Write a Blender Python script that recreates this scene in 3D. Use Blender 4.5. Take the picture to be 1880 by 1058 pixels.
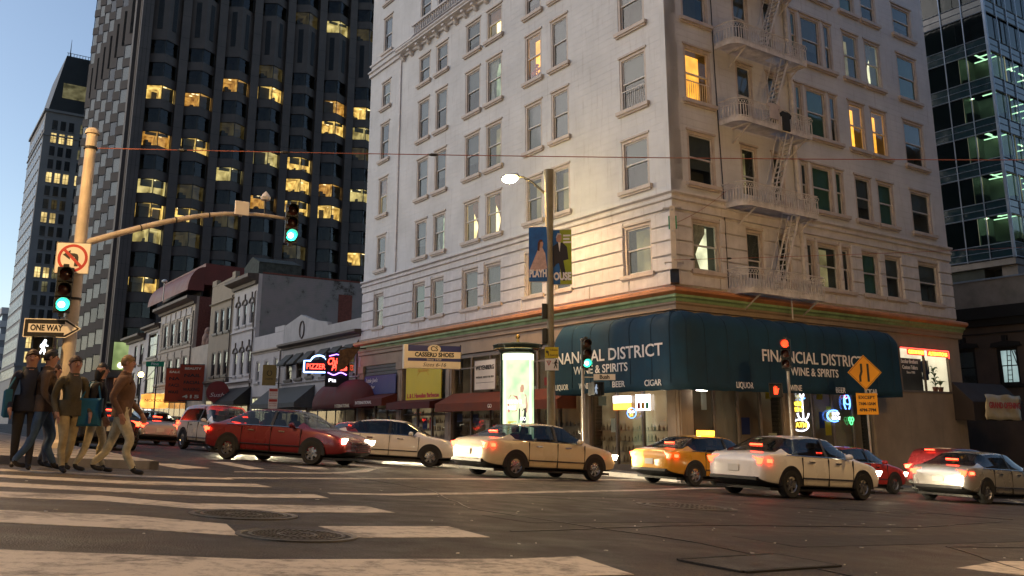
import bpy, bmesh, math, random
from mathutils import Matrix, Vector, noise as mnoise
R = math.radians
rnd = random.Random(7)
scene = bpy.context.scene
for o in list(bpy.data.objects):
    bpy.data.objects.remove(o)
COL = scene.collection

# ------------------------------------------------------------------ camera
CAM_H = 0.75
cam_data = bpy.data.cameras.new("camera")
cam_data.lens = 30.92
cam_data.sensor_width = 36.0
cam_data.shift_y = -0.0571
cam_data.clip_start = 0.05
cam_data.clip_end = 3000
cam = bpy.data.objects.new("camera", cam_data)
COL.objects.link(cam)
cam.location = (0, 0, CAM_H)
cam.rotation_euler = (R(90 + 12.69), 0, 0)
scene.camera = cam

# ------------------------------------------------------------------ sky, dusk glow, exposure
world = bpy.data.worlds.new("World")
scene.world = world
world.use_nodes = True
wn = world.node_tree
bg = wn.nodes["Background"]
sky = wn.nodes.new("ShaderNodeTexSky")
sky.sky_type = 'NISHITA'
sky.sun_disc = False
SUN_EL, SUN_AZ = 24.0, -84.0          # azimuth of the glow: degrees from +Y towards +X
sky.sun_elevation = R(SUN_EL)
sky.sun_rotation = R(SUN_AZ)
sky.altitude = 20
sky.air_density = 1.0
sky.dust_density = 0.9
sky.ozone_density = 1.0
wn.links.new(sky.outputs[0], bg.inputs[0])
bg.inputs[1].default_value = 0.049

sun_data = bpy.data.lights.new("dusk_sun", 'SUN')
sun_data.energy = 0.05
sun_data.angle = R(25)
sun_data.color = (1.0, 0.86, 0.86)
sun = bpy.data.objects.new("dusk_sun", sun_data)
COL.objects.link(sun)
_a = R(SUN_AZ)
_d = Vector((math.sin(_a) * math.cos(R(SUN_EL)), math.cos(_a) * math.cos(R(SUN_EL)), math.sin(R(SUN_EL))))
sun.rotation_euler = _d.to_track_quat('Z', 'Y').to_euler()

scene.view_settings.view_transform = 'Standard'
scene.view_settings.look = 'None'
scene.view_settings.exposure = 1.72
scene.view_settings.gamma = 1.0
scene.view_settings.use_curve_mapping = False
scene.cycles.use_denoising = True
scene.cycles.max_bounces = 6
scene.cycles.diffuse_bounces = 3
scene.cycles.glossy_bounces = 3
scene.cycles.transparent_max_bounces = 8
scene.cycles.sample_clamp_indirect = 4.0

# ------------------------------------------------------------------ street grid: u runs up the side street, v along the cross street
YA = R(34.95)
U = Vector((-math.sin(YA), math.cos(YA), 0))
V = Vector((math.cos(YA), math.sin(YA), 0))
CORNER = Vector((6.37, 34.0, 0))
KV, KU = -0.06, 0.015


def gz(u, v):
    """height of the street surface: the cross street falls to the right, the side street climbs gently"""
    vv = max(-40.0, min(v, 70.0))
    z = KV * vv + KU * min(u, 60.0)
    if u > 60:
        z += 0.004 * (u - 60)
        z -= KV * vv * min(1.0, (u - 60) / 60.0)
    return z


def gpos(u, v, dz=0.0):
    p = U * u + V * v
    return Vector((p.x, p.y, gz(u, v) + dz))


def slope_matrix(u, v, heading, dz=0.0):
    """local +X along heading (a vector in the plane), +Z along the street normal"""
    n = (Vector((0, 0, 1)) - U * KU - V * KV).normalized()
    h = Vector((heading.x, heading.y, 0)).normalized()
    x = (h - n * h.dot(n)).normalized()
    y = n.cross(x)
    m = Matrix((x, y, n)).transposed().to_4x4()
    m.translation = gpos(u, v, dz)
    return m


def frame(origin, xdir):
    """facade frame: X to the viewer's right, Y into the building, Z up"""
    m = Matrix.Rotation(math.atan2(xdir.y, xdir.x), 4, 'Z')
    m.translation = origin
    return m


FL = frame(CORNER, -U)      # side street facades: a = -(distance from corner)
FR = frame(CORNER, V)       # cross street facade

# ------------------------------------------------------------------ object helpers


def link(name, data, parent=None, matrix=None):
    o = bpy.data.objects.new(name, data)
    COL.objects.link(o)
    if parent is not None:
        o.parent = parent
    if matrix is not None:
        o.matrix_local = matrix
    return o


def tag(o, label=None, cat=None, group=None, kind=None):
    if label: o["label"] = label
    if cat: o["category"] = cat
    if group: o["group"] = group
    if kind: o["kind"] = kind
    return o


def thing(name, label, cat, matrix=None, group=None):
    o = bpy.data.objects.new(name, None)
    o.empty_display_size = 0.3
    COL.objects.link(o)
    if matrix is not None:
        o.matrix_world = matrix
    return tag(o, label, cat, group)


def children_of(o):
    return list(o.children)


def copy_tree(o, matrix=None, parent=None, label=None, group=None):
    c = o.copy()
    COL.objects.link(c)
    if parent is not None:
        c.parent = parent
    if matrix is not None:
        c.matrix_local = matrix
    if label: c["label"] = label
    if group: c["group"] = group
    for ch in children_of(o):
        copy_tree(ch, None, c)
    return c


def T(x=0, y=0, z=0, rz=0, rx=0, ry=0):
    m = Matrix.Translation((x, y, z))
    if rz: m = m @ Matrix.Rotation(rz, 4, 'Z')
    if ry: m = m @ Matrix.Rotation(ry, 4, 'Y')
    if rx: m = m @ Matrix.Rotation(rx, 4, 'X')
    return m


class MB:
    """collects shapes into ONE mesh"""

    def __init__(self):
        self.v, self.f, self.m = [], [], []

    def add(self, vs, fs, m=0):
        b = len(self.v)
        self.v += [tuple(p) for p in vs]
        self.f += [tuple(b + i for i in f) for f in fs]
        self.m += [m] * len(fs)
        return self

    def box(self, x0, x1, y0, y1, z0, z1, m=0):
        if x0 > x1: x0, x1 = x1, x0
        if y0 > y1: y0, y1 = y1, y0
        if z0 > z1: z0, z1 = z1, z0
        vs = [(x0, y0, z0), (x1, y0, z0), (x1, y1, z0), (x0, y1, z0), (x0, y0, z1), (x1, y0, z1), (x1, y1, z1), (x0, y1, z1)]
        return self.add(vs, [(0, 3, 2, 1), (4, 5, 6, 7), (0, 1, 5, 4), (1, 2, 6, 5), (2, 3, 7, 6), (3, 0, 4, 7)], m)

    def slab(self, x0, x1, y0, y1, z0, z1, c, m=0):
        """box with a chamfered front (towards -Y)"""
        vs = [(x0, y1, z0), (x1, y1, z0), (x1, y1, z1), (x0, y1, z1),
              (x0, y0 + c, z0), (x1, y0 + c, z0), (x1, y0 + c, z1), (x0, y0 + c, z1),
              (x0 + c, y0, z0 + c), (x1 - c, y0, z0 + c), (x1 - c, y0, z1 - c), (x0 + c, y0, z1 - c)]
        fs = [(8, 9, 10, 11), (4, 5, 9, 8), (5, 6, 10, 9), (6, 7, 11, 10), (7, 4, 8, 11), (0, 1, 5, 4), (1, 2, 6, 5), (2, 3, 7, 6), (3, 0, 4, 7)]
        return self.add(vs, fs, m)

    def quad(self, a, b, c, d, m=0):
        return self.add([a, b, c, d], [(0, 1, 2, 3)], m)

    def prism(self, pts, y0, y1, m=0, axis='y'):
        """polygon in (x,z) pushed from y0 to y1; axis 'x': polygon in (y,z) pushed along x; 'z': polygon in (x,y) pushed along z"""
        n = len(pts)
        def P(p, t):
            if axis == 'y': return (p[0], t, p[1])
            if axis == 'x': return (t, p[0], p[1])
            return (p[0], p[1], t)
        vs = [P(p, y0) for p in pts] + [P(p, y1) for p in pts]
        fs = [tuple(range(n)), tuple(range(2 * n - 1, n - 1, -1))]
        fs += [(i, (i + 1) % n, n + (i + 1) % n, n + i) for i in range(n)]
        return self.add(vs, fs, m)

    def tube(self, pts, r, n=8, m=0, cap=True):
        pts = [Vector(p) for p in pts]
        k = len(pts)
        rs = r if isinstance(r, (list, tuple)) else [r] * k
        vs, fs = [], []
        ref = None
        for i, p in enumerate(pts):
            d = (pts[min(i + 1, k - 1)] - pts[max(i - 1, 0)])
            if d.length < 1e-9: d = Vector((0, 0, 1))
            d.normalize()
            if ref is None or abs(ref.dot(d)) > 0.95:
                ref = Vector((0, 0, 1)) if abs(d.z) < 0.9 else Vector((1, 0, 0))
            x = (ref - d * ref.dot(d)).normalized()
            y = d.cross(x)
            ref = x
            for j in range(n):
                a = 2 * math.pi * j / n
                vs.append(p + (x * math.cos(a) + y * math.sin(a)) * rs[i])
        for i in range(k - 1):
            for j in range(n):
                j2 = (j + 1) % n
                fs.append((i * n + j, i * n + j2, (i + 1) * n + j2, (i + 1) * n + j))
        if cap:
            fs.append(tuple(range(n - 1, -1, -1)))
            fs.append(tuple((k - 1) * n + j for j in range(n)))
        return self.add(vs, fs, m)

    def lathe(self, prof, n=16, m=0, c=(0, 0, 0), axis='z', a0=0.0, a1=2 * math.pi):
        full = abs(a1 - a0 - 2 * math.pi) < 1e-6
        cols = n if full else n + 1
        vs, fs = [], []
        for i in range(cols):
            a = a0 + (a1 - a0) * i / n
            for r, h in prof:
                x, y = r * math.cos(a), r * math.sin(a)
                p = (x, y, h) if axis == 'z' else ((h, x, y) if axis == 'x' else (x, h, y))
                vs.append((p[0] + c[0], p[1] + c[1], p[2] + c[2]))
        k = len(prof)
        for i in range(n):
            i2 = (i + 1) % cols
            for j in range(k - 1):
                fs.append((i * k + j, i2 * k + j, i2 * k + j + 1, i * k + j + 1))
        return self.add(vs, fs, m)

    def ball(self, c, r, n=10, m=0, sx=1, sy=1, sz=1):
        k = max(5, n // 2)
        vs, fs = [], []
        for i in range(k + 1):
            th = math.pi * i / k
            for j in range(n):
                a = 2 * math.pi * j / n
                vs.append((c[0] + r * sx * math.sin(th) * math.cos(a), c[1] + r * sy * math.sin(th) * math.sin(a), c[2] + r * sz * math.cos(th)))
        for i in range(k):
            for j in range(n):
                j2 = (j + 1) % n
                fs.append((i * n + j, (i + 1) * n + j, (i + 1) * n + j2, i * n + j2))
        return self.add(vs, fs, m)

    def mesh(self, name, mats, smooth=False, weld=True):
        me = bpy.data.meshes.new(name)
        me.from_pydata(self.v, [], self.f)
        for mt in (mats if isinstance(mats, (list, tuple)) else [mats]):
            me.materials.append(mt)
        if any(self.m):
            me.polygons.foreach_set("material_index", self.m)
        bm = bmesh.new()
        bm.from_mesh(me)
        if weld:
            bmesh.ops.remove_doubles(bm, verts=bm.verts, dist=1e-5)
        bmesh.ops.recalc_face_normals(bm, faces=bm.faces)
        if smooth:
            for f in bm.faces: f.smooth = True
            for e in bm.edges:
                if len(e.link_faces) == 2 and e.calc_face_angle(0) > R(38): e.smooth = False
        bm.to_mesh(me)
        bm.free()
        me.update()
        return me

    def build(self, name, mats, parent=None, matrix=None, smooth=False, weld=True):
        return link(name, self.mesh(name, mats, smooth, weld), parent, matrix)


_text_cache = {}


def text_mesh(body, size, mat, align='CENTER', depth=0.006, fat=0.0, sx=1.0, shear=0.0):
    key = (body, size, mat.name, align, depth, fat, sx, shear)
    if key in _text_cache: return _text_cache[key]
    cu = bpy.data.curves.new("lettering", 'FONT')
    cu.body = body
    cu.size = size
    cu.align_x = align
    cu.align_y = 'CENTER'
    cu.extrude = depth
    cu.offset = fat
    cu.shear = shear
    cu.resolution_u = 3
    o = bpy.data.objects.new("lettering", cu)
    COL.objects.link(o)
    dg = bpy.context.evaluated_depsgraph_get()
    me = bpy.data.meshes.new_from_object(o.evaluated_get(dg))
    bpy.data.objects.remove(o)
    bpy.data.curves.remove(cu)
    # stand the letters up: local X right, Z up, facing -Y
    me.transform(Matrix.Rotation(R(90), 4, 'X') @ Matrix.Diagonal((sx, 1, 1, 1)))
    me.name = "lettering"
    me.materials.clear()
    me.materials.append(mat)
    _text_cache[key] = me
    return me


def text(body, size, mat, parent, x, y, z, name="lettering", width=None, **kw):
    me = text_mesh(body, size, mat, **kw)
    m = T(x, y, z)
    if width:
        xs = [v.co.x for v in me.vertices]
        w = max(xs) - min(xs)
        m = m @ Matrix.Diagonal((width / w, 1, 1, 1))
    return link(name, me, parent, m)


# ------------------------------------------------------------------ materials


def new_mat(name):
    m = bpy.data.materials.new(name)
    m.use_nodes = True
    nt = m.node_tree
    return m, nt, nt.nodes["Principled BSDF"]


def setp(p, **kw):
    names = dict(base="Base Color", rough="Roughness", metal="Metallic", emit="Emission Color", es="Emission Strength", spec="Specular IOR Level", coat="Coat Weight", trans="Transmission Weight", alpha="Alpha", ior="IOR")
    for k, v in kw.items():
        p.inputs[names[k]].default_value = v


def paint(name, base, rough=0.6, metal=0.0, var=0.18, scale=1.5, bump=0.0, bscale=30.0, streak=0.0, dirt=(0.12, 0.10, 0.085), spec=0.4, detail=5.0, coat=0.0):
    """coloured surface with blotchy variation, optional vertical rain streaks of dirt and fine relief"""
    m, nt, p = new_mat(name)
    N, L = nt.nodes, nt.links
    tc = N.new("ShaderNodeTexCoord")
    no = N.new("ShaderNodeTexNoise")
    no.inputs["Scale"].default_value = scale
    no.inputs["Detail"].default_value = detail
    no.inputs["Roughness"].default_value = 0.6
    L.new(tc.outputs["Object"], no.inputs["Vector"])
    mr = N.new("ShaderNodeMapRange")
    mr.inputs[1].default_value, mr.inputs[2].default_value = 0.3, 0.7
    mr.inputs[3].default_value, mr.inputs[4].default_value = 1 - var, 1 + var
    L.new(no.outputs["Fac"], mr.inputs[0])
    mul = N.new("ShaderNodeMix")
    mul.data_type = 'RGBA'
    mul.blend_type = 'MULTIPLY'
    mul.inputs[0].default_value = 1.0
    mul.inputs[6].default_value = (*base, 1)
    L.new(mr.outputs[0], mul.inputs[7])
    out = mul.outputs[2]
    if streak > 0:
        mp = N.new("ShaderNodeMapping")
        mp.inputs["Scale"].default_value = (3.2, 3.2, 0.28)
        L.new(tc.outputs["Object"], mp.inputs[0])
        n2 = N.new("ShaderNodeTexNoise")
        n2.inputs["Scale"].default_value = 1.6
        n2.inputs["Detail"].default_value = 6
        n2.inputs["Roughness"].default_value = 0.7
        L.new(mp.outputs[0], n2.inputs["Vector"])
        m2 = N.new("ShaderNodeMapRange")
        m2.inputs[1].default_value, m2.inputs[2].default_value = 0.55, 0.8
        m2.inputs[3].default_value, m2.inputs[4].default_value = 0, streak
        L.new(n2.outputs["Fac"], m2.inputs[0])
        mx = N.new("ShaderNodeMix")
        mx.data_type = 'RGBA'
        L.new(m2.outputs[0], mx.inputs[0])
        L.new(out, mx.inputs[6])
        mx.inputs[7].default_value = (*dirt, 1)
        out = mx.outputs[2]
    L.new(out, p.inputs["Base Color"])
    if bump > 0:
        n3 = N.new("ShaderNodeTexNoise")
        n3.inputs["Scale"].default_value = bscale
        n3.inputs["Detail"].default_value = 4
        L.new(tc.outputs["Object"], n3.inputs["Vector"])
        bp = N.new("ShaderNodeBump")
        bp.inputs["Strength"].default_value = bump
        bp.inputs["Distance"].default_value = 0.02
        L.new(n3.outputs["Fac"], bp.inputs["Height"])
        L.new(bp.outputs[0], p.inputs["Normal"])
    rr = N.new("ShaderNodeMapRange")
    rr.inputs[1].default_value, rr.inputs[2].default_value = 0.3, 0.7
    rr.inputs[3].default_value, rr.inputs[4].default_value = max(0.03, rough - 0.08), min(1, rough + 0.08)
    L.new(no.outputs["Fac"], rr.inputs[0])
    L.new(rr.outputs[0], p.inputs["Roughness"])
    setp(p, metal=metal, spec=spec, coat=coat)
    return m


EM = 0.34          # lamps and lit rooms are weak beside the long exposure


def glow(name, col, strength, var=0.0, scale=3.0, col2=None):
    """something that gives off light: lamp, neon tube, lit room"""
    strength *= EM
    m, nt, p = new_mat(name)
    N, L = nt.nodes, nt.links
    setp(p, base=(*[c * 0.3 for c in col], 1), rough=0.5, emit=(*col, 1), es=strength)
    if var > 0:
        tc = N.new("ShaderNodeTexCoord")
        oi = N.new("ShaderNodeObjectInfo")
        va = N.new("ShaderNodeVectorMath")
        va.operation = 'ADD'
        L.new(tc.outputs["Object"], va.inputs[0])
        mu = N.new("ShaderNodeVectorMath")
        mu.operation = 'SCALE'
        mu.inputs[0].default_value = (37, 91, 53)
        L.new(oi.outputs["Random"], mu.inputs["Scale"])
        L.new(mu.outputs[0], va.inputs[1])
        no = N.new("ShaderNodeTexNoise")
        no.inputs["Scale"].default_value = scale
        no.inputs["Detail"].default_value = 3
        L.new(va.outputs[0], no.inputs["Vector"])
        mr = N.new("ShaderNodeMapRange")
        mr.inputs[1].default_value, mr.inputs[2].default_value = 0.35, 0.68
        mr.inputs[3].default_value, mr.inputs[4].default_value = strength * (1 - var), strength * (1 + var)
        L.new(no.outputs["Fac"], mr.inputs[0])
        L.new(mr.outputs[0], p.inputs["Emission Strength"])
        if col2:
            mx = N.new("ShaderNodeMix")
            mx.data_type = 'RGBA'
            mx.inputs[6].default_value = (*col, 1)
            mx.inputs[7].default_value = (*col2, 1)
            L.new(no.outputs["Fac"], mx.inputs[0])
            L.new(mx.outputs[2], p.inputs["Emission Color"])
    return m


def glass_mat(name, tint=(0.82, 0.86, 0.87), refl=0.05, power=4.5):
    """window pane: mostly clear, mirror-like at grazing angles"""
    m = bpy.data.materials.new(name)
    m.use_nodes = True
    nt = m.node_tree
    N, L = nt.nodes, nt.links
    N.remove(N["Principled BSDF"])
    tr = N.new("ShaderNodeBsdfTransparent")
    tr.inputs[0].default_value = (*tint, 1)
    gl = N.new("ShaderNodeBsdfGlossy")
    gl.inputs["Roughness"].default_value = 0.04
    fr = N.new("ShaderNodeLayerWeight")
    fr.inputs[0].default_value = 0.5
    pw = N.new("ShaderNodeMath")
    pw.operation = 'POWER'
    pw.inputs[1].default_value = power
    L.new(fr.outputs["Facing"], pw.inputs[0])
    ad = N.new("ShaderNodeMath")
    ad.operation = 'MULTIPLY_ADD'
    ad.use_clamp = True
    ad.inputs[1].default_value = 0.9
    ad.inputs[2].default_value = refl
    L.new(pw.outputs[0], ad.inputs[0])
    mx = N.new("ShaderNodeMixShader")
    L.new(ad.outputs[0], mx.inputs[0])
    L.new(tr.outputs[0], mx.inputs[1])
    L.new(gl.outputs[0], mx.inputs[2])
    # slightly wavy old glass
    tc = N.new("ShaderNodeTexCoord")
    no = N.new("ShaderNodeTexNoise")
    no.inputs["Scale"].default_value = 1.2
    L.new(tc.outputs["Object"], no.inputs["Vector"])
    bp = N.new("ShaderNodeBump")
    bp.inputs["Strength"].default_value = 0.08
    bp.inputs["Distance"].default_value = 0.05
    L.new(no.outputs["Fac"], bp.inputs["Height"])
    L.new(bp.outputs[0], gl.inputs["Normal"])
    L.new(mx.outputs[0], N["Material Output"].inputs[0])
    return m


M = {}
M['white_wall'] = paint("white_wall_paint", (0.56, 0.56, 0.57), 0.7, var=0.15, scale=0.45, bump=0.15, bscale=14, streak=0.62, dirt=(0.25, 0.21, 0.19))
M['white_trim'] = paint("white_trim_paint", (0.55, 0.53, 0.535), 0.6, var=0.16, scale=1.8, streak=0.6, dirt=(0.22, 0.16, 0.13))
M['frame_paint'] = paint("window_frame_paint", (0.46, 0.40, 0.36), 0.55, var=0.2, scale=2.5, streak=0.3)
M['sash'] = paint("sash_paint", (0.50, 0.48, 0.47), 0.5, var=0.2, scale=3)
M['dark_sash'] = paint("dark_sash_paint", (0.10, 0.09, 0.085), 0.5, var=0.2, scale=3)
M['soot'] = paint("dark_opening", (0.015, 0.015, 0.016), 0.9, var=0.3)
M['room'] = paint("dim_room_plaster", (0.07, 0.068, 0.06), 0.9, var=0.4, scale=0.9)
M['glass'] = glass_mat("window_glass", refl=0.03)
M['glass_dark'] = glass_mat("tinted_glass", (0.35, 0.38, 0.40), refl=0.10)
M['blind_grey'] = paint("roller_blind_grey", (0.125, 0.135, 0.13), 0.85, var=0.12, scale=2)
M['blind_green'] = paint("roller_blind_green", (0.07, 0.17, 0.12), 0.85, var=0.15, scale=2)
M['blind_dark'] = paint("roller_blind_dark", (0.10, 0.105, 0.10), 0.85, var=0.15, scale=2)
M['curtain_warm'] = paint("rust_curtain_cloth", (0.45, 0.20, 0.09), 0.9, var=0.3, scale=5)
M['curtain_pale'] = paint("pale_curtain_cloth", (0.5, 0.47, 0.40), 0.9, var=0.25, scale=6)
M['lit_warm'] = glow("lit_room_warm", (1.0, 0.62, 0.17), 2.66, 0.55, 1.0, (1.0, 0.78, 0.38))
M['lit_orange'] = glow("lit_room_orange", (1.0, 0.36, 0.03), 2.25, 0.35, 1.1, (1.0, 0.42, 0.05))
M['lit_pale'] = glow("lit_room_pale", (0.86, 0.80, 0.52), 1.35, 0.5, 1.4, (0.9, 0.8, 0.45))
M['lit_green'] = glow("lit_room_green", (0.45, 0.62, 0.42), 0.79, 0.8, 1.6, (0.6, 0.62, 0.3))
M['lit_dim'] = glow("lit_room_dim", (0.75, 0.62, 0.28), 0.29, 0.7, 1.2, (0.6, 0.45, 0.2))
M['tower_lit'] = glow("office_light_warm", (1.0, 0.64, 0.12), 0.95, 0.8, 0.9, (1.0, 0.80, 0.32))
M['tower_lit_b'] = glow("office_light_amber", (1.0, 0.50, 0.08), 0.55, 0.7, 1.3, (1.0, 0.66, 0.2))
M['tower_lit_c'] = glow("office_light_pale", (0.85, 0.72, 0.26), 0.62, 0.7, 0.7, (0.95, 0.85, 0.45))
M['tower_lit_dim'] = glow("office_light_dim", (0.8, 0.62, 0.22), 0.045, 0.8, 0.9, (0.8, 0.7, 0.4))
M['tube_light'] = glow("ceiling_lamp_glow", (1.0, 0.9, 0.62), 3.2)
M['asphalt_stone'] = None
M['orange_trim'] = paint("orange_cornice_paint", (0.48, 0.20, 0.08), 0.5, var=0.25, scale=1.5, streak=0.45)
M['green_trim'] = paint("green_cornice_paint", (0.24, 0.36, 0.19), 0.5, var=0.3, scale=1.5, streak=0.6)
M['cream_wall'] = paint("cream_shop_plaster", (0.30, 0.23, 0.17), 0.7, var=0.18, scale=1.0, bump=0.2, bscale=12, streak=0.45)
M['teal'] = paint("teal_canvas", (0.006, 0.036, 0.066), 0.8, var=0.38, scale=0.6, bump=0.5, bscale=3, streak=0.5, dirt=(0.018, 0.048, 0.066))
M['white_letter'] = paint("white_lettering_paint", (0.74, 0.70, 0.68), 0.6, var=0.06)
M['black_letter'] = paint("black_lettering_paint", (0.015, 0.015, 0.017), 0.5, var=0.1)
M['iron'] = paint("dark_iron", (0.03, 0.03, 0.032), 0.5, metal=0.4, var=0.3, scale=4)
M['escape_iron'] = paint("white_iron_paint", (0.56, 0.53, 0.51), 0.55, var=0.25, scale=3, streak=0.5, dirt=(0.2, 0.11, 0.07))
M['galv'] = paint("galvanised_steel", (0.42, 0.40, 0.37), 0.42, metal=0.6, var=0.18, scale=3, streak=0.3)
M['pole_cream'] = paint("weathered_pole_paint", (0.52, 0.45, 0.36), 0.55, var=0.2, scale=2.5, streak=0.75, dirt=(0.16, 0.07, 0.03))
M['signal_black'] = paint("signal_housing_paint", (0.02, 0.022, 0.02), 0.45, var=0.25, scale=5)
M['sign_white'] = paint("reflective_white_sheet", (0.74, 0.70, 0.64), 0.45, var=0.06)
M['sign_red'] = paint("sign_red_sheet", (0.42, 0.035, 0.03), 0.45, var=0.08)
M['sign_yellow'] = paint("sign_yellow_sheet", (0.60, 0.46, 0.02), 0.45, var=0.05)
M['sign_amber'] = paint("sign_amber_sheet", (0.62, 0.26, 0.015), 0.5, var=0.08)
M['sign_green'] = paint("sign_green_sheet", (0.01, 0.26, 0.12), 0.45, var=0.08)
M['navy'] = paint("navy_sign_paint", (0.025, 0.035, 0.15), 0.45, var=0.1)
M['cream_sign'] = paint("cream_sign_paint", (0.68, 0.62, 0.47), 0.5, var=0.08)
M['brick_red'] = paint("red_brick", (0.17, 0.06, 0.045), 0.85, var=0.35, scale=6, bump=0.3)
M['neon_red'] = glow("neon_red", (1.0, 0.05, 0.03), 5.0)
M['neon_blue'] = glow("neon_blue", (0.10, 0.28, 1.0), 5.0)
M['neon_white'] = glow("neon_white", (0.9, 0.9, 1.0), 4.0)
M['neon_yellow'] = glow("neon_yellow", (1.0, 0.62, 0.05), 4.0)
M['neon_green'] = glow("neon_green", (0.1, 0.9, 0.25), 2.5)
M['signal_green'] = glow("signal_green_lens", (0.02, 1.0, 0.55), 7.0)
M['signal_green_core'] = glow("signal_green_core", (0.75, 1.0, 0.95), 7.0)
M['signal_red'] = glow("signal_red_lens", (1.0, 0.04, 0.01), 3.5)
M['walk_white'] = glow("walk_symbol_glow", (0.85, 0.92, 1.0), 4.0)
M['lens_off'] = paint("dark_lens", (0.05, 0.015, 0.01), 0.25, var=0.2)
M['lamp_glow'] = glow("sodium_lamp_glow", (1.0, 0.72, 0.28), 200.0)
# ------------------------------------------------------------------ street surface


def asphalt(name):
    m, nt, p = new_mat(name)
    N, L = nt.nodes, nt.links
    tc = N.new("ShaderNodeTexCoord")
    big = N.new("ShaderNodeTexNoise"); big.inputs["Scale"].default_value = 0.28; big.inputs["Detail"].default_value = 6
    mid = N.new("ShaderNodeTexNoise"); mid.inputs["Scale"].default_value = 2.2; mid.inputs["Detail"].default_value = 5
    fine = N.new("ShaderNodeTexVoronoi"); fine.inputs["Scale"].default_value = 75
    fn = N.new("ShaderNodeTexNoise"); fn.inputs["Scale"].default_value = 55; fn.inputs["Detail"].default_value = 3
    for n in (big, mid, fine, fn): L.new(tc.outputs["Object"], n.inputs["Vector"])
    r = N.new("ShaderNodeValToRGB")
    r.color_ramp.elements[0].position, r.color_ramp.elements[0].color = 0.32, (0.020, 0.0155, 0.012, 1)
    r.color_ramp.elements[1].position, r.color_ramp.elements[1].color = 0.68, (0.044, 0.034, 0.025, 1)
    L.new(big.outputs["Fac"], r.inputs[0])
    mx = N.new("ShaderNodeMix"); mx.data_type = 'RGBA'; mx.blend_type = 'MULTIPLY'; mx.inputs[0].default_value = 1
    L.new(r.outputs[0], mx.inputs[6])
    r2 = N.new("ShaderNodeMapRange"); r2.inputs[1].default_value = 0.25; r2.inputs[2].default_value = 0.75; r2.inputs[3].default_value = 0.2; r2.inputs[4].default_value = 1.9
    L.new(fn.outputs["Fac"], r2.inputs[0])
    r3 = N.new("ShaderNodeMapRange"); r3.inputs[1].default_value = 0.3; r3.inputs[2].default_value = 0.7; r3.inputs[3].default_value = 0.8; r3.inputs[4].default_value = 1.2
    L.new(mid.outputs["Fac"], r3.inputs[0])
    mm = N.new("ShaderNodeMath"); mm.operation = 'MULTIPLY'
    L.new(r2.outputs[0], mm.inputs[0]); L.new(r3.outputs[0], mm.inputs[1])
    # tyre-polished lanes and oil stains along the traffic
    mp = N.new("ShaderNodeMapping"); mp.inputs["Rotation"].default_value = (0, 0, -YA); mp.inputs["Scale"].default_value = (0.10, 1.1, 1)
    L.new(tc.outputs["Object"], mp.inputs[0])
    ln = N.new("ShaderNodeTexNoise"); ln.inputs["Scale"].default_value = 1.0; ln.inputs["Detail"].default_value = 5
    L.new(mp.outputs[0], ln.inputs["Vector"])
    r4 = N.new("ShaderNodeMapRange"); r4.inputs[1].default_value = 0.35; r4.inputs[2].default_value = 0.65; r4.inputs[3].default_value = 0.62; r4.inputs[4].default_value = 1.35
    L.new(ln.outputs["Fac"], r4.inputs[0])
    oil = N.new("ShaderNodeTexNoise"); oil.inputs["Scale"].default_value = 0.9; oil.inputs["Detail"].default_value = 2
    L.new(tc.outputs["Object"], oil.inputs["Vector"])
    r5 = N.new("ShaderNodeMapRange"); r5.inputs[1].default_value = 0.66; r5.inputs[2].default_value = 0.74; r5.inputs[3].default_value = 1.0; r5.inputs[4].default_value = 0.35
    L.new(oil.outputs["Fac"], r5.inputs[0])
    m3 = N.new("ShaderNodeMath"); m3.operation = 'MULTIPLY'; L.new(r4.outputs[0], m3.inputs[0]); L.new(r5.outputs[0], m3.inputs[1])
    m4 = N.new("ShaderNodeMath"); m4.operation = 'MULTIPLY'; L.new(mm.outputs[0], m4.inputs[0]); L.new(m3.outputs[0], m4.inputs[1])
    L.new(m4.outputs[0], mx.inputs[7])
    L.new(mx.outputs[2], p.inputs["Base Color"])
    ro = N.new("ShaderNodeMapRange"); ro.inputs[1].default_value = 0.3; ro.inputs[2].default_value = 0.7; ro.inputs[3].default_value = 0.42; ro.inputs[4].default_value = 0.66
    L.new(mid.outputs["Fac"], ro.inputs[0]); L.new(ro.outputs[0], p.inputs["Roughness"])
    ad = N.new("ShaderNodeMath"); ad.operation = 'ADD'
    L.new(fine.outputs["Distance"], ad.inputs[0]); L.new(fn.outputs["Fac"], ad.inputs[1])
    bp = N.new("ShaderNodeBump"); bp.inputs["Strength"].default_value = 0.7; bp.inputs["Distance"].default_value = 0.012
    L.new(ad.outputs[0], bp.inputs["Height"])
    L.new(bp.outputs[0], p.inputs["Normal"])
    setp(p, spec=0.42)
    return m


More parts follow.
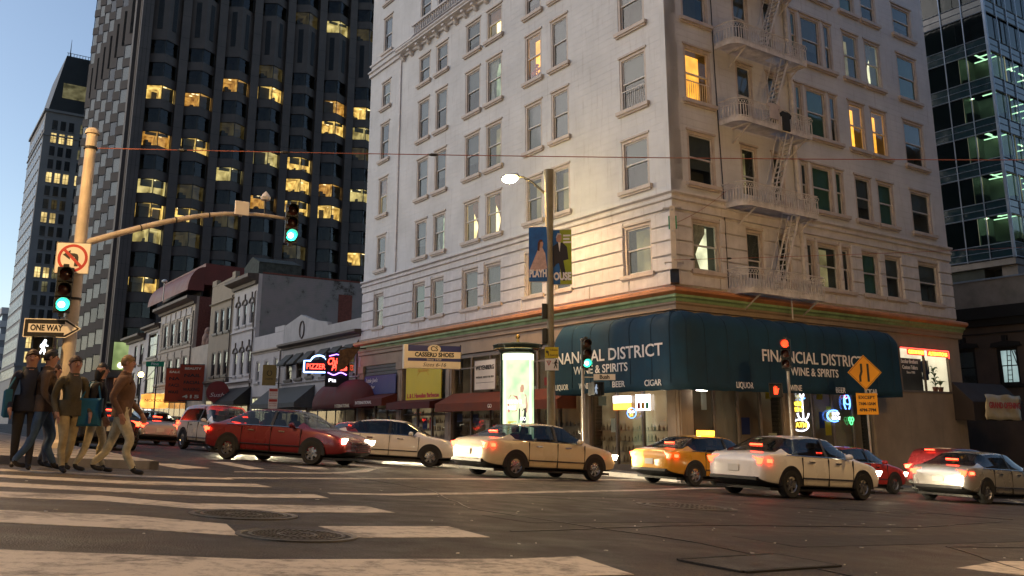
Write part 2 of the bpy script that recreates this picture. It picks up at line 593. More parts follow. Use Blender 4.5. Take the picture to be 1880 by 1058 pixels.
def worn_paint(name, base, amount=0.55):
    """road paint with cracks and tyre wear showing the asphalt"""
    m, nt, p = new_mat(name)
    N, L = nt.nodes, nt.links
    tc = N.new("ShaderNodeTexCoord")
    n1 = N.new("ShaderNodeTexNoise"); n1.inputs["Scale"].default_value = 7; n1.inputs["Detail"].default_value = 8; n1.inputs["Roughness"].default_value = 0.75
    n2 = N.new("ShaderNodeTexNoise"); n2.inputs["Scale"].default_value = 1.1; n2.inputs["Detail"].default_value = 4
    for n in (n1, n2): L.new(tc.outputs["Object"], n.inputs["Vector"])
    a = N.new("ShaderNodeMath"); a.operation = 'MULTIPLY_ADD'; a.inputs[1].default_value = 0.6
    L.new(n2.outputs["Fac"], a.inputs[0]); L.new(n1.outputs["Fac"], a.inputs[2])
    r = N.new("ShaderNodeMapRange"); r.inputs[1].default_value = amount + 0.23; r.inputs[2].default_value = amount + 0.42; r.inputs[3].default_value = 0; r.inputs[4].default_value = 0.85
    L.new(a.outputs[0], r.inputs[0])
    mx = N.new("ShaderNodeMix"); mx.data_type = 'RGBA'
    L.new(r.outputs[0], mx.inputs[0])
    mx.inputs[6].default_value = (*base, 1); mx.inputs[7].default_value = (0.09, 0.075, 0.06, 1)
    L.new(mx.outputs[2], p.inputs["Base Color"])
    bp = N.new("ShaderNodeBump"); bp.inputs["Strength"].default_value = 0.5; bp.inputs["Distance"].default_value = 0.008
    n3 = N.new("ShaderNodeTexNoise"); n3.inputs["Scale"].default_value = 60
    L.new(tc.outputs["Object"], n3.inputs["Vector"]); L.new(n3.outputs["Fac"], bp.inputs["Height"]); L.new(bp.outputs[0], p.inputs["Normal"])
    setp(p, rough=0.6)
    return m


M['asphalt'] = asphalt("asphalt")
M['road_paint'] = worn_paint("worn_white_road_paint", (0.50, 0.44, 0.36), 0.53)
M['concrete'] = paint("pavement_concrete", (0.24, 0.22, 0.20), 0.75, var=0.25, scale=1.2, bump=0.25, bscale=40)
M['kerb'] = paint("kerb_granite", (0.28, 0.26, 0.24), 0.7, var=0.25, scale=3, bump=0.2)
M['cast_iron'] = paint("worn_cast_iron", (0.13, 0.12, 0.105), 0.45, metal=0.5, var=0.35, scale=6, bump=0.3, bscale=40)
M['plate_iron'] = paint("worn_plate_steel", (0.13, 0.115, 0.10), 0.5, metal=0.4, var=0.35, scale=3, bump=0.3)
M['cast_dark'] = paint("cast_iron_recess", (0.015, 0.014, 0.013), 0.8, var=0.3)

us = [-150, -60, -20, 0, 20, 40, 60, 75, 90, 105, 120, 200, 350, 900]
vs = [-700, -200, -40, -20, 0, 20, 40, 70, 200, 700]
g = MB()
for i in range(len(us) - 1):
    for j in range(len(vs) - 1):
        g.quad(gpos(us[i], vs[j]), gpos(us[i], vs[j + 1]), gpos(us[i + 1], vs[j + 1]), gpos(us[i + 1], vs[j]))
tag(g.build("road", M['asphalt']), kind="structure")


def sheet(poly, dz, mb, m=0, thick=0.004):
    """thin coat on the street, polygon in (u,v)"""
    top = [gpos(u, v, dz) for u, v in poly]
    bot = [gpos(u, v, dz - thick + 0.0005) for u, v in poly]
    n = len(poly)
    mb.add(top + bot, [tuple(range(n))] + [(i, (i + 1) % n, n + (i + 1) % n, n + i) for i in range(n)], m)


cw = MB()
sheet([(5.7, -5.0), (6.15, 0.65), (5.53, 1.97), (5.3, 3.7), (5.35, 4.33), (4.49, 4.1), (4.73, 1.22), (5.0, -5.0)], 0.004, cw)
crosswalk = tag(cw.build("crosswalk_stripe", M['road_paint']), kind="structure")
stripes = [
    [(9.6, -4.0), (8.73, 0.89), (8.28, 1.87), (7.62, 2.44), (6.76, 2.27), (7.25, 1.65), (7.71, 0.8), (8.6, -4.0)],
    [(7.45, 3.18), (7.45, 4.47), (6.57, 4.36), (6.6, 3.14)],
    [(11.9, -4.0), (10.88, 1.09), (10.59, 1.99), (9.68, 2.71), (9.64, 4.69), (8.83, 4.64), (8.76, 3.19), (9.09, 2.55), (9.86, 1.86), (10.08, 1.02), (11.1, -4.0)],
    [(13.6, -3.5), (12.41, 1.23), (11.75, 2.54), (11.26, 3.95), (11.48, 4.82), (10.83, 4.74), (10.7, 3.76), (10.94, 2.75), (11.64, 1.16), (12.9, -3.5)],
    [(15.2, -3.5), (14.05, 1.39), (13.38, 2.99), (13.5, 4.73), (12.8, 4.72), (12.64, 2.83), (13.42, 1.33), (14.6, -3.5)],
    [(16.3, -2.5), (15.67, 1.54), (14.93, 3.24), (15.0, 4.79), (14.55, 4.73), (14.46, 3.14), (15.04, 1.48), (15.7, -2.5)],
    [(4.19, 7.38), (4.43, 8.55), (4.24, 9.6), (3.4, 9.4), (3.55, 7.68)],
    [(2.6, 7.5), (2.6, 9.4), (1.8, 9.3), (1.8, 7.4)],
]
for k, s in enumerate(stripes):
    mb = MB(); sheet(s, 0.004, mb)
    tag(mb.build("crosswalk_stripe", M['road_paint']), kind="structure")
lines = [
    [(19.95, 4.68), (20.17, 5.25), (18.59, 5.53), (17.85, 4.75)],
    [(22.39, 6.66), (22.55, 7.17), (19.32, 6.93), (18.78, 6.44)],
    [(21.54, 8.34), (21.67, 9.25), (20.43, 8.93), (19.99, 8.27)],
    [(25.8, 11.01), (25.96, 11.61), (23.16, 12.17), (22.48, 11.18)],
    [(21.65, 10.77), (19.63, 9.54), (18.63, 8.61), (17.87, 7.64), (17.25, 5.6), (17.6, 5.72), (18.41, 7.87), (19.54, 9.02), (21.37, 10.35)],
    [(15.15, 4.79), (18.9, 13.21), (25.0, 28.0), (24.6, 28.2), (18.5, 13.3), (14.84, 4.75)],
    [(11.87, 5.17), (11.91, 6.07), (13.28, 9.28), (15.48, 14.48), (17.54, 18.62), (20.49, 27.58), (19.29, 25.95), (16.93, 18.1), (14.9, 14.0), (12.83, 9.2), (11.6, 6.1), (11.6, 5.1)],
]
for k, s in enumerate(lines):
    mb = MB(); sheet(s, 0.004, mb)
    tag(mb.build("road_marking", M['road_paint']), kind="structure")

# pavements with kerbs: polygon in (u,v), top 0.14 m above the street


def pavement(name, u0, u1, v0, v1, kerbs, step=6.0):
    mb = MB()
    nu = max(1, int((u1 - u0) / step)); nv = max(1, int((v1 - v0) / step))
    for i in range(nu):
        for j in range(nv):
            a, b = u0 + (u1 - u0) * i / nu, u0 + (u1 - u0) * (i + 1) / nu
            c, d = v0 + (v1 - v0) * j / nv, v0 + (v1 - v0) * (j + 1) / nv
            mb.quad(gpos(a, c, .14), gpos(a, d, .14), gpos(b, d, .14), gpos(b, c, .14))
    o = tag(mb.build(name, M['concrete']), kind="structure")
    kb = MB()
    for (a0, b0, a1, b1) in kerbs:
        n = max(1, int(max(abs(a1 - a0), abs(b1 - b0)) / 6))
        for i in range(n):
            p0 = (a0 + (a1 - a0) * i / n, b0 + (b1 - b0) * i / n)
            p1 = (a0 + (a1 - a0) * (i + 1) / n, b0 + (b1 - b0) * (i + 1) / n)
            du, dv = (0.16, 0) if abs(a1 - a0) < 1e-6 else (0, 0.16)
            if (name, a0) and du and a0 >= u1 - .01: du = -0.16
            if dv and b0 >= v1 - .01: dv = -0.16
            t = [gpos(*p0, .146), gpos(*p1, .146), gpos(p1[0] + du, p1[1] + dv, .146), gpos(p0[0] + du, p0[1] + dv, .146)]
            bt = [gpos(*p0, -.3), gpos(*p1, -.3), gpos(p1[0] + du, p1[1] + dv, -.3), gpos(p0[0] + du, p0[1] + dv, -.3)]
            kb.add(t + bt, [(0, 1, 2, 3), (0, 1, 5, 4), (2, 3, 7, 6), (1, 2, 6, 5), (3, 0, 4, 7)])
    tag(kb.build("kerb", M['kerb']), kind="structure")
    # expansion joints
    jb = MB()
    w = 0.012
    uu = u0 + 1.5
    while uu < min(u1, u0 + 40):
        sheet([(uu, v0 + .2), (uu, v1 - .2), (uu + w, v1 - .2), (uu + w, v0 + .2)], .143, jb); uu += 1.5
    vv = v0 + 1.2
    while vv < min(v1, v0 + 40):
        sheet([(u0 + .2, vv), (min(u1, u0 + 40) - .2, vv), (min(u1, u0 + 40) - .2, vv + w), (u0 + .2, vv + w)], .1445, jb); vv += 1.5
    tag(jb.build("pavement_joint", M['cast_dark']), kind="structure")
    return o


pavement("pavement", 20.6, 118, 20.9, 25.2, [(20.6, 20.9, 118, 20.9), (20.6, 20.9, 20.6, 25.2)])
pavement("pavement", 20.6, 24.7, 25.2, 46, [(20.6, 25.2, 20.6, 46)])
pavement("pavement", 17.2, 118, -30, 4.2, [(17.2, -30, 17.2, 4.2), (17.2, 4.2, 118, 4.2)])
pavement("pavement", 20.6, 60, 58, 70, [(20.6, 58, 60, 58), (20.6, 58, 20.6, 70)])

# manhole covers


def manhole(u, v, r, label):
    t = thing("manhole_cover", label, "manhole cover", slope_matrix(u, v, V))
    mb = MB()
    mb.lathe([(r, -0.02), (r, 0.012), (r * .93, 0.016), (r * .90, 0.006)], 48)
    mb.build("rim", M['cast_iron'], t, smooth=True)
    mb = MB()
    mb.lathe([(0, 0.006), (r * .895, 0.006)], 48, 1)
    mb.lathe([(r * .80, .006), (r * .80, .013), (r * .74, .013), (r * .74, .006)], 40)
    mb.lathe([(r * .34, .006), (r * .34, .013), (r * .28, .013), (r * .28, .006)], 32)
    rr = random.Random(int(u * 100))
    k = 0
    for ring in range(1, 14):
        rad = r * .88 * ring / 14
        if .26 < rad / r < .36 or .72 < rad / r < .82: continue
        n = max(5, int(rad / r * 62))
        for i in range(n):
            a = 2 * math.pi * (i + .5 * (ring % 2)) / n
            s = r * .022
            x, y = rad * math.cos(a), rad * math.sin(a)
            mb.box(x - s, x + s, y - s, y + s, .004, .013)
    mb.build("lid", [M['cast_iron'], M['cast_dark']], t)
    return t


manhole(8.44, 2.86, 0.49, "round iron manhole cover on the crosswalk, the farther of the touching pair")
manhole(6.78, 2.72, 0.46, "round iron manhole cover on the crosswalk, nearest the camera")
manhole(10.45, 10.7, 0.80, "rusty wide manhole cover in the middle of the crossing")

t = thing("steel_grating", "diamond ribbed steel access plate set in the asphalt beside the near stripe", "access plate")
pl = [(5.01, 5.04), (4.4, 5.04), (4.50, 6.25), (5.16, 6.30)]
mb = MB(); sheet(pl, 0.008, mb, thick=0.008); mb.build("plate", M['plate_iron'], t)
mb = MB()
for i in range(30):
    f = (i + .5) / 30
    a = (pl[0][0] + (pl[3][0] - pl[0][0]) * f, pl[0][1] + (pl[3][1] - pl[0][1]) * f)
    b = (pl[1][0] + (pl[2][0] - pl[1][0]) * f, pl[1][1] + (pl[2][1] - pl[1][1]) * f)
    sheet([(a[0] - .02, a[1] - .007), (a[0] - .02, a[1] + .007), (b[0] + .02, b[1] + .007), (b[0] + .02, b[1] - .007)], 0.014, mb, thick=.006)
tag(mb.build("rib", M['cast_iron'], t), kind="stuff")
mb = MB()
for i in range(4):
    p, q = pl[i], pl[(i + 1) % 4]
    d = Vector((q[0] - p[0], q[1] - p[1])).normalized(); nrm = Vector((-d.y, d.x)) * .03
    sheet([p, q, (q[0] + nrm.x, q[1] + nrm.y), (p[0] + nrm.x, p[1] + nrm.y)], .0145, mb, thick=.012)
mb.build("edge_frame", M['cast_dark'], t)
# tar seams, trench patches and lane dots
M['tar'] = paint("tar_seal", (0.012, 0.011, 0.010), 0.35, var=0.3, scale=4)
M['patch_asphalt'] = paint("newer_asphalt_patch", (0.022, 0.019, 0.016), 0.6, var=0.35, scale=5, bump=0.6, bscale=60)


def seam(pts, w=0.015):
    mb = MB()
    P = []
    rr = random.Random(len(pts) + int(pts[0][0] * 10))
    for i in range(len(pts) - 1):
        for k in range(7):
            f = k / 7
            P.append((pts[i][0] + (pts[i + 1][0] - pts[i][0]) * f + rr.uniform(-.035, .035), pts[i][1] + (pts[i + 1][1] - pts[i][1]) * f + rr.uniform(-.035, .035)))
    P.append(pts[-1])
    for i in range(len(P) - 1):
        d = Vector((P[i + 1][0] - P[i][0], P[i + 1][1] - P[i][1]))
        if d.length < 1e-6: continue
        d.normalize(); n = Vector((-d.y, d.x)) * w * rr.uniform(.6, 1.2)
        e = d * .01
        sheet([(P[i][0] + n.x - e.x, P[i][1] + n.y - e.y), (P[i + 1][0] + n.x + e.x, P[i + 1][1] + n.y + e.y), (P[i + 1][0] - n.x + e.x, P[i + 1][1] - n.y + e.y), (P[i][0] - n.x - e.x, P[i][1] - n.y - e.y)], 0.0062 + .0004 * (i % 2), mb, thick=.0055)
    tag(mb.build("tar_seam", M['tar']), kind="structure")


seam([(3.2, 5.6), (6.0, 6.3), (9.5, 6.0), (13, 7.5), (20, 8.2)])
seam([(7.0, 4.9), (7.6, 8.0), (7.3, 12.0), (8.2, 16.0)])
seam([(11.4, 13.2), (10.2, 14.2), (10.5, 14.9), (9.6, 15.6), (9.9, 16.6), (8.6, 17.2)], .022)
seam([(4.0, 8.0), (5.4, 9.4), (5.0, 11.5)], .012)
for poly in ([(8.6, 5.6), (8.7, 8.3), (7.9, 8.4), (7.8, 5.7)], [(5.6, 7.2), (6.5, 7.3), (6.4, 12.6), (5.7, 12.5)], [(12.4, 9.0), (13.3, 9.1), (13.1, 15.5), (12.3, 15.4)]):
    mb = MB(); sheet(poly, 0.0035, mb, thick=.003); tag(mb.build("asphalt_patch", M['patch_asphalt']), kind="structure")
# bits of litter and grit on the asphalt
mb = MB()
for i in range(90):
    u = rnd.uniform(3.8, 13); v = rnd.uniform(1.0, 13)
    s = rnd.uniform(.006, .016); a = rnd.uniform(0, 3.1)
    c = [(u + s * math.cos(a + k * 1.571) * (1.6 if k % 2 else .7), v + s * math.sin(a + k * 1.571) * (1.6 if k % 2 else .7)) for k in range(4)]
    sheet(c, 0.009, mb, thick=.006)
tag(mb.build("litter", M['sign_white']), "paper scraps and pale grit scattered over the asphalt", "litter", kind="stuff")
# ------------------------------------------------------------------ windows (shared by every building)
_win_cache = {}


def cached(key, fn):
    if key not in _win_cache: _win_cache[key] = fn()
    return _win_cache[key]


def sash_frame_mesh(w, h, deep, bar, sill, mats, mull=0, lintel=True):
    """outer frame, two sashes with a meeting rail, sill; local x 0..w, z 0..h, front plane y=0"""
    def fn():
        mb = MB()
        f = 0.13
        d0, d1 = 0.04, deep
        mb.box(-.03, f, d0, d1, 0, h); mb.box(w - f, w + .03, d0, d1, 0, h)
        mb.box(f, w - f, d0, d1, h - f, h); mb.box(f, w - f, d0, d1, 0, .05)
        zm = h * .5
        s = bar
        # upper sash stands outside the lower one
        for (za, zb, y) in ((zm - s * .5, h - f, d0 + .06), (.05, zm + s * .5, d0 + .10)):
            mb.box(f, f + s, y, y + .045, za, zb, 1); mb.box(w - f - s, w - f, y, y + .045, za, zb, 1)
            mb.box(f + s, w - f - s, y, y + .045, zb - s, zb, 1); mb.box(f + s, w - f - s, y, y + .045, za, za + s, 1)
        for k in range(mull):
            x = f + (w - 2 * f) * (k + 1) / (mull + 1)
            mb.box(x - .02, x + .02, d0 + .058, d0 + .10, .05 + s, h - f - s, 1)
        if sill:
            mb.box(-.16, w + .16, -.14, d1, -.16, -.001); mb.box(-.10, w + .10, -.08, d1, -.24, -.161)
        if lintel:
            mb.box(-.05, w + .05, -.03, d0 + .02, h, h + .09)
        return mb.mesh("window", mats)
    return cached(("frame", round(w, 2), round(h, 2), deep, bar, sill, tuple(m.name for m in mats), mull, lintel), fn)


def box_mesh(name, x0, x1, y0, y1, z0, z1, mat):
    return cached((name, round(x0, 2), round(x1, 2), round(y0, 2), round(y1, 2), round(z0, 2), round(z1, 2), mat.name), lambda: MB().box(x0, x1, y0, y1, z0, z1).mesh(name, mat))


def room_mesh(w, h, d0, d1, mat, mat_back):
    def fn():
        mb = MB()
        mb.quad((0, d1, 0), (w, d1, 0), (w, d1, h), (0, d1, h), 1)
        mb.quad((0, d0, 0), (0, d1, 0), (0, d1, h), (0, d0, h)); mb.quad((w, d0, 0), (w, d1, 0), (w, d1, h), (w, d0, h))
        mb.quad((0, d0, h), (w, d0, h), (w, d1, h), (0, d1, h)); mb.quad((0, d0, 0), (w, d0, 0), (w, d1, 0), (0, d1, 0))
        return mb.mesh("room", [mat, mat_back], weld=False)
    return cached(("room", round(w, 2), round(h, 2), d0, d1, mat.name, mat_back.name), fn)


def drape_mesh(w, h, mat, side):
    """gathered curtain tied back to one side"""
    def fn():
        mb = MB()
        n = 14
        vs, fs = [], []
        for i in range(n + 1):
            f = i / n
            for k in range(7):
                z = h * (1 - k / 6)
                pinch = 1.0 if k <= 1 else (0.75, 0.5, 0.32, 0.45, 0.6)[k - 2]
                x = w * .62 * f * pinch
                y = .03 * math.sin(f * 22) + .02
                vs.append((x if side < 0 else w - x, y, z))
        for i in range(n):
            for k in range(6):
                fs.append((i * 7 + k, (i + 1) * 7 + k, (i + 1) * 7 + k + 1, i * 7 + k + 1))
        mb.add(vs, fs)
        return mb.mesh("curtain", mat)
    return cached(("drape", round(w, 2), round(h, 2), mat.name, side), fn)


def sash_window(parent, a, z, w, h, style="blind", y=0.0, deep=.22, bar=.06, sill=True, mats=None, opened=0.0, glass=None, mull=0, lintel=True, name="window"):
    """a real double-hung window with room, blind or curtains behind the glass"""
    mats = mats or [M['frame_paint'], M['sash']]
    win = link(name, sash_frame_mesh(w, h, deep, bar, sill, mats, mull, lintel), parent, T(a, y, z))
    f = .13
    gw = w - 2 * f
    if gw < .2: f = .08; gw = w - 2 * f
    link("pane", box_mesh("pane", f, w - f, .115, .121, h * .5, h - f, glass or M['glass']), win)
    link("pane", box_mesh("pane", f, w - f, .155, .161, .05, h * .5, glass or M['glass']), win)
    lit = {'warm': 'lit_warm', 'orange': 'lit_orange', 'pale': 'lit_pale', 'green': 'lit_green', 'dim': 'lit_dim', 'drapes': 'lit_warm', 'half': 'lit_warm'}.get(style)
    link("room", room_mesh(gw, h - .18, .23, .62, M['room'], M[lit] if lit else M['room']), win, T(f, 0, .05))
    if style in ('blind', 'blind_green', 'blind_dark', 'blind_half'):
        bm_ = M[{'blind': 'blind_grey', 'blind_half': 'blind_grey', 'blind_green': 'blind_green', 'blind_dark': 'blind_dark'}[style]]
        low = {'blind': .06, 'blind_half': h * .46, 'blind_green': .06, 'blind_dark': h * .3}[style]
        link("blind", box_mesh("blind", f, w - f, .20, .208, low, h - f, bm_), win)
    elif style in ('drapes',):
        link("curtain", drape_mesh(gw, h - .25, M['curtain_warm'], 1), win, T(f, .21, .08))
    elif style == 'half':
        link("blind", box_mesh("blind", f, w - f, .20, .208, h * .55, h - f, M['curtain_warm']), win)
    elif style == 'pale' or style == 'green':
        link("curtain", drape_mesh(gw, h - .25, M['curtain_pale'], -1), win, T(f, .21, .08))
    return win


# ------------------------------------------------------------------ the white corner hotel
hotel = thing("corner_hotel", "white painted corner hotel with sash windows over lit shops", "building", Matrix.Translation(CORNER))
rotL = frame(Vector((0, 0, 0)), -U)
rotR = frame(Vector((0, 0, 0)), V)
LEN_L, LEN_R, TOP = 28.1, 20.4, 46.0
colsL = [(-26.37, -25.06), (-21.24, -19.83), (-19.1, -17.71), (-15.73, -14.18), (-13.57, -12.05), (-9.95, -8.54), (-7.79, -6.43), (-2.86, -1.18)]
colsR = [(1.04, 2.70), (4.30, 5.42), (6.35, 7.25), (8.37, 9.00), (9.16, 10.79), (10.95, 11.66), (12.51, 13.91), (14.38, 15.81), (17.28, 19.20)]
rows = [(6.90, 9.00), (10.55, 12.78), (14.15, 16.62), (17.85, 20.38), (21.5, 23.3), (25.45, 28.0), (29.1, 31.6)]

# solid core and side returns (local frame of the corner: x along V, y along U after rotR)
mb = MB()
mb.box(0.70, LEN_R - .005, 0.70, LEN_L - .005, -4.5, TOP)
mb.build("core_wall", M['white_wall'], hotel, rotR)


def spans(cols, lo, hi, holes=True):
    out, x = [], lo
    for a, b in cols:
        out.append((x, a)); x = b
    out.append((x, hi))
    return out


def upper_courses(cols, lo, hi, rot, name, ztop):
    mb = MB()
    z = 9.95
    step = 0.305
    while z < ztop:
        z1 = z + step - .006
        cut = [zz for zz in rows if zz[0] < z1 - .002 and zz[1] > z + .002]
        if cut:
            r = cut[0]
            segs = [(z, min(z1, r[0]), False), (max(z, r[0]), min(z1, r[1]), True), (max(z, r[1]), z1, False)]
        else:
            segs = [(z, z1, False)]
        for za, zb, hole in segs:
            if zb - za < .004: continue
            for a, b in (spans(cols, lo, hi) if hole else [(lo, hi)]):
                mb.box(a, b, 0, .30, za, zb)
        z += step
    o = mb.build(name, M['white_wall'], hotel, rot, weld=False)
    tag(o, kind="stuff")
    # mortar bed just behind the course faces
    mb = MB()
    for (lo2, hi2) in spans(cols, lo, hi):
        mb.box(lo2 + .012, hi2 - .012, .009, .70, 9.9, ztop)
    zs = [9.9]
    for r in rows[1:]: zs += [r[0], r[1]]
    zs.append(ztop)
    for i in range(0, len(zs), 2):
        if zs[i] >= ztop: break
        for a, b in cols:
            mb.box(a - .012, b + .012, .0092, .70, zs[i] + (.0 if i == 0 else .01), min(ztop, zs[i + 1] - .01))
    mb.build("wall_bed", M['white_wall'], hotel, rot, weld=False)


upper_courses(colsL, -LEN_L, -.302, rotL, "wall_course", 34.0)
upper_courses(colsR, 0, LEN_R, rotR, "wall_course", 27.0)
mb = MB()   # corner stones close the two facades
mb.box(-.302, 0, 0.002, .70, 9.95, 34)
mb.build("corner_wall", M['white_wall'], hotel, rotL)
mb = MB(); mb.box(-LEN_L, -LEN_L + .30, .30, 12, -1, TOP); mb.build("end_wall", M['white_wall'], hotel, rotL)
mb = MB(); mb.box(LEN_R - .30, LEN_R, .30, 12, -4, TOP); mb.build("end_wall", M['white_wall'], hotel, rotR)
mb = MB(); mb.box(-LEN_L, -.02, .02, .7, 34, TOP); mb.build("parapet_wall", M['white_wall'], hotel, rotL)
mb = MB(); mb.box(.72, LEN_R, .02, .7, 27, TOP); mb.build("parapet_wall", M['white_wall'], hotel, rotR)

# rusticated stone blocks of the lowest hotel storey: one object per block
block_mats = M['white_trim']
RZ0, RCH, RN = 6.22, 0.60, 5


def stone_block(w, h, rot, a, z):
    me = cached(("block", round(w, 2), round(h, 2)), lambda: MB().slab(0, round(w, 2), 0, .25, 0, round(h, 2), .03).mesh("stone_block", block_mats))
    link("stone_block", me, hotel, rot @ T(a, -.075, z))


for cols, lo, hi, rot in ((colsL, -LEN_L, 0.0, rotL), (colsR, 0.0, LEN_R, rotR)):
    for k in range(RN):
        z0 = RZ0 + k * RCH
        hh = RCH - .045
        full = z0 + RCH <= rows[0][0] + .12
        segs = [(lo, hi)] if full else spans(cols, lo, hi)
        for a, b in segs:
            if b - a < .12: continue
            n = max(1, round((b - a) / 2.6))
            for i in range(n):
                x0 = a + (b - a) * i / n + (.075 if (i == 0 and abs(a) < 1e-6) else .0)
                x1 = a + (b - a) * (i + 1) / n
                if rot is rotL and abs(x1) < 1e-6: x1 = .072
                if rot is rotR and abs(a) < 1e-6 and i == 0: x0 = -.072
                stone_block(x1 - x0 - .02, hh, rot, x0 + .01, z0)
    mb = MB()
    for a, b in spans(cols, lo, hi):
        mb.box(a + (.0 if a == lo else .0), b, .0, .70, 5.95, 9.9)
    for a, b in cols:
        mb.box(a, b, .001, .70, 5.95, rows[0][0]); mb.box(a, b, .001, .70, rows[0][1], 9.9)
    mb.build("backing_wall", M['white_trim'], hotel, rot, weld=False)

# belt course above the rusticated storey, upper cornice with brackets, painted cornice above the shops
def band(name, mat, prof, rot, lo, hi, mitre_lo=0, mitre_hi=0):
    """moulding: profile of (out, z); mitres run the ends to the corner"""
    mb = MB()
    n = len(prof)
    vs = [(lo - (o if mitre_lo else 0), -o, z) for o, z in prof] + [(hi + (o if mitre_hi else 0), -o, z) for o, z in prof]
    fs = [(i, i + 1, n + i + 1, n + i) for i in range(n - 1)] + [tuple(range(n)), tuple(range(2 * n - 1, n - 1, -1))]
    mb.add(vs, fs)
    return mb.build(name, mat, hotel, rot)


belt = [(-.02, 9.28), (.10, 9.30), (.10, 9.62), (.20, 9.66), (.20, 9.74), (.12, 9.78), (.12, 9.86), (.26, 9.92), (.26, 10.0), (.0, 10.06), (-.02, 10.06)]
band("belt_course", M['white_trim'], belt, rotL, -LEN_L, 0, 0, 1)
band("belt_course", M['white_trim'], belt, rotR, 0, LEN_R, 1, 0)
corn = [(-.02, 24.02), (.14, 24.06), (.14, 24.2), (.46, 24.32), (.46, 24.40), (.55, 24.48), (.55, 24.56), (.05, 24.72), (-.02, 24.72)]
band("upper_cornice", M['white_trim'], corn, rotL, -23.6, 0, 0, 1)
band("upper_cornice", M['white_trim'], corn, rotR, 0, 4.0, 1, 0)
band("upper_band", M['white_trim'], [(-.02, 24.25), (.12, 24.28), (.12, 24.5), (.22, 24.56), (.22, 24.66), (-.02, 24.74)], rotL, -LEN_L - .1, -23.62)
band("upper_band", M['white_trim'], [(-.02, 25.05), (.10, 25.08), (.10, 25.2), (-.02, 25.26)], rotL, -LEN_L - .1, 0)
br = MB().prism([(0, 0), (-.40, .0), (-.40, -.10), (-.27, -.16), (-.15, -.34), (0, -.42)], -.13, .13, 0, 'x').mesh("cornice_bracket", M['white_trim'])
for k in range(22):
    link("cornice_bracket", br, hotel, rotL @ T(-23.2 + k * 1.08, -.01, 24.19))
bal = MB().lathe([(.05, 0), (.07, .06), (.045, .14), (.085, .32), (.04, .52), (.07, .58), (.07, .62)], 8).mesh("baluster", M['white_trim'], True)
mb = MB(); mb.box(-21.4, -14.1, -.55, -.30, 25.36, 25.48); mb.box(-21.4, -14.1, -.52, -.33, 24.73, 24.76); mb.build("balustrade_rail", M['white_trim'], hotel, rotL)
for k in range(26):
    link("baluster", bal, hotel, rotL @ T(-21.2 + k * .27, -.42, 24.75))
mb = MB(); mb.box(-23.75, -23.55, -.09, .02, 10.1, 24.2); mb.build("drain_pipe", M['white_trim'], hotel, rotL)

led_o = [(-.02, 5.78), (.34, 5.80), (.50, 5.90), (.50, 6.00), (.40, 6.06), (.05, 6.16), (-.02, 6.16)]
led_g = [(-.02, 5.52), (.18, 5.54), (.22, 5.64), (.32, 5.70), (.32, 5.795), (-.02, 5.795)]
led_c = [(-.02, 5.20), (.10, 5.24), (.10, 5.40), (.16, 5.46), (.16, 5.535), (-.02, 5.535)]
for prof, mt, nm in ((led_o, 'orange_trim', "ledge"), (led_g, 'green_trim', "ledge_moulding"), (led_c, 'cream_wall', "ledge_moulding")):
    band(nm, M[mt], prof, rotL, -LEN_L - .2, 0, 0, 1)
    band(nm, M[mt], prof, rotR, 0, LEN_R + .25, 1, 0)

# shop level wall: fascia strip and piers
fasc = MB(); fasc.box(-LEN_L, 0, 0, .70, 4.55, 5.3); fasc.build("fascia_wall", M['cream_wall'], hotel, rotL)
fasc = MB(); fasc.box(0.0, LEN_R, 0, .70, 4.55, 5.3); fasc.box(13.0, 14.9, 0.0, .7, -3, 4.55); fasc.box(19.3, LEN_R, 0, .7, -3, 4.55); fasc.box(14.9, 19.3, 0, .7, -3, 2.5)
fasc.build("fascia_wall", M['cream_wall'], hotel, rotR)
piersL = [-28.1, -22.9, -17.3, -11.4, -5.9, -.6]
for a in piersL:
    mb = MB()
    mb.box(a, a + .6, -.06, .70, -2.5, 4.55); mb.box(a - .08, a + .68, -.14, .0, 4.1, 4.54); mb.box(a + .15, a + .45, -.09, -.06, .3, 3.9)
    mb.build("shop_pier", M['cream_wall'], hotel, rotL)
for a in (.0, 6.1, 12.4):
    mb = MB()
    mb.box(a, a + .6, -.06, .70, -4, 4.55)
    mb.build("shop_pier", M['cream_wall'], hotel, rotR)

# hotel windows
styleL = {
    (0, 0): 'pale', (0, 1): 'dim', (0, 2): 'half', (0, 3): 'dim', (0, 4): 'green', (1, 0): 'blind_green',
    (2, 1): 'green', (3, 1): 'drapes', (4, 1): 'drapes', (4, 4): 'half', (4, 3): 'green', (5, 3): 'orange', (5, 1): 'dim', (6, 1): 'dim', (4, 2): 'dim', (5, 2): 'blind', (7, 0): 'dim', (7, 2): 'blind_half', (7, 1): 'blind_half', (1, 1): 'blind_dark', (2, 2): 'blind_dark', (3, 2): 'blind_dark'}  # dim glow in two panes by the lamp stands in for yellow reflections
styleR = {(0, 2): 'orange', (0, 0): 'pale', (0, 1): 'blind_dark', (1, 1): 'dim', (1, 0): 'blind_dark', (1, 2): 'blind_dark', (2, 0): 'dim', (2, 1): 'dim', (2, 2): 'blind_dark', (2, 3): 'dim',
          (4, 0): 'dim', (4, 1): 'blind_green', (4, 2): 'blind_green', (4, 3): 'blind_dark', (3, 2): 'blind_green', (6, 2): 'orange', (7, 2): 'orange', (6, 3): 'dim', (7, 3): 'pale', (6, 1): 'blind_dark', (7, 1): 'blind_green'}
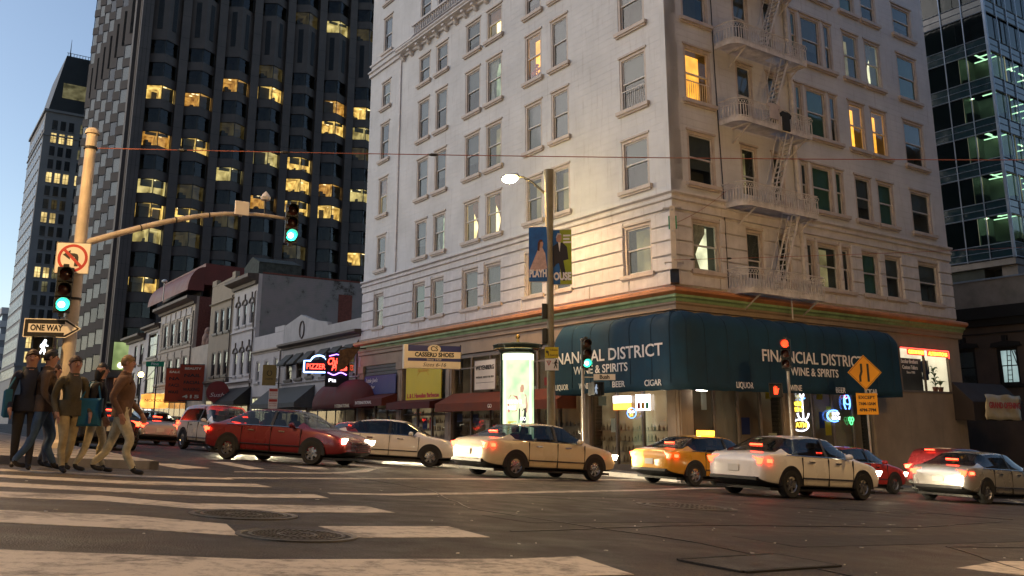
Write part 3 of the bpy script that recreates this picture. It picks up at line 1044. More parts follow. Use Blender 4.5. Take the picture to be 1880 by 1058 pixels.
for cols, rot, st, base in ((colsL, rotL, styleL, 'blind'), (colsR, rotR, styleR, 'blind')):
    for ci, (a, b) in enumerate(cols):
        for ri, (z0, z1) in enumerate(rows):
            if cols is colsR and ri > 4: continue
            s = st.get((ci, ri))
            if s is None: s = rnd.choice(['blind', 'blind_half', 'blind_half', 'blind_dark']) if cols is colsL else rnd.choice(['blind_dark', 'blind_dark', 'blind_half', 'blind_green'])
            door = cols is colsR and ci == 1
            za = z0 - (.55 if door else 0)
            w = sash_window(None, 0, 0, b - a, z1 - za, s, sill=not door)
            w.parent = hotel
            w.matrix_local = rot @ T(a, -.02, za)
            if (ci, ri) == (5, 3) and cols is colsL:   # red flowers on the sill inside
                fb = MB()
                for k in range(46):
                    fb.ball((rnd.uniform(.25, 1.2), rnd.uniform(.23, .34), rnd.uniform(.25, .85)), rnd.uniform(.05, .09), 6)
                fb.build("flower", paint("red_petals", (0.5, 0.03, 0.02), .7, var=.4, scale=8), w)
                fb = MB(); fb.box(.2, 1.25, .22, .36, .06, .28); fb.build("planter", M['dark_sash'], w)
            if (cols is colsR and (ci, ri) == (0, 2)) or (cols is colsL and (ci, ri) == (7, 2)):   # window guard rails
                gb = MB()
                for k in range(11): gb.box(.16 + k * .13, .178 + k * .13, .02, .038, .04, .85)
                gb.box(.14, b - a - .14, .015, .043, .85, .89); gb.box(.14, b - a - .14, .015, .043, .05, .08)
                gb.build("window_guard", M['sash'], w)
# ------------------------------------------------------------------ teal corner awning


def awning_path(out):
    """plan points from the left end, round the corner, to the right end"""
    q = min(out, .7); r = max(0.0, out - .7)
    pts = []
    nL = 22
    for i in range(nL + 1):
        s = 5.75 - (5.75 + q) * i / nL
        p = U * s - V * out
        pts.append(p)
    c = -U * q - V * q
    for i in range(1, 8):
        a = math.pi / 2 * i / 8
        pts.append(c + (-V * math.cos(a) - U * math.sin(a)) * r)
    nR = 44
    for i in range(nR + 1):
        t = -q + (12.45 + q) * i / nR
        pts.append(V * t - U * out)
    return pts


prof = [(1.50, 2.08), (1.515, 2.35), (1.50, 2.7), (1.495, 3.4), (1.50, 4.30), (1.48, 4.50), (1.40, 4.72), (1.22, 4.88), (.95, 4.97), (.5, 5.03), (.02, 5.06)]
awn = thing("corner_awning", "dark teal canvas awning wrapped round the hotel corner over the liquor shop", "awning", Matrix.Translation(CORNER))
paths = [awning_path(o) for o, z in prof]
nP = len(paths[0])
vs, fs = [], []
for i in range(nP):
    bulge = .07 * abs(math.sin(i * math.pi / 4.0)) + .03 * math.sin(i * 1.7) + .02 * math.sin(i * .63)
    for k, (o, z) in enumerate(prof):
        p = paths[k][i]
        zz = z + (bulge * (1 - abs(k - 7) / 4) if 4 < k < 10 else 0) + (.012 * math.sin(i * 2.1) if k == 0 else 0)
        end = min(i, nP - 1 - i)
        if end == 0 and k >= 4: zz -= (.05, .12, .2, .2, .18, .1, .05)[k - 4]
        w_ = (.018 * math.sin(i * math.pi / 2 + 1) + .012 * math.sin(i * 1.37 + k)) if 0 < k < 8 else 0
        n_ = p.normalized() if p.length > .1 else p
        vs.append((p.x + n_.x * w_, p.y + n_.y * w_, zz))
K = len(prof)
for i in range(nP - 1):
    for k in range(K - 1):
        fs.append((i * K + k, (i + 1) * K + k, (i + 1) * K + k + 1, i * K + k + 1))
for i in (0, nP - 1):      # closed ends
    b = len(vs)
    d = paths[-1][i]
    vs.append((d.x, d.y, 2.08))
    fs.append(tuple([i * K + k for k in range(K)] + [b]))
mb = MB(); mb.add(vs, fs)
canopy = mb.build("canopy", M['teal'], awn, smooth=True)
sm = canopy.modifiers.new("cloth_thickness", 'SOLIDIFY'); sm.thickness = .012; sm.offset = -1
# seams over the canvas
seams = MB()
for i in range(4, nP - 2, 4):
    seams.tube([Vector((vs[i * K + k][0], vs[i * K + k][1], vs[i * K + k][2])) for k in range(1, K)], .018, 5)
seams.build("seam", paint("teal_seam", (.003, .02, .035), .8), awn)
aw = dict(depth=.004)
AL = rotL; AR = rotR


def awtext(rot, body, size, a, z, width, y=-1.515):
    me = text_mesh(body, size, M['white_letter'], depth=.004, fat=.012 * size)
    xs = [v.co.x for v in me.vertices]
    return link("lettering", me, awn, rot @ T(a, y, z) @ Matrix.Diagonal((width / (max(xs) - min(xs)), 1, 1, 1)))


awtext(AL, "FINANCIAL DISTRICT", .66, -2.75, 3.55, 6.9)
awtext(AL, "WINE & SPIRITS", .46, -2.85, 3.02, 3.3)
awtext(AR, "FINANCIAL DISTRICT", .66, 6.35, 3.48, 6.6)
awtext(AR, "WINE & SPIRITS", .46, 6.3, 2.93, 3.1)
for rot, w, a, z, wd in ((AL, "LIQUOR", -5.3, 2.38, .85), (AL, "WINE", -3.85, 2.38, .62), (AL, "BEER", -1.75, 2.38, .72), (AL, "CIGAR", .15, 2.36, .9), (AR, "LIQUOR", 1.95, 2.31, .95), (AR, "WINE", 5.0, 2.28, .72), (AR, "BEER", 7.9, 2.26, .66), (AR, "CIGAR", 10.1, 2.24, .8)):
    awtext(rot, w, .32, a, z, wd, y=-1.522)

# liquor shop front below the awning (part of the hotel)
M['shop_glass'] = glass_mat("shop_glass", (0.85, 0.88, 0.88), .04)
M['shop_frame'] = paint("shop_front_frame", (0.16, 0.13, 0.11), .45, var=.2)
M['shop_lit'] = glow("shop_interior_light", (1.0, 0.60, 0.26), .16, .7, .9, (0.95, 0.75, 0.45))
M['shop_dim'] = glow("shop_interior_dim", (0.7, 0.4, 0.2), .045, .8, .8, (0.6, 0.5, 0.3))
M['shelf'] = paint("shop_shelf", (0.3, 0.2, 0.12), .6, var=.4, scale=6)


# the solid core stands 0.7 m in; carve by building shops in front of it on the outer 0.7 m: the shop rooms are shallow bays
def shallow_shop(rot, a, b, z0, z1, n, lit):
    fr = MB()
    fr.box(a, b, .10, .18, z0, z0 + .5); fr.box(a, b, .08, .20, z1 - .18, z1)
    for i in range(n + 1):
        x = a + (b - a) * i / n
        fr.box(x - .05, x + .05, .07, .21, z0 + .5, z1 - .18)
    fr.box(a, b, .09, .19, z1 - .75, z1 - .68)
    f = fr.build("shop_window", M['shop_frame'], hotel, rot)
    for i in range(n):
        x0, x1 = a + (b - a) * i / n + .05, a + (b - a) * (i + 1) / n - .05
        MB().box(x0, x1, .13, .137, z0 + .5, z1 - .75).build("pane", M['shop_glass'], f)
        MB().box(x0, x1, .13, .137, z1 - .68, z1 - .18).build("pane", M['shop_glass'], f)
    mb = MB()
    mb.quad((a, .68, z0), (b, .68, z0), (b, .68, z1), (a, .68, z1), 1)
    mb.quad((a, .22, z1), (b, .22, z1), (b, .68, z1), (a, .68, z1)); mb.quad((a, .22, z0), (b, .22, z0), (b, .68, z0), (a, .68, z0))
    mb.quad((a, .22, z0), (a, .68, z0), (a, .68, z1), (a, .22, z1)); mb.quad((b, .22, z0), (b, .68, z0), (b, .68, z1), (b, .22, z1))
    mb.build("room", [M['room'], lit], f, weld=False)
    sh = MB()
    for k in range(4):
        z = z0 + .55 + k * .42
        sh.box(a + .1, b - .1, .40, .62, z, z + .03)
        x = a + .15
        while x < b - .2:
            h = rnd.uniform(.14, .3); w = rnd.uniform(.06, .11)
            sh.lathe([(0, z + .03), (w * .5, z + .03), (w * .5, z + .03 + h * .6), (w * .2, z + .03 + h * .75), (w * .2, z + .03 + h), (0, z + .03 + h)], 6, 0, (x, .5, 0))
            x += rnd.uniform(.14, .3)
    tag(sh.build("shelf_of_bottles", M['shelf'], f), kind="stuff")
    for k in range(n * 2):
        x = a + .2 + rnd.random() * (b - a - .9); z = z0 + 1.0 + rnd.random() * max(.3, z1 - z0 - 2.6); w = rnd.uniform(.25, .55); h = rnd.uniform(.3, .7)
        MB().box(x, x + w, .145, .15 + .001 * k, z, z + h).build("window_poster", M[rnd.choice(('sign_white', 'sign_red', 'sign_yellow', 'cream_sign', 'navy'))], f)
    return f


shallow_shop(rotL, -5.3, -.6, -1.2, 4.5, 3, M['shop_lit'])
shallow_shop(rotR, .6, 6.1, -2.0, 4.5, 4, M['shop_dim'])
shallow_shop(rotR, 6.7, 12.4, -2.4, 4.5, 4, M['shop_dim'])
shallow_shop(rotL, -10.8, -5.9, -1.0, 4.5, 3, M['shop_dim'])
shallow_shop(rotL, -16.7, -11.4, -.6, 4.5, 3, M['shop_dim'])
shallow_shop(rotL, -22.3, -17.3, -.4, 2.2, 3, M['shop_lit'])
shallow_shop(rotL, -27.5, -22.9, -.2, 2.6, 3, M['shop_dim'])
# bay with the closed shutter and the yellow panel
mb = MB()
for k in range(9): mb.slab(-27.5, -22.9, .05, .3, 2.66 + k * .21, 2.66 + k * .21 + .195, .02)
tag(mb.build("shutter", M['blind_grey'], hotel, rotL), kind="stuff")

# bright white shop doorway lamps
for rot, a, z in ((rotL, -1.55, 2.2), (rotR, .75, 2.12)):
    t = thing("wall_lamp", "short fluorescent lamp over the shop doorway on the %s side of the hotel corner" % ("pizzeria" if rot is rotL else "tailor's"), "lamp", Matrix.Translation(CORNER) @ rot @ T(a + .1, -.35, z))
    MB().box(-.30, .30, -.05, .05, .06, .10).build("housing", M['galv'], t)
    MB().box(-.27, .27, -.04, .04, 0, .059).build("tube", glow("white_tube", (1, .93, .8), 14), t)
    MB().box(-.02, .02, .05, .34, .07, .09).build("bracket", M['galv'], t)

# ------------------------------------------------------------------ signs on the hotel


def board(name, label, cat, mat4, w, h, mat, depth=.08, group=None, rim=None):
    t = thing(name, label, cat, mat4, group)
    MB().slab(-w / 2, w / 2, -depth, 0, -h / 2, h / 2, .006).build("board", mat, t)
    if rim:
        mb = MB()
        e = .035
        for x0, x1, z0, z1 in ((-w / 2 - e, w / 2 + e, h / 2, h / 2 + e), (-w / 2 - e, w / 2 + e, -h / 2 - e, -h / 2), (-w / 2 - e, -w / 2, -h / 2, h / 2), (w / 2, w / 2 + e, -h / 2, h / 2)):
            mb.box(x0, x1, -depth - .012, 0, z0, z1)
        mb.build("rim", rim, t)
    return t


def hang(rot, a, out, z):
    return Matrix.Translation(CORNER) @ rot @ T(a, -out, z)


# shoe shop sign sticks out over the pavement: its faces look up and down the street
pos = gpos(39.3, 22.6); pos.z = 4.25
dirx = Vector((V.x * .98 + 0.1, V.y * .98 - .25, 0)).normalized()
t = thing("shoe_shop_sign", "blue and cream shoe shop sign jutting out over the pavement", "sign", frame(pos, dirx))
W_, H_ = 2.75, 1.15
bands = [(.27, .575, 'navy'), (-.06, .27, 'cream_sign'), (-.22, -.06, 'navy'), (-.575, -.22, 'cream_sign')]
for z0, z1, mt in bands:
    MB().box(-W_ / 2, W_ / 2, -.16, .16, z0 + .002, z1 - .002).build("panel", M[mt], t)
MB().box(-W_ / 2 - .2, -W_ / 2 - .004, -.19, .19, -.6, .6).build("end_cap", M['cream_sign'], t)
MB().box(W_ / 2 + .004, W_ / 2 + .06, -.03, .03, -1.3, .66).build("mast", M['iron'], t)
mb = MB(); mb.lathe([(0, 0), (1, 0), (1, .02), (0, .02)], 28, 0, axis='y'); me = mb.mesh("emblem_disc", M['cream_sign'])
link("emblem_disc", me, t, T(-.02, -.182, .40) @ Matrix.Diagonal((.34, 1, .21, 1)))
text("CS", .34, M['black_letter'], t, -.02, -.186, .40, fat=.006)
text("CASSERD SHOES", .30, M['black_letter'], t, 0, -.166, .10, width=2.05, fat=.012)
text("Since 1939", .15, M['cream_sign'], t, -.02, -.166, -.14, width=.75)
text("Sizes 6-16", .27, M['black_letter'], t, 0, -.166, -.40, width=1.2, shear=.25)

t = board("yellow_shop_panel", "yellow shop panel left of the shoe sign with dark lettering", "sign", hang(rotL, -19.75, .02, 3.35), 4.0, 2.3, M['sign_yellow'], .06)
text("L & L Hawaiian Barbecue", .34, M['sign_red'], t, 0, -.066, -.85, width=3.6, fat=.012)
text("ALOHA", .26, M['sign_amber'], t, 0, -.066, .55, width=1.3)
mb = MB(); mb.tube([(.62 * math.cos(a * .35), -.066, .25 + .28 * math.sin(a * .35)) for a in range(10)], .012, 4); mb.build("arch_line", M['sign_amber'], t)
t = board("shop_name_board", "white shop board hung in the shoe shop window beside the advertising column", "sign", hang(rotL, -13.3, .10, 3.35), 1.9, 1.45, M['sign_white'], .05, rim=M['shop_frame'])
text("WEYENBERG", .30, M['black_letter'], t, 0, -.056, .35, width=1.7, fat=.01)
text("MASSAGIC SHOES FOR MEN", .14, M['black_letter'], t, 0, -.056, -.12, width=1.6)
mb = MB(); mb.box(-.8, .8, -.058, -.05, -.40, -.38); mb.build("rule_line", M['black_letter'], t)
t = board("blue_window_board", "navy board with white script in the shuttered bay at the end of the hotel", "sign", hang(rotL, -24.9, .16, 3.3), 4.2, 1.15, M['navy'], .05)
text("Little Joe's", .36, M['white_letter'], t, -1.1, -.056, .28, width=1.6, shear=.3)
text("Barber", .30, M['white_letter'], t, -1.15, -.056, -.12, width=1.0, shear=.3)
# maroon shop awnings between the pizzeria and the kiosk
M['maroon'] = paint("maroon_canvas", (0.085, 0.014, 0.012), .8, var=.2, scale=1.5, streak=.3, dirt=(.05, .01, .01))
M['rust_canvas'] = paint("rust_canvas", (0.13, 0.032, 0.013), .8, var=.2, scale=1.5, streak=.3, dirt=(.08, .02, .01))


def shed_awning(name, label, rot, base, a, b, z0, z1, out, mat, valance=.25, group=None, words=None, wmat=None, cat="awning"):
    t = thing(name, label, cat, base @ rot @ T((a + b) / 2, 0, z0), group)
    w = (b - a) / 2
    mb = MB()
    h = z1 - z0
    mb.add([(-w, -.02, h), (w, -.02, h), (w, -out, valance), (-w, -out, valance), (w, -out, 0), (-w, -out, 0), (-w, -.02, 0), (w, -.02, 0)],
           [(0, 1, 2, 3), (3, 2, 4, 5), (0, 3, 5, 6), (1, 7, 4, 2)])
    o = mb.build("canopy", mat, t)
    s = o.modifiers.new("cloth_thickness", 'SOLIDIFY'); s.thickness = .012
    fr = MB()
    for k in range(4):
        x = -w + .03 + (2 * w - .06) * k / 3
        fr.tube([(x, -.03, h - .04), (x, -out + .03, valance - .03)], .012, 5)
    fr.build("awning_frame", M['galv'], t)
    if words: text(words, .26, wmat or M['white_letter'], t, 0, -out - .012, valance / 2, width=min(2 * w * .7, .17 * len(words)))
    return t


CM = Matrix.Translation(CORNER)
shed_awning("shop_awning", "maroon shop awning under the blue board at the end of the hotel", rotL, CM, -27.6, -22.8, 2.0, 2.75, 1.1, M['maroon'], .42, words="INTERNATIONAL")
shed_awning("shop_awning", "maroon shop awning under the yellow panel", rotL, CM, -22.2, -17.2, 1.75, 2.3, 1.1, M['maroon'], .36)
shed_awning("shop_awning", "rust coloured shop awning below the white shoe board", rotL, CM, -16.6, -6.2, 1.55, 2.5, 1.1, M['rust_canvas'], .4, words="GO")

# tailor's lit show window
tw = MB()
tw.box(14.9, 19.3, -.04, .10, 2.4, 2.5); tw.box(14.9, 19.3, -.04, .10, 4.5, 4.58); tw.box(14.86, 14.95, -.04, .1, 2.5, 4.5); tw.box(19.22, 19.31, -.04, .1, 2.5, 4.5); tw.box(17.0, 17.06, -.02, .08, 2.5, 4.5)
twin = tw.build("show_window", M['shop_frame'], hotel, rotR)
MB().box(14.95, 17.0, .02, .027, 2.5, 4.5).build("pane", M['shop_glass'], twin); MB().box(17.06, 19.22, .02, .027, 2.5, 4.5).build("pane", M['shop_glass'], twin)
mb = MB()
mb.quad((14.9, .68, 2.5), (19.3, .68, 2.5), (19.3, .68, 4.5), (14.9, .68, 4.5), 0)
mb.quad((14.9, .1, 2.5), (19.3, .1, 2.5), (19.3, .68, 2.5), (14.9, .68, 2.5), 0); mb.quad((14.9, .1, 4.5), (19.3, .1, 4.5), (19.3, .68, 4.5), (14.9, .68, 4.5), 0)
mb.quad((19.29, .1, 2.5), (19.29, .68, 2.5), (19.29, .68, 4.5), (19.29, .1, 4.5), 0); mb.quad((14.91, .1, 2.5), (14.91, .68, 2.5), (14.91, .68, 4.5), (14.91, .1, 4.5), 0)
M['tailor_lit'] = glow("tailor_shop_light", (1.0, .86, .62), 1.1, .35, .7, (.95, .8, .55))
mb.build("room", [M['tailor_lit']], twin, weld=False)
MB().box(14.95, 17.6, .5, .6, 2.5, 4.1).build("display_screen", paint("dark_display_cloth", (.06, .06, .07), .8, var=.3), twin)


def stand_on(rot, a, y, z):
    return CM @ rot @ T(a, y, z)


t = thing("mannequin", "tailor's dummy in a dark blue jacket in the lit show window", "mannequin", stand_on(rotR, 17.55, .30, 2.5))
mb = MB()
mb.lathe([(0, .55), (.17, .55), (.21, .62), (.19, .85), (.16, 1.0), (.2, 1.15), (.24, 1.38), (.2, 1.48), (.07, 1.54), (0, 1.55)], 14)
for s in (-1, 1): mb.tube([(s * .2, 0, 1.42), (s * .27, -.02, 1.15), (s * .25, -.06, .85)], [.075, .065, .05], 8)
o = mb.build("jacket", paint("navy_wool", (.02, .035, .10), .9, var=.25, scale=9), t, smooth=True); o.scale = (1, .6, 1)
mb = MB(); mb.lathe([(.05, 1.5), (.055, 1.6), (.03, 1.66), (0, 1.67)], 10); mb.build("neck_cap", M['cream_sign'], t, smooth=True)
mb = MB(); mb.tube([(0, 0, 0), (0, 0, .56)], .02, 6); mb.lathe([(0, 0), (.16, 0), (.16, .02), (0, .03)], 12); mb.build("stand", M['iron'], t)
mb = MB(); mb.prism([(-.07, 1.5), (.07, 1.5), (0, 1.05)], -.16, -.145); mb.build("shirt_front", M['sign_white'], t)
for k, (a, h) in enumerate(((18.35, 1.15), (18.85, .65))):
    t = thing("potted_plant", ("tall broad leaved pot plant beside the tailor's dummy", "low spiky pot plant at the right end of the tailor's window")[k], "plant", stand_on(rotR, a, .32, 2.5))
    mb = MB(); mb.lathe([(0, 0), (.10, 0), (.14, .24), (.12, .24), (0, .2)], 12); mb.build("pot", M['brick_red'], t, smooth=True)
    lf = MB(); st = MB()
    for i in range(15):
        an = i * 2.4; z = .25 + (h - .25) * (i / 15 if k == 0 else .1)
        L_ = .34 if k == 0 else .5
        d = Vector((math.cos(an), math.sin(an) * .55, 0)); n_ = Vector((-d.y, d.x, 0)).normalized() * (.08 if k == 0 else .03)
        b0 = Vector((0, 0, z)); b1 = b0 + d * L_ * .5 + Vector((0, 0, .2 if k == 0 else .26)); b2 = b0 + d * L_ + Vector((0, 0, .12 if k == 0 else .2))
        lf.add([b0, b1 + n_, b2, b1 - n_], [(0, 1, 2, 3)])
    st.tube([(0, 0, .2), (.02, 0, h * .6), (0, 0, h * .95)], .014, 5)
    lf.build("leaf", paint("plant_leaf", (.03, .09, .025), .5, var=.4, scale=8), t); st.build("stem", M['shelf'], t)
t = thing("neon_window_sign", "red framed neon tailoring sign across the top of the lit show window", "sign", stand_on(rotR, 17.1, -.06, 4.36))
mb = MB()
mb.tube([(-2.1, 0, .16), (2.15, 0, .16), (2.15, 0, -.2)], .022, 6); mb.build("neon_border", M['neon_red'], t)
text("CUSTOM MADE", .24, M['neon_yellow'], t, -.85, -.03, -.02, width=1.3, fat=.006)
text("ALTERATIONS", .24, M['neon_yellow'], t, 1.1, -.03, -.03, width=1.7, fat=.006)
MB().box(-1.6, -.1, -.01, .0, -.16, .12).build("letter_backing", glow("neon_red_backing", (.9, .05, .02), 1.2), t)
MB().box(.15, 2.05, -.01, .0, -.16, .12).build("letter_backing", glow("neon_red_backing", (.9, .05, .02), 1.2), t)
t = thing("window_lettering", "white shop name lettering on the glass of the tailor's window", "lettering", stand_on(rotR, 15.75, .012, 3.75))
text("Escobar Brothers", .26, M['white_letter'], t, 0, 0, .12, width=1.45, fat=.006)
text("Custom Tailors", .26, M['white_letter'], t, .02, 0, -.16, width=1.3, fat=.006)
text("Since 1980", .17, M['white_letter'], t, .05, 0, -.40, width=.7)

# neon and lit signs in the liquor shop windows
t = thing("lit_menu_sign", "white lit price sign with amber lettering in the liquor shop window", "sign", stand_on(rotL, -3.3, .04, 1.72))
MB().box(-.52, .52, -.03, .03, .02, .3).build("lit_panel", glow("white_sign_box", (1, .9, .85), 5), t)
MB().box(-.52, .52, -.03, .03, -.26, .0).build("lit_panel", glow("amber_sign_box", (1, .35, .05), 3), t)
text("COLD BEER", .22, M['neon_yellow'], t, 0, -.036, -.13, width=.9, fat=.004)
t = thing("lit_menu_sign", "white lit cigarette advertisement with coloured packets beside the shop door", "sign", stand_on(rotL, -2.05, .03, 1.72))
MB().box(-.40, .40, -.03, .03, -.3, .32).build("lit_panel", glow("white_sign_box", (1, .9, .85), 5), t)
for i, c in enumerate(('sign_red', 'sign_amber', 'sign_green')): MB().box(-.3 + i * .24, -.13 + i * .24, -.04, -.031, -.24, 0).build("packet_print", M[c], t)


def neon(name, label, mat4, strokes, words=(), group=None):
    t = thing(name, label, "neon sign", mat4, group)
    for pts, col, r in strokes:
        mb = MB(); mb.tube([(x, 0, z) for x, z in pts], r, 6); mb.build("neon_tube", M[col], t)
    for body, size, col, x, z, w in words:
        text(body, size, M[col], t, x, -.02, z, width=w, fat=.002)
    return t


arc = lambda cx, cz, rx, rz, a0, a1, n=14: [(cx + rx * math.cos(R(a0 + (a1 - a0) * i / n)), cz + rz * math.sin(R(a0 + (a1 - a0) * i / n))) for i in range(n + 1)]
neon("open_neon", "small blue and yellow open neon in the window left of the shop door", stand_on(rotL, -2.68, -.02, 1.32), [(arc(0, 0, .26, .2, 0, 360, 20), 'neon_blue', .014)], [("Open", .16, 'neon_white', 0, .06, .36), ("24", .14, 'neon_yellow', 0, -.08, .2)])
neon("beer_neon", "yellow and white anchor shaped neon in the right hand shop window", stand_on(rotR, 7.2, .02, 1.6), [(arc(.15, -.2, .38, .34, 190, 350), 'neon_white', .03), ([(.15, .5), (.15, -.5)], 'neon_white', .03), (arc(.15, .52, .12, .12, 0, 360), 'neon_white', .025), ([(0, .3), (.35, .38)], 'neon_blue', .025)], [("ANCHOR", .26, 'neon_yellow', -.2, .12, .75), ("STEAM", .24, 'neon_yellow', -.2, -.12, .7)])
neon("cash_machine_neon", "oval white neon reading ATM low in the shop window", stand_on(rotR, 7.15, .02, .85), [(arc(0, 0, .52, .24, 0, 360, 28), 'neon_white', .028)], [("ATM", .3, 'neon_yellow', 0, 0, .7)])
neon("beer_neon", "blue ringed beer neon with white lettering in the shop window", stand_on(rotR, 9.5, .02, 1.25), [(arc(0, 0, .5, .24, 60, 300, 24), 'neon_blue', .03)], [("BUD", .2, 'neon_white', .08, .09, .5), ("LIGHT", .18, 'neon_white', .1, -.1, .6)])
neon("beer_neon", "blue and red looped neon under the awning beside the diamond sign", stand_on(rotR, 10.5, .02, 1.85), [(arc(0, 0, .22, .34, -60, 240, 18), 'neon_blue', .03), (arc(.05, .05, .2, .14, 90, 330, 14), 'neon_blue', .025), (arc(-.02, .3, .12, .1, 0, 300, 10), 'neon_red', .022)])
neon("clover_neon", "small green clover neon beside the blue beer neon", stand_on(rotR, 10.7, .02, 1.05), [(arc(-.08, .06, .09, .09, 0, 360), 'neon_green', .022), (arc(.1, .06, .09, .09, 0, 360), 'neon_green', .022), (arc(0, -.08, .09, .09, 0, 360), 'neon_green', .022)])
neon("bottle_neon", "green bottle shaped neon at the left edge of the right hand shop window", stand_on(rotR, 6.62, .02, 1.2), [([(-.06, -.3), (-.06, .05), (-.02, .15), (-.02, .3), (.03, .3), (.03, .15), (.07, .05), (.07, -.3), (-.06, -.3)], 'neon_green', .018)])

# steel bracket on the hotel corner
t = thing("corner_sign_bracket", "weathered steel sign mast bolted to the hotel corner with green strips", "bracket", CM @ Matrix.Rotation(math.atan2((-U - V).y, (-U - V).x), 4, 'Z'))
MB().box(.32, .52, -.10, .10, 6.75, 9.25).build("mast", M['pole_cream'], t)
for z in (7.15, 8.2, 9.05):
    MB().box(.52, .54, -.05, .05, z, z + .07).build("bolt_plate", M['galv'], t)
for s in (-1, 1):
    MB().box(.34, .50, s * .11, s * .16, 8.35, 8.85).build("green_strip", M['sign_green'], t)
    mb = MB()
    for z in (7.0, 9.18): mb.box(.06, .42, s * .34 - .02, s * .34 + .02, z, z + .04); mb.box(.36, .42, min(0, s * .34), max(0, s * .34), z, z + .04)
    mb.build("stay", M['galv'], t)
mb = MB(); mb.prism([(.06, 6.19), (.62, 6.19), (.5, 6.5), (.36, 6.75), (.06, 6.75)], -.17, .17); mb.build("foot", M['iron'], t)

# ------------------------------------------------------------------ fire escape
fe = thing("fire_escape", "white iron fire escape with railed balconies zigzagging down the hotel front", "fire escape", CM @ rotR)
FA, FB, FO = 2.95, 7.85, 1.15
levels = [6.18, 9.80, 13.45, 16.95, 20.5]


def balcony(z):
    p = MB()
    # curved corner at the left front of the deck
    out = [(FA, -.02), (FA, -FO + .5)] + [(FA + .5 - .5 * math.cos(R(k * 15)), -FO + .5 - .5 * math.sin(R(k * 15))) for k in range(1, 6)] + [(FA + .5, -FO), (FB, -FO), (FB, -.02)]
    rim = MB()
    rim.tube([(x, y, z - .06) for x, y in out], .10, 6)
    for i in range(len(out) - 1):
        (x0, y0), (x1, y1) = out[i], out[i + 1]
        p.add([(x0, y0, z - .14), (x1, y1, z - .14), (x1, y1, z + .08), (x0, y0, z + .08)], [(0, 1, 2, 3)])
    deck = p.build("balcony", M['escape_iron'], fe)
    s = deck.modifiers.new("plate_thickness", 'SOLIDIFY'); s.thickness = .03
    d = MB()
    y = -.06
    while y > -FO + .05:
        d.box(FA + .06 if y > -.7 else FA + .3, (5.9 if y < -.3 else FB - .05), y - .032, y, z - .03, z); y -= .075
        if y < -.3: d.box(7.15, FB - .05, y + .043, y + .075, z - .03, z)
    tag(d.build("deck_slat", M['escape_iron'], deck), kind="stuff")
    br_ = MB()
    for x in (FA + .9, FB - .25):
        br_.tube([(x, -.02, z - .75), (x, -FO + .15, z - .12)], .035, 6); br_.box(x - .04, x + .04, -FO, 0, z - .12, z - .04)
    br_.build("brace", M['escape_iron'], deck)
    rl = MB()
    for zz, r in ((z + .88, .030), (z + .62, .018), (z + .12, .018)):
        rl.tube([(x, y, zz) for x, y in out], r, 5)
    rl.build("rail", M['escape_iron'], deck)
    bal_ = MB()
    ln = 0
    for i in range(len(out) - 1):
        (x0, y0), (x1, y1) = out[i], out[i + 1]
        n = max(1, int(math.hypot(x1 - x0, y1 - y0) / .15))
        for k in range(n):
            f = k / n; x, y = x0 + (x1 - x0) * f, y0 + (y1 - y0) * f
            bal_.box(x - .016, x + .016, y - .016, y + .016, z + .02, z + .66)
            dx, dy = (x1 - x0), (y1 - y0); L_ = math.hypot(dx, dy); dx, dy = dx / L_, dy / L_
            bal_.tube([(x + dx * .07 * math.cos(a * 1.047), y + dy * .07 * math.cos(a * 1.047), z + .75 +   .07 * math.sin(a * 1.047)) for a in range(7)], .012, 4, cap=False)
    tag(bal_.build("baluster", M['escape_iron'], deck), kind="stuff")


for z in levels: balcony(z)


def stair(z0, z1):
    st = MB()
    xa, xb = 5.2, 6.75
    for y in (-.42, -.98):
        st.tube([(xa, y, z0), (xb, y, z1)], .045, 5)
        st.tube([(xa, y, z0 + .75), (xb - .25, y, z1 + .5)], .022, 5)
        for f in (.15, .5, .85):
            x = xa + (xb - xa) * f; z = z0 + (z1 - z0) * f
            st.tube([(x, y, z), (x - .05, y, z + .72)], .014, 4)
    s = st.build("stair", M['escape_iron'], fe)
    tr = MB()
    for k in range(1, 14):
        f = k / 14
        tr.box(xa + (xb - xa) * f - .07, xa + (xb - xa) * f + .07, -.97, -.43, z0 + (z1 - z0) * f - .012, z0 + (z1 - z0) * f + .012)
    tag(tr.build("tread", M['escape_iron'], s), kind="stuff")


for i in range(len(levels) - 1): stair(levels[i], levels[i + 1])
stair(20.5, 24.1)
mb = MB(); mb.tube([(6.3, -.6, 6.1), (6.3, -.6, 5.2)], .03, 6); mb.build("drop_ladder", M['escape_iron'], fe)


def shirt(a, z, w, h, mat, label, name="hanging_shirt"):
    t = thing(name, label, "clothing", CM @ rotR @ T(a, -FO - .05, z))
    mb = MB()
    mb.prism([(-w * .3, 0), (w * .3, 0), (w * .5, -h * .12), (w * .42, -h * .3), (w * .3, -h * .24), (w * .33, -h), (-w * .33, -h), (-w * .3, -h * .24), (-w * .42, -h * .3), (-w * .5, -h * .12)], -.03, .03)
    mb.build("cloth", mat, t)
    mb = MB(); mb.tube([(-w * .35, 0, .0), (0, 0, .07), (w * .35, 0, .0)], .01, 4); mb.build("hanger", M['iron'], t)


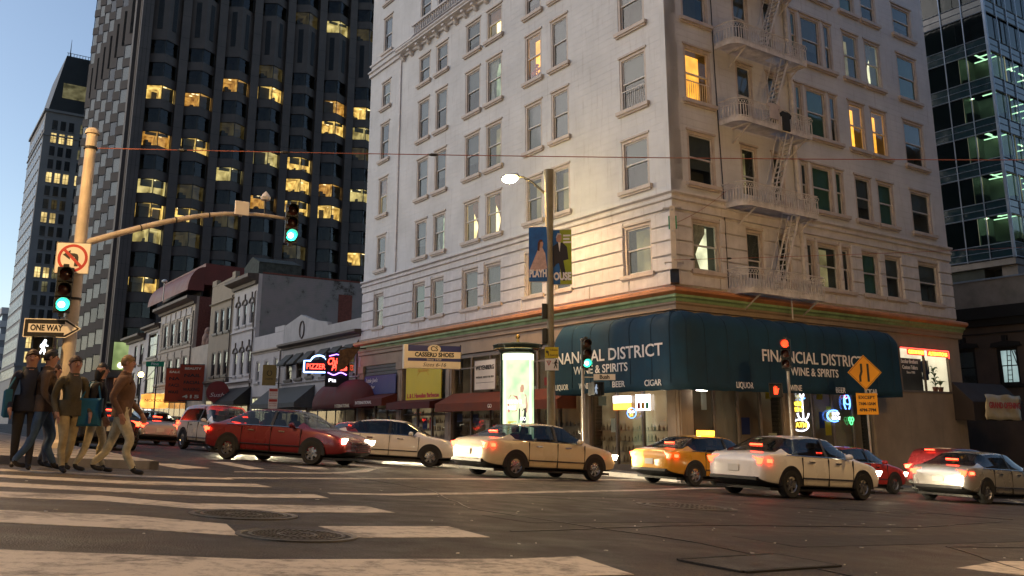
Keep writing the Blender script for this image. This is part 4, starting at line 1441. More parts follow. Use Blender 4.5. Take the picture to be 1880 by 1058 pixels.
shirt(6.0, 14.22, .75, .85, paint("black_shirt_cloth", (.02, .022, .025), .9), "black shirt hung on the rail of the upper fire escape balcony")
shirt(5.2, 14.45, .9, .7, paint("grey_shirt_cloth", (.4, .36, .36), .9), "pale grey shirt drying behind the black one on the balcony rail")
mb = MB()
pts = [(2.85, -.05, 30), (2.87, -.06, 17), (2.93, -.06, 13.5), (3.02, -.06, 10.5), (2.99, -.07, 8.5), (3.0, -.09, 6.3)]
mb.tube(pts, .022, 5)
tag(mb.build("wall_cable", M['iron']), "black cable running down the hotel front beside the fire escape", "cable").matrix_world = CM @ rotR
mb = MB(); mb.tube([(7.95, -.12, 30), (7.95, -.12, 6.2)], .11, 10); mb.build("stand_pipe", M['escape_iron'], hotel, rotR, smooth=True)
# ------------------------------------------------------------------ the row of low buildings up the side street


def holed_wall(mb, a0, a1, z0, z1, holes, y0=0.0, y1=.35, m=0):
    xs = sorted({a0, a1} | {h[0] for h in holes} | {h[1] for h in holes})
    for i in range(len(xs) - 1):
        xa, xb = xs[i], xs[i + 1]
        if xa < a0 - 1e-6 or xb > a1 + 1e-6: continue
        hs = sorted([(h[2], h[3]) for h in holes if h[0] <= xa + 1e-6 and h[1] >= xb - 1e-6])
        z = z0
        for c, d in hs:
            if c > z: mb.box(xa, xb, y0, y1, z, c, m)
            z = max(z, d)
        if z < z1: mb.box(xa, xb, y0, y1, z, z1, m)


M['row_white'] = paint("row_white_stucco", (0.50, 0.47, 0.46), .75, var=.12, scale=.8, bump=.15, bscale=12, streak=.4, dirt=(.2, .17, .15))
M['row_grey'] = paint("row_grey_stucco", (0.40, 0.385, 0.38), .75, var=.15, scale=.8, bump=.15, bscale=12, streak=.5, dirt=(.15, .13, .12))
M['row_tan'] = paint("row_tan_stucco", (0.30, 0.245, 0.18), .75, var=.15, scale=.8, streak=.4)
M['row_cream'] = paint("row_cream_stone", (0.44, 0.38, 0.31), .75, var=.18, scale=1.0, bump=.2, streak=.45)
M['row_cornice'] = paint("dark_cornice_paint", (0.085, 0.062, 0.05), .6, var=.3, scale=2)
M['peeling'] = None


def peeling_brick():
    m, nt, p = new_mat("peeling_painted_brick")
    N, L = nt.nodes, nt.links
    tc = N.new("ShaderNodeTexCoord")
    n1 = N.new("ShaderNodeTexNoise"); n1.inputs["Scale"].default_value = .9; n1.inputs["Detail"].default_value = 9; n1.inputs["Roughness"].default_value = .72
    n2 = N.new("ShaderNodeTexNoise"); n2.inputs["Scale"].default_value = .22; n2.inputs["Detail"].default_value = 3
    for n in (n1, n2): L.new(tc.outputs["Object"], n.inputs["Vector"])
    a = N.new("ShaderNodeMath"); a.operation = 'MULTIPLY_ADD'; a.inputs[1].default_value = .55
    L.new(n2.outputs["Fac"], a.inputs[0]); L.new(n1.outputs["Fac"], a.inputs[2])
    r = N.new("ShaderNodeValToRGB")
    r.color_ramp.elements[0].position, r.color_ramp.elements[0].color = .70, (.27, .25, .25, 1)
    r.color_ramp.elements[1].position, r.color_ramp.elements[1].color = 1.04, (.055, .035, .028, 1)
    e = r.color_ramp.elements.new(.86); e.color = (.22, .225, .22, 1)
    e = r.color_ramp.elements.new(.95); e.color = (.06, .052, .046, 1)
    L.new(a.outputs[0], r.inputs[0]); L.new(r.outputs[0], p.inputs["Base Color"])
    bk = N.new("ShaderNodeTexBrick"); bk.inputs["Scale"].default_value = 1.0
    bk.inputs["Brick Width"].default_value = .24; bk.inputs["Row Height"].default_value = .08; bk.inputs["Mortar Size"].default_value = .008
    mp = N.new("ShaderNodeMapping"); mp.inputs["Rotation"].default_value = (R(90), 0, 0)
    L.new(tc.outputs["Object"], mp.inputs[0]); L.new(mp.outputs[0], bk.inputs["Vector"])
    bp = N.new("ShaderNodeBump"); bp.inputs["Strength"].default_value = .5; bp.inputs["Distance"].default_value = .01
    L.new(bk.outputs["Fac"], bp.inputs["Height"]); bp.invert = True
    L.new(bp.outputs[0], p.inputs["Normal"])
    setp(p, rough=.85)
    return m


M['peeling'] = peeling_brick()
WS = [M['dark_sash'], M['dark_sash']]


def row_building(name, label, s0, s1, z1, mat, wins, depth=16, side_mat=None, z0=-.5, frame_mats=None, arch=False):
    """facade from s0 (near end) to s1 (far end) along the side street; wins: (s_near, s_far, zlow, zhigh, style)"""
    g0 = gz(24.2 + s0, 24.7)
    t = thing(name, label, "building", CM @ rotL @ T(-s0, 0, 0))
    L_ = s1 - s0
    holes = [(-(w[1] - s0), -(w[0] - s0), w[2], w[3]) for w in wins]
    mb = MB()
    holed_wall(mb, -L_, 0, z0, z1, holes)
    mb.build("front_wall", mat, t, weld=False)
    mb = MB(); mb.box(-L_ + .01, -.01, .65, depth, z0, z1 - .35); mb.box(-L_, -L_ + .3, .35, depth, z0, z1); mb.box(-.3, 0, .35, depth, z0, z1); mb.box(-L_ + .3, -.3, depth - .3, depth, z0, z1)
    mb.build("side_wall", side_mat or mat, t, weld=False)
    mb = MB(); mb.tube([(-.35, -.08, z0), (-.35, -.08, z1 - 1.6), (-.35, .05, z1 - 1.4)], .055, 6)
    mb.build('drain_pipe', M['row_cornice'], t)
    for (a, b, c, d), w in zip(holes, wins):
        sash_window(t, a, c, b - a, d - c, w[4], mats=frame_mats or WS, deep=.2, sill=True, lintel=False)
    return t


def cornice(t, name, mat, a0, a1, prof):
    mb = MB(); n = len(prof)
    vs = [(a0, -o, z) for o, z in prof] + [(a1, -o, z) for o, z in prof]
    mb.add(vs, [(i, i + 1, n + i + 1, n + i) for i in range(n - 1)] + [tuple(range(n)), tuple(range(2 * n - 1, n - 1, -1))])
    return mb.build(name, mat, t)


def cprof(z, h, out):
    return [(-.02, z), (out * .25, z + .02), (out * .3, z + h * .35), (out * .75, z + h * .5), (out, z + h * .65), (out, z + h), (-.02, z + h + .03)]


# pizzeria with a gabled parapet
pz = [(40.0, 41.2, 4.25, 5.6, 'blind_dark'), (38.0, 39.1, 4.3, 5.6, 'dim'), (35.9, 37.0, 4.35, 5.6, 'dim'), (33.2, 34.5, 4.2, 5.6, 'blind_dark'), (31.2, 32.4, 4.2, 5.6, 'blind_dark'), (29.1, 30.4, 4.2, 5.6, 'warm')]
t = row_building("pizzeria_building", "low grey building with a gabled parapet, round emblem and six window awnings", 28.15, 42.0, 7.75, M['row_grey'], pz)
gab = MB(); gab.prism([(-13.85, 7.752), (-13.85, 8.45), (-13.4, 8.5), (-10.55, 9.0), (-8.0, 8.35), (-5.6, 8.0), (-5.5, 7.752)], 0.0, .34)
gab.build("gable_parapet", M['row_grey'], t)
mb = MB(); mb.tube([(-10.2 + .42 * math.cos(R(k * 18)), -.03, 7.85 + .62 * math.sin(R(k * 18))) for k in range(21)], .06, 5, cap=False); mb.build("round_emblem", M['row_cornice'], t)
cornice(t, "cornice", M['row_cornice'], -13.9, .1, cprof(6.55, .42, .55))
cornice(t, "sill_band", M['row_grey'], -13.8, -.0, cprof(3.85, .16, .12))
M['slate_canvas'] = paint("slate_canvas", (0.075, 0.08, 0.078), .8, var=.2, scale=2, streak=.3, dirt=(.03, .03, .03))
BM = CM @ rotL
PB = CM
order = ["first", "second", "third", "fourth", "fifth", "sixth"]
for k, w in enumerate(pz):
    shed_awning("window_awning", "small slate awning over the %s pizzeria window counted from the %s" % (order[k] if k < 3 else order[5 - k], "far end" if k < 3 else "hotel"), rotL, PB, -w[1] - .15, -w[0] + .15, 5.30, 6.15, .75, M['slate_canvas'], .12, group="window awnings on the pizzeria building")
shed_awning("shop_awning", "long slate canvas awning at the far end of the pizzeria ground floor", rotL, PB, -44.4, -35.4, 2.15, 3.7, 1.5, M['slate_canvas'], .32)
# domed maroon awning
t2 = thing("domed_awning", "maroon quarter dome awning over the pizzeria entrance", "awning", CM @ rotL @ T(-29.8, 0, 1.9))
mb = MB()
vs, fs = [], []
nx, na = 16, 8
for i in range(nx + 1):
    x = -4.4 + 8.8 * i / nx
    k = math.sqrt(max(0.02, 1 - (abs(x) / 4.45) ** 3.2))
    for j in range(na + 1):
        a = math.pi / 2 * j / na
        vs.append((x, -.03 - 1.35 * k * math.cos(a), .35 + 1.55 * k * math.sin(a)))
for i in range(nx):
    for j in range(na): fs.append((i * (na + 1) + j, (i + 1) * (na + 1) + j, (i + 1) * (na + 1) + j + 1, i * (na + 1) + j + 1))
mb.add(vs, fs)
vs2 = []
for i in range(nx + 1):
    p = vs[i * (na + 1)]
    vs2 += [p, (p[0], p[1], 0)]
mb.add(vs2, [(2 * i, 2 * i + 1, 2 * i + 3, 2 * i + 2) for i in range(nx)])
o = mb.build("canopy", M['maroon'], t2, smooth=True); sm = o.modifiers.new("cloth_thickness", 'SOLIDIFY'); sm.thickness = .015
text("INTERNATIONAL", .3, M['cream_sign'], t2, 2.2, -1.40, .16, width=2.2)
# pizzeria ground floor
def ground_shop(t, a, b, z0, z1, n, lit):
    fr = MB()
    fr.box(a, b, -.05, .05, z0, z0 + .45); fr.box(a, b, -.06, .06, z1 - .15, z1)
    for i in range(n + 1):
        x = a + (b - a) * i / n; fr.box(x - .05, x + .05, -.06, .06, z0 + .45, z1 - .15)
    f = fr.build("shop_window", M['shop_frame'], t)
    for i in range(n):
        x0, x1 = a + (b - a) * i / n + .05, a + (b - a) * (i + 1) / n - .05
        MB().box(x0, x1, -.035, -.03, z0 + .45, z1 - .15).build("pane", M['shop_glass'], f)
    MB().box(a + .02, b - .02, -.028, -.012, z0 + .45, z1 - .15).build("lit_interior", lit, f)
ground_shop(t, -13.6, -8.5, .2, 2.1, 4, M['shop_lit']); ground_shop(t, -8.0, -.4, .0, 2.0, 5, M['shop_dim'])

# small pale building beside it
t = row_building("pale_shop_house", "small pale two storey building with three lit upper windows beside the pizzeria", 42.05, 48.8, 8.1, M['row_white'], [(47.2, 48.1, 4.4, 6.1, 'pale'), (45.2, 46.1, 4.4, 6.1, 'pale'), (43.1, 44.0, 4.5, 6.2, 'pale')], frame_mats=[M['row_white'], M['sash']])
cornice(t, "cornice", M['row_cream'], -6.75, 0, cprof(6.6, .32, .25))
MB().box(-2.0, 0, 0, .35, 8.12, 8.55).build("parapet_step", M['row_white'], t)
ground_shop(t, -6.3, -2.2, .3, 3.2, 6, M['lit_pale'])

# tall white house with arched windows and the peeling side wall
aw_ = []
for s in (49.55, 51.35, 53.15):
    aw_ += [(s, s + 1.0, 9.45, 11.4, 'blind_dark'), (s, s + 1.0, 5.15, 7.3, 'blind_dark')]
t = row_building("arched_window_house", "white narrow house with arched windows, dark cornice and a peeling painted brick side wall", 48.85, 55.0, 13.6, M['row_white'], aw_, depth=11.5, side_mat=M['peeling'], frame_mats=[M['row_white'], M['dark_sash']])
for w in aw_:
    a = -(w[1] + w[0]) / 2 + 48.85
    mb = MB()
    mb.tube([(a + .6 * math.cos(R(k * 20)), -.04, w[3] - .18 + .42 * math.sin(R(k * 20))) for k in range(10)], .09, 5); mb.box(a - .07, a + .07, -.1, .0, w[3] + .2, w[3] + .75)
    mb.build("arch_hood", M['row_cornice'], t)
    mb = MB(); mb.prism([(a - .52, w[3])] + [(a + .52 * math.cos(R(180 - k * 18)), w[3] - .30 + .52 * math.sin(R(180 - k * 18))) for k in range(1, 10)] + [(a + .52, w[3])], -.012, .0); mb.build("arch_infill", M['row_white'], t)
cornice(t, "cornice", M['row_cornice'], -6.3, .05, cprof(12.7, .85, .95))
cornice(t, "sill_band", M['row_white'], -6.15, 0, cprof(4.35, .3, .35)); cornice(t, "sill_band", M['row_white'], -6.15, 0, cprof(8.75, .2, .16))
mb = MB(); mb.box(-3.8, .02, -.02, 3.8, 13.62, 14.6); mb.prism([(-3.9, 14.6), (.1, 14.6), (-1.9, 15.3)], .0, 3.7); mb.build("roof_box", paint("tarred_roof_box", (.05, .06, .055), .9, var=.5, scale=3), t)
mb = MB(); mb.box(.004, .06, 7.4, 8.7, 8.0, 12.4); mb.build("chimney_breast", M['brick_red'], t)
MB().box(-.35, .03, 0.35, 11.5, 13.62, 13.75).build("coping", M['brick_red'], t)
ground_shop(t, -5.6, -.5, .3, 3.4, 3, M['shop_dim'])
shed_awning("shop_awning", "black canvas awning under the round red sign", rotL, CM, -54.6, -48.9, 2.6, 4.1, 1.4, paint("black_canvas", (.015, .014, .015), .8, var=.3), .3)

# tan house
tw_ = []
for s in (55.9, 57.7, 59.5):
    tw_ += [(s, s + 1.15, 9.4, 11.6, 'blind_dark'), (s, s + 1.15, 5.4, 7.65, 'blind_dark')]
t = row_building("tan_house", "tan plastered house with two rows of three dark windows and a stepped parapet", 55.05, 62.0, 14.0, M['row_tan'], tw_)
cornice(t, "cornice", M['row_tan'], -6.95, 0, cprof(12.1, .2, .2)); cornice(t, "cornice", M['row_cornice'], -6.95, 0, cprof(4.5, .5, .3))
MB().box(-6.95, -5.6, -.03, .35, 14.02, 14.6).build("parapet_step", M['row_tan'], t); MB().box(-.9, 0, -.03, .35, 14.02, 14.7).build("parapet_step", M['row_tan'], t)
mb = MB(); mb.prism([(-5.6, 14.02), (-.9, 14.02), (-.9, 14.3), (-5.6, 14.15)], 0, .3); mb.build("parapet_cap", M['row_tan'], t)
ground_shop(t, -6.3, -.6, .5, 4.2, 3, M['shop_dim'])

# ornate stone front with brick return
ow = []
for s in (69.3, 72.2, 75.1, 78.0):
    ow += [(s, s + 1.5, 9.4, 11.95, 'blind_dark'), (s, s + 1.5, 5.6, 8.0, 'blind_dark')]
t = row_building("ornate_stone_house", "cream stone house with banded piers, four bays and a heavy cornice beside the brick wall", 67.6, 81.4, 13.9, M['row_cream'], ow, side_mat=M['brick_red'])
cornice(t, "cornice", M['row_cornice'], -13.9, .3, cprof(13.1, .8, 1.0))
cornice(t, "sill_band", M['row_cream'], -13.8, .1, cprof(4.9, .55, .3)); cornice(t, "sill_band", M['row_cream'], -13.8, .05, cprof(8.75, .15, .12))
qb = MB().slab(-.35, .35, 0, .1, 0, .40, .03).mesh("stone_block", M['row_cream'])
for s in (68.4, 71.55, 74.4, 77.3, 80.4):
    for k in range(7): link("stone_block", qb, t, T(-(s - 67.6), -.09, 9.1 + k * .46))
    for k in range(7): link("stone_block", qb, t, T(-(s - 67.6), -.09, 5.5 + k * .46))
for k in range(6):
    mb = MB(); a = -(68.6 + k * 2.05 - 67.6) - .9
    mb.box(a - .75, a + .75, -.08, 0, 12.15, 12.95)
    mb.build("frieze_panel", M['row_white'], t)
ground_shop(t, -13.2, -.6, .6, 4.6, 6, M['shop_lit'])
t = thing("brick_link_building", "dark red brick wall between the tan house and the ornate stone front", "building", CM @ rotL @ T(-62.05, 0, 0))
MB().box(-5.5, 0, 1.6, 14, -.3, 13.2).build("wall", M['brick_red'], t)
MB().box(-5.5, 0, .0, 1.55, -.3, 8.6).build("porch_wall", M['row_cream'], t)
mb = MB()
for k, (x, r, z) in enumerate(((-2.7, .75, 9.3), (-3.3, .5, 8.95), (-2.1, .45, 8.95), (-2.6, .5, 10.0), (-1.6, .3, 9.5))): mb.ball((x, .6, z), r, 10, 0, 1, .6, 1)
mb.build("stone_carving", paint("carved_red_stone", (.28, .17, .13), .85, var=.4, scale=3, bump=.5), t, smooth=True)

t = row_building("grey_corner_house", "narrow grey house with large paned windows beyond the ornate stone front", 81.45, 88.3, 12.6, M['row_white'], [(82.3, 86.6, 8.8, 11.6, 'dim'), (82.2, 86.6, 4.6, 8.0, 'green')])
cornice(t, "cornice", M['row_cornice'], -6.9, 0, cprof(11.85, .6, .7)); cornice(t, "sill_band", M['row_cream'], -6.85, 0, cprof(8.05, .4, .14))
ground_shop(t, -6.4, -.5, .9, 3.9, 3, M['shop_lit'])
t = row_building("far_corner_house", "farthest low house of the row, pale with paired windows and a jutting cornice", 88.35, 97.0, 11.6, M['row_white'], [(89.2, 90.6, 8.2, 10.7, 'blind_dark'), (92.2, 93.6, 8.2, 10.7, 'blind_dark'), (89.2, 90.6, 4.4, 7.4, 'blind_dark'), (92.2, 93.6, 4.4, 7.4, 'blind_dark')], frame_mats=[M['row_cornice'], M['dark_sash']])
cornice(t, "cornice", M['row_cornice'], -9.2, .2, cprof(11.1, .75, 1.0)); cornice(t, "sill_band", M['row_cream'], -8.7, 0, cprof(3.7, .3, .2))
ground_shop(t, -8, -.5, 1.0, 3.6, 4, M['shop_dim'])

# red tent-roofed building behind
t = thing("red_roofed_hall", "building behind the row with a barrel edged brick red metal roof", "building", Matrix.Translation(U * 90 + V * 25) @ rotR)
M['red_metal'] = paint("red_standing_seam_roof", (0.16, 0.036, 0.026), .55, var=.18, scale=.7)
mb = MB(); mb.box(2.5, 14, 7, 22, 13.95, 16.0); mb.build("wall", M['row_cornice'], t)
# tall roof: prism rising away from the street, with a barrel-vaulted front lean-to
mb = MB(); mb.prism([(1.2, 17.9), (13.5, 17.6), (13.5, 15.6), (1.2, 15.6)], 4.6, 22); mb.build("roof", M['red_metal'], t)
mb = MB()
vs, fs = [], []
for i, y in enumerate((4.62, 22)):
    for j in range(9):
        a = math.pi / 2 * j / 8
        vs.append((1.2 - 1.7 * math.cos(a), y, 14.9 + 2.6 * math.sin(a)))
fs = [(j, j + 1, 9 + j + 1, 9 + j) for j in range(8)] + [tuple(list(range(9)) + [18])]
vs.append((1.2, 4.62, 14.9))
mb.add(vs, fs); mb.build("barrel_roof", M['red_metal'], t, smooth=True)
MB().box(1.0, 1.2, 4.8, 21.5, 13.95, 15.5).build("parapet_wall", M['soot'], t)
for i, (x, y, z) in enumerate(((-1.6, 10, 16.4), (5.5, 3.9, 17.2), (7.2, 4.5, 19.0))):
    q = thing("roof_vent", ["pale mushroom vent on a thin pipe left of the red roof", "pale mushroom vent in front of the red roof", "thin pale roof pipe on the ridge of the red roof"][i], "vent", Matrix.Translation(U * 90 + V * 25) @ rotR @ T(x, y, 14.2 if i == 0 else (14.0 if i == 1 else 17.5)))
    hgt = z - (14.2 if i == 0 else (14.0 if i == 1 else 17.5))
    mb = MB(); mb.tube([(0, 0, 0), (0, 0, hgt)], .06, 6); mb.build("pipe", M['galv'], q)
    mb = MB(); mb.ball((0, 0, hgt), .32 if i < 2 else .12, 10, 0, 1, 1, .7); mb.build("cap", M['sign_white'], q, smooth=True)

# signs up the side street


def blade(name, label, a, out, z, w, h, mat, facing=None, group=None, depth=.10):
    """sign standing out from the facade, faces looking down the street towards the crossing"""
    p = CM @ rotL @ Vector((a, -out, z))
    return board(name, label, "sign", frame(p, (V + U * -.25).normalized()), w, h, mat, depth, group)


t = blade("gold_blade_sign", "tall gold blade sign with a dark ring emblem on the pale building", -42.0, 1.0, 4.65, 1.0, 1.55, paint("gold_sign_paint", (.30, .21, .06), .45, var=.15))
mb = MB(); mb.tube([(.17 * math.cos(R(k * 20 + 110)), -.106, .15 + .19 * math.sin(R(k * 20 + 110))) for k in range(17)], .025, 5); mb.build("ring_emblem", M['black_letter'], t)
text("HIMI", .18, M['black_letter'], t, 0, -.106, -.3, width=.5)
mb = MB()
for z in (.62, -.62): mb.tube([(.5, -.05, z), (1.15, -.05, z)], .02, 5)
mb.build("bracket", M['iron'], t)
p = gpos(58.5, 21.3); g0 = p.z + .14
t = thing("parking_sign", "white parking sign with red print on a thin post below the gold sign", "sign", frame(Vector((p.x, p.y, g0)), (V - U * .3).normalized()))
MB().box(-.03, .03, -.03, .03, 0, 3.6).build("post", M['galv'], t)
for z0, z1 in ((2.95, 3.6), (2.25, 2.92)):
    MB().box(-.3, .3, -.05, -.031, z0, z1).build("plate", M['sign_white'], t)
    MB().box(-.27, .27, -.056, -.0505, z1 - .22, z1 - .05).build("red_band", M['sign_red'], t)
    text("NO STOPPING", .10, M['sign_red'], t, 0, -.056, z1 - .34, width=.5); text("4PM TO 6PM", .10, M['sign_red'], t, 0, -.056, z1 - .48, width=.48)
# pizzeria neon signs
p = CM @ rotL @ Vector((-32.3, -1.1, 4.8))
t = thing("pizzeria_neon", "blue framed neon sign reading PIZZERIA in red", "neon sign", frame(p, (V - U * .35).normalized()))
MB().box(-.95, .95, .04, .14, -.42, .42).build("backing", M['soot'], t)
mb = MB(); mb.tube([(-.95, 0, -.42), (.95, 0, -.42), (.95, 0, .34), (.55, 0, .34)] + [(.5 * math.cos(R(k * 18)), 0, .36 + .34 * math.sin(R(k * 18))) for k in range(1, 10)] + [(-.55, 0, .34), (-.95, 0, .34), (-.95, 0, -.42)], .05, 6); mb.build("neon_tube", glow("neon_skyblue", (.25, .45, 1.0), 7), t)
text("PIZZERIA", .50, M['neon_red'], t, 0, -.02, -.05, width=1.6, fat=.01)
p = CM @ rotL @ Vector((-29.2, -1.1, 4.55))
t = thing("script_neon", "red and violet script neon sign on a dark board beside the pizzeria sign", "neon sign", frame(p, (V - U * .35).normalized()))
MB().box(-.75, .75, .04, .16, -1.25, .95).build("backing", M['soot'], t)
text("Chicago", .62, M['neon_red'], t, 0, .0, .35, width=1.3, fat=.018, shear=.25)
text("Pizza", .5, M['neon_red'], t, .1, .0, -.05, width=1.0, fat=.016, shear=.25)
mb = MB(); mb.tube([(x, -.01, -.42 + .08 * math.sin(x * 7)) for x in [-.6 + k * .12 for k in range(11)]], .035, 5); mb.tube([(-.55, -.01, .7), (-.1, -.01, .82), (.5, -.01, .72)], .03, 5); mb.build("neon_tube", glow("neon_violet", (.45, .2, 1.0), 5), t)
text("Piz", .3, M['neon_white'], t, -.3, .02, -.85, width=.45)
p = CM @ rotL @ Vector((-27.2, -.9, 5.3))
t = thing("hanging_flag", "slanting dark flag on a bracket between the neon sign and the hotel", "flag", frame(p, (V - U * .35).normalized()))
mb = MB(); mb.prism([(-.9, .2), (.35, .5), (.35, .3), (-.5, -.9), (-1.1, -1.2)], -.02, .02); mb.build("cloth", paint("flag_cloth", (.16, .08, .03), .8, var=.6, scale=4), t)
mb = MB(); mb.tube([(-.9, 0, .35), (1.3, 0, .3)], .035, 6); mb.build("pole", M['iron'], t)
# salon banners
for k, (a, z, w, h, words) in enumerate(((-63.0, 4.95, 2.3, 3.3, ("BEAUTY", "NAIL", "FACIAL", "WAXING", "415")), (-68.5, 4.9, 2.1, 3.3, ("SALON", "NAIL", "FACIAL", "WAXING")))):
    p = CM @ rotL @ Vector((a, -1.0, z))
    t = thing("salon_banner", ("orange red salon banner listing nail and waxing, nearer the crossing", "orange red salon banner behind the street name pole")[k], "banner", frame(p, (V - U * .3).normalized()), "orange salon banners")
    MB().box(-w / 2, w / 2, -.03, .03, -h / 2, h / 2).build("cloth", paint("orange_red_banner", (.34, .045, .014), .7, var=.1), t)
    mb = MB(); mb.tube([(-w / 2, 0, h / 2 + .05), (w / 2 + .5, 0, h / 2 + .05)], .04, 6); mb.tube([(-w / 2, 0, -h / 2 - .05), (w / 2 + .5, 0, -h / 2 - .05)], .04, 6); mb.build("rod", M['iron'], t)
    for i, wd in enumerate(words): text(wd, .42 if i else .28, M['black_letter'] if 0 < i < 4 else M['cream_sign'], t, 0, -.036, h / 2 - .35 - i * .66, width=1.5, fat=.012)
# round red sign
p = CM @ rotL @ Vector((-54.0, -1.2, 3.75))
t = thing("round_red_sign", "round red shop sign over the black awning", "sign", frame(p, (V - U * .3).normalized()))
mb = MB(); mb.lathe([(0, -.06), (.95, -.06), (.95, .06), (0, .06)], 28, axis='y'); mb.build("disc", paint("sign_crimson", (.20, .02, .03), .5), t)
text("Sushi", .5, M['white_letter'], t, 0, -.07, -.25, width=1.4, shear=.3)
mb = MB(); mb.tube([(.4, 0, .9), (.4, 0, 1.25), (2.2, 0, 1.25)], .035, 6); mb.build("bracket", M['iron'], t)
# lit plaque signs further up
p = CM @ rotL @ Vector((-75.5, -1.2, 3.55))
t = thing("lit_amber_sign", "glowing amber shop sign with a fancy outline up the side street", "sign", frame(p, (V - U * .3).normalized()))
mb = MB(); mb.prism([(-1.45, -.7), (-.9, -.82), (.9, -.82), (1.45, -.7), (1.55, -.3), (1.45, .3), (1.5, .6), (.9, .72), (-.9, .72), (-1.5, .6), (-1.45, .3), (-1.55, -.3)], -.08, .08)
mb.build("plaque", glow("amber_lit_sign", (1.0, .42, .08), 1.5, .4, 1.2), t)
text("NOODLES", .42, M['black_letter'], t, 0, -.09, 0, width=2.2)
p = CM @ rotL @ Vector((-88.5, -1.4, 3.45))
t = thing("red_neon_script", "small red neon word at the far end of the row", "neon sign", frame(p, (V - U * .3).normalized()))
text("Soba", .9, M['neon_red'], t, 0, 0, 0, width=1.9, fat=.03, shear=.2); MB().box(-1, 1, .05, .1, -.5, .5).build("backing", M['soot'], t)
p = CM @ rotL @ Vector((-90.2, -1.6, 2.4))
t = thing("lit_oval_sign", "glowing white oval sign below the red neon word", "sign", frame(p, (V - U * .3).normalized()))
mb = MB(); mb.lathe([(0, -.06), (.95, -.06), (.95, .06), (0, .06)], 24, axis='y'); o = mb.build("oval", glow("white_oval_sign", (.9, .95, 1.0), 5), t); o.scale = (1, 1, .55)
# ------------------------------------------------------------------ dark granite tower with triangular bays
M['granite'] = paint("dark_polished_granite", (0.078, 0.062, 0.056), .55, var=.22, scale=.35, spec=.25, streak=.15, dirt=(.03, .025, .025))
M['granite_joint'] = paint("granite_joint", (.02, .016, .016), .7)
M['louvre'] = paint("black_louvre", (.010, .010, .012), .6)
M['mullion'] = paint("bronze_mullion", (.02, .018, .017), .4, metal=.5)
M['tower_glass'] = glass_mat("bronze_tower_glass", (.66, .62, .52), .03, 4)
TU, TV = 130.0, 24.0
tower = thing("granite_tower", "dark granite office tower with triangular window bays, some lit yellow", "building", Matrix.Translation(U * TU + V * TV))
FRT = rotR                      # front: x along V, y along U
SID = frame(Vector((0, 0, 0)), -U)   # street side: x towards us, y along V
PIT, BW, BD = 5.45, 4.2, 1.35
ZR0, ZP, WH = 22.67, 3.56, 2.22
NB, NS = 8, 7


def bay_tri(x0, inset=0.0):
    a = BW / 2
    return [(x0 + inset * .6, 0.0), (x0 + a, -BD + inset), (x0 + BW - inset * .6, 0.0)]


lit_map = {(0, 7): 'F', (0, 5): 'B', (0, 3): 'B', (0, 2): 'R', (0, 1): 'B', (0, -1): 'R', (1, 7): 'F', (1, 5): 'R', (1, 3): 'd', (1, 2): 'F', (2, 8): 'F', (2, 4): 'F', (2, 6): 'd', (3, 8): 'R', (3, 5): 'R', (3, 3): 'F',
           (2, 2): 'd', (4, 5): 'B', (4, 4): 'B', (4, 3): 'B', (4, 1): 'd', (5, 8): 'R', (5, 7): 'B', (5, 4): 'F', (5, 3): 'B', (6, 8): 'F', (6, 7): 'B', (6, 4): 'B', (6, 1): 'F', (5, 12): 'B', (4, 12): 'd', (6, 12): 'd', (3, 9): 'd',
           (6, 6): 'd', (1, 1): 'd', (7, 8): 'B', }


def win_mesh(gl):
    mb = MB()
    (ax, ay), (bx, by), (cx, cy) = bay_tri(0, .16)
    h = WH
    mb.quad((ax, ay, 0), (bx, by, 0), (bx, by, h), (ax, ay, h)); mb.quad((bx, by, 0), (cx, cy, 0), (cx, cy, h), (bx, by, h))
    for x, y in ((ax + .06, ay - .06), (bx, by - .02), (cx - .06, cy - .06)): mb.box(x - .05, x + .05, y - .05, y + .05, 0, h, 1)
    for (p, q) in (((ax, ay), (bx, by)), ((bx, by), (cx, cy))):
        for z in (.04, h - .04): mb.tube([(p[0], p[1] - .02, z), (q[0], q[1] - .02, z)], .045, 4, 1)
    return mb.mesh("window", [gl, M['mullion']], weld=False)


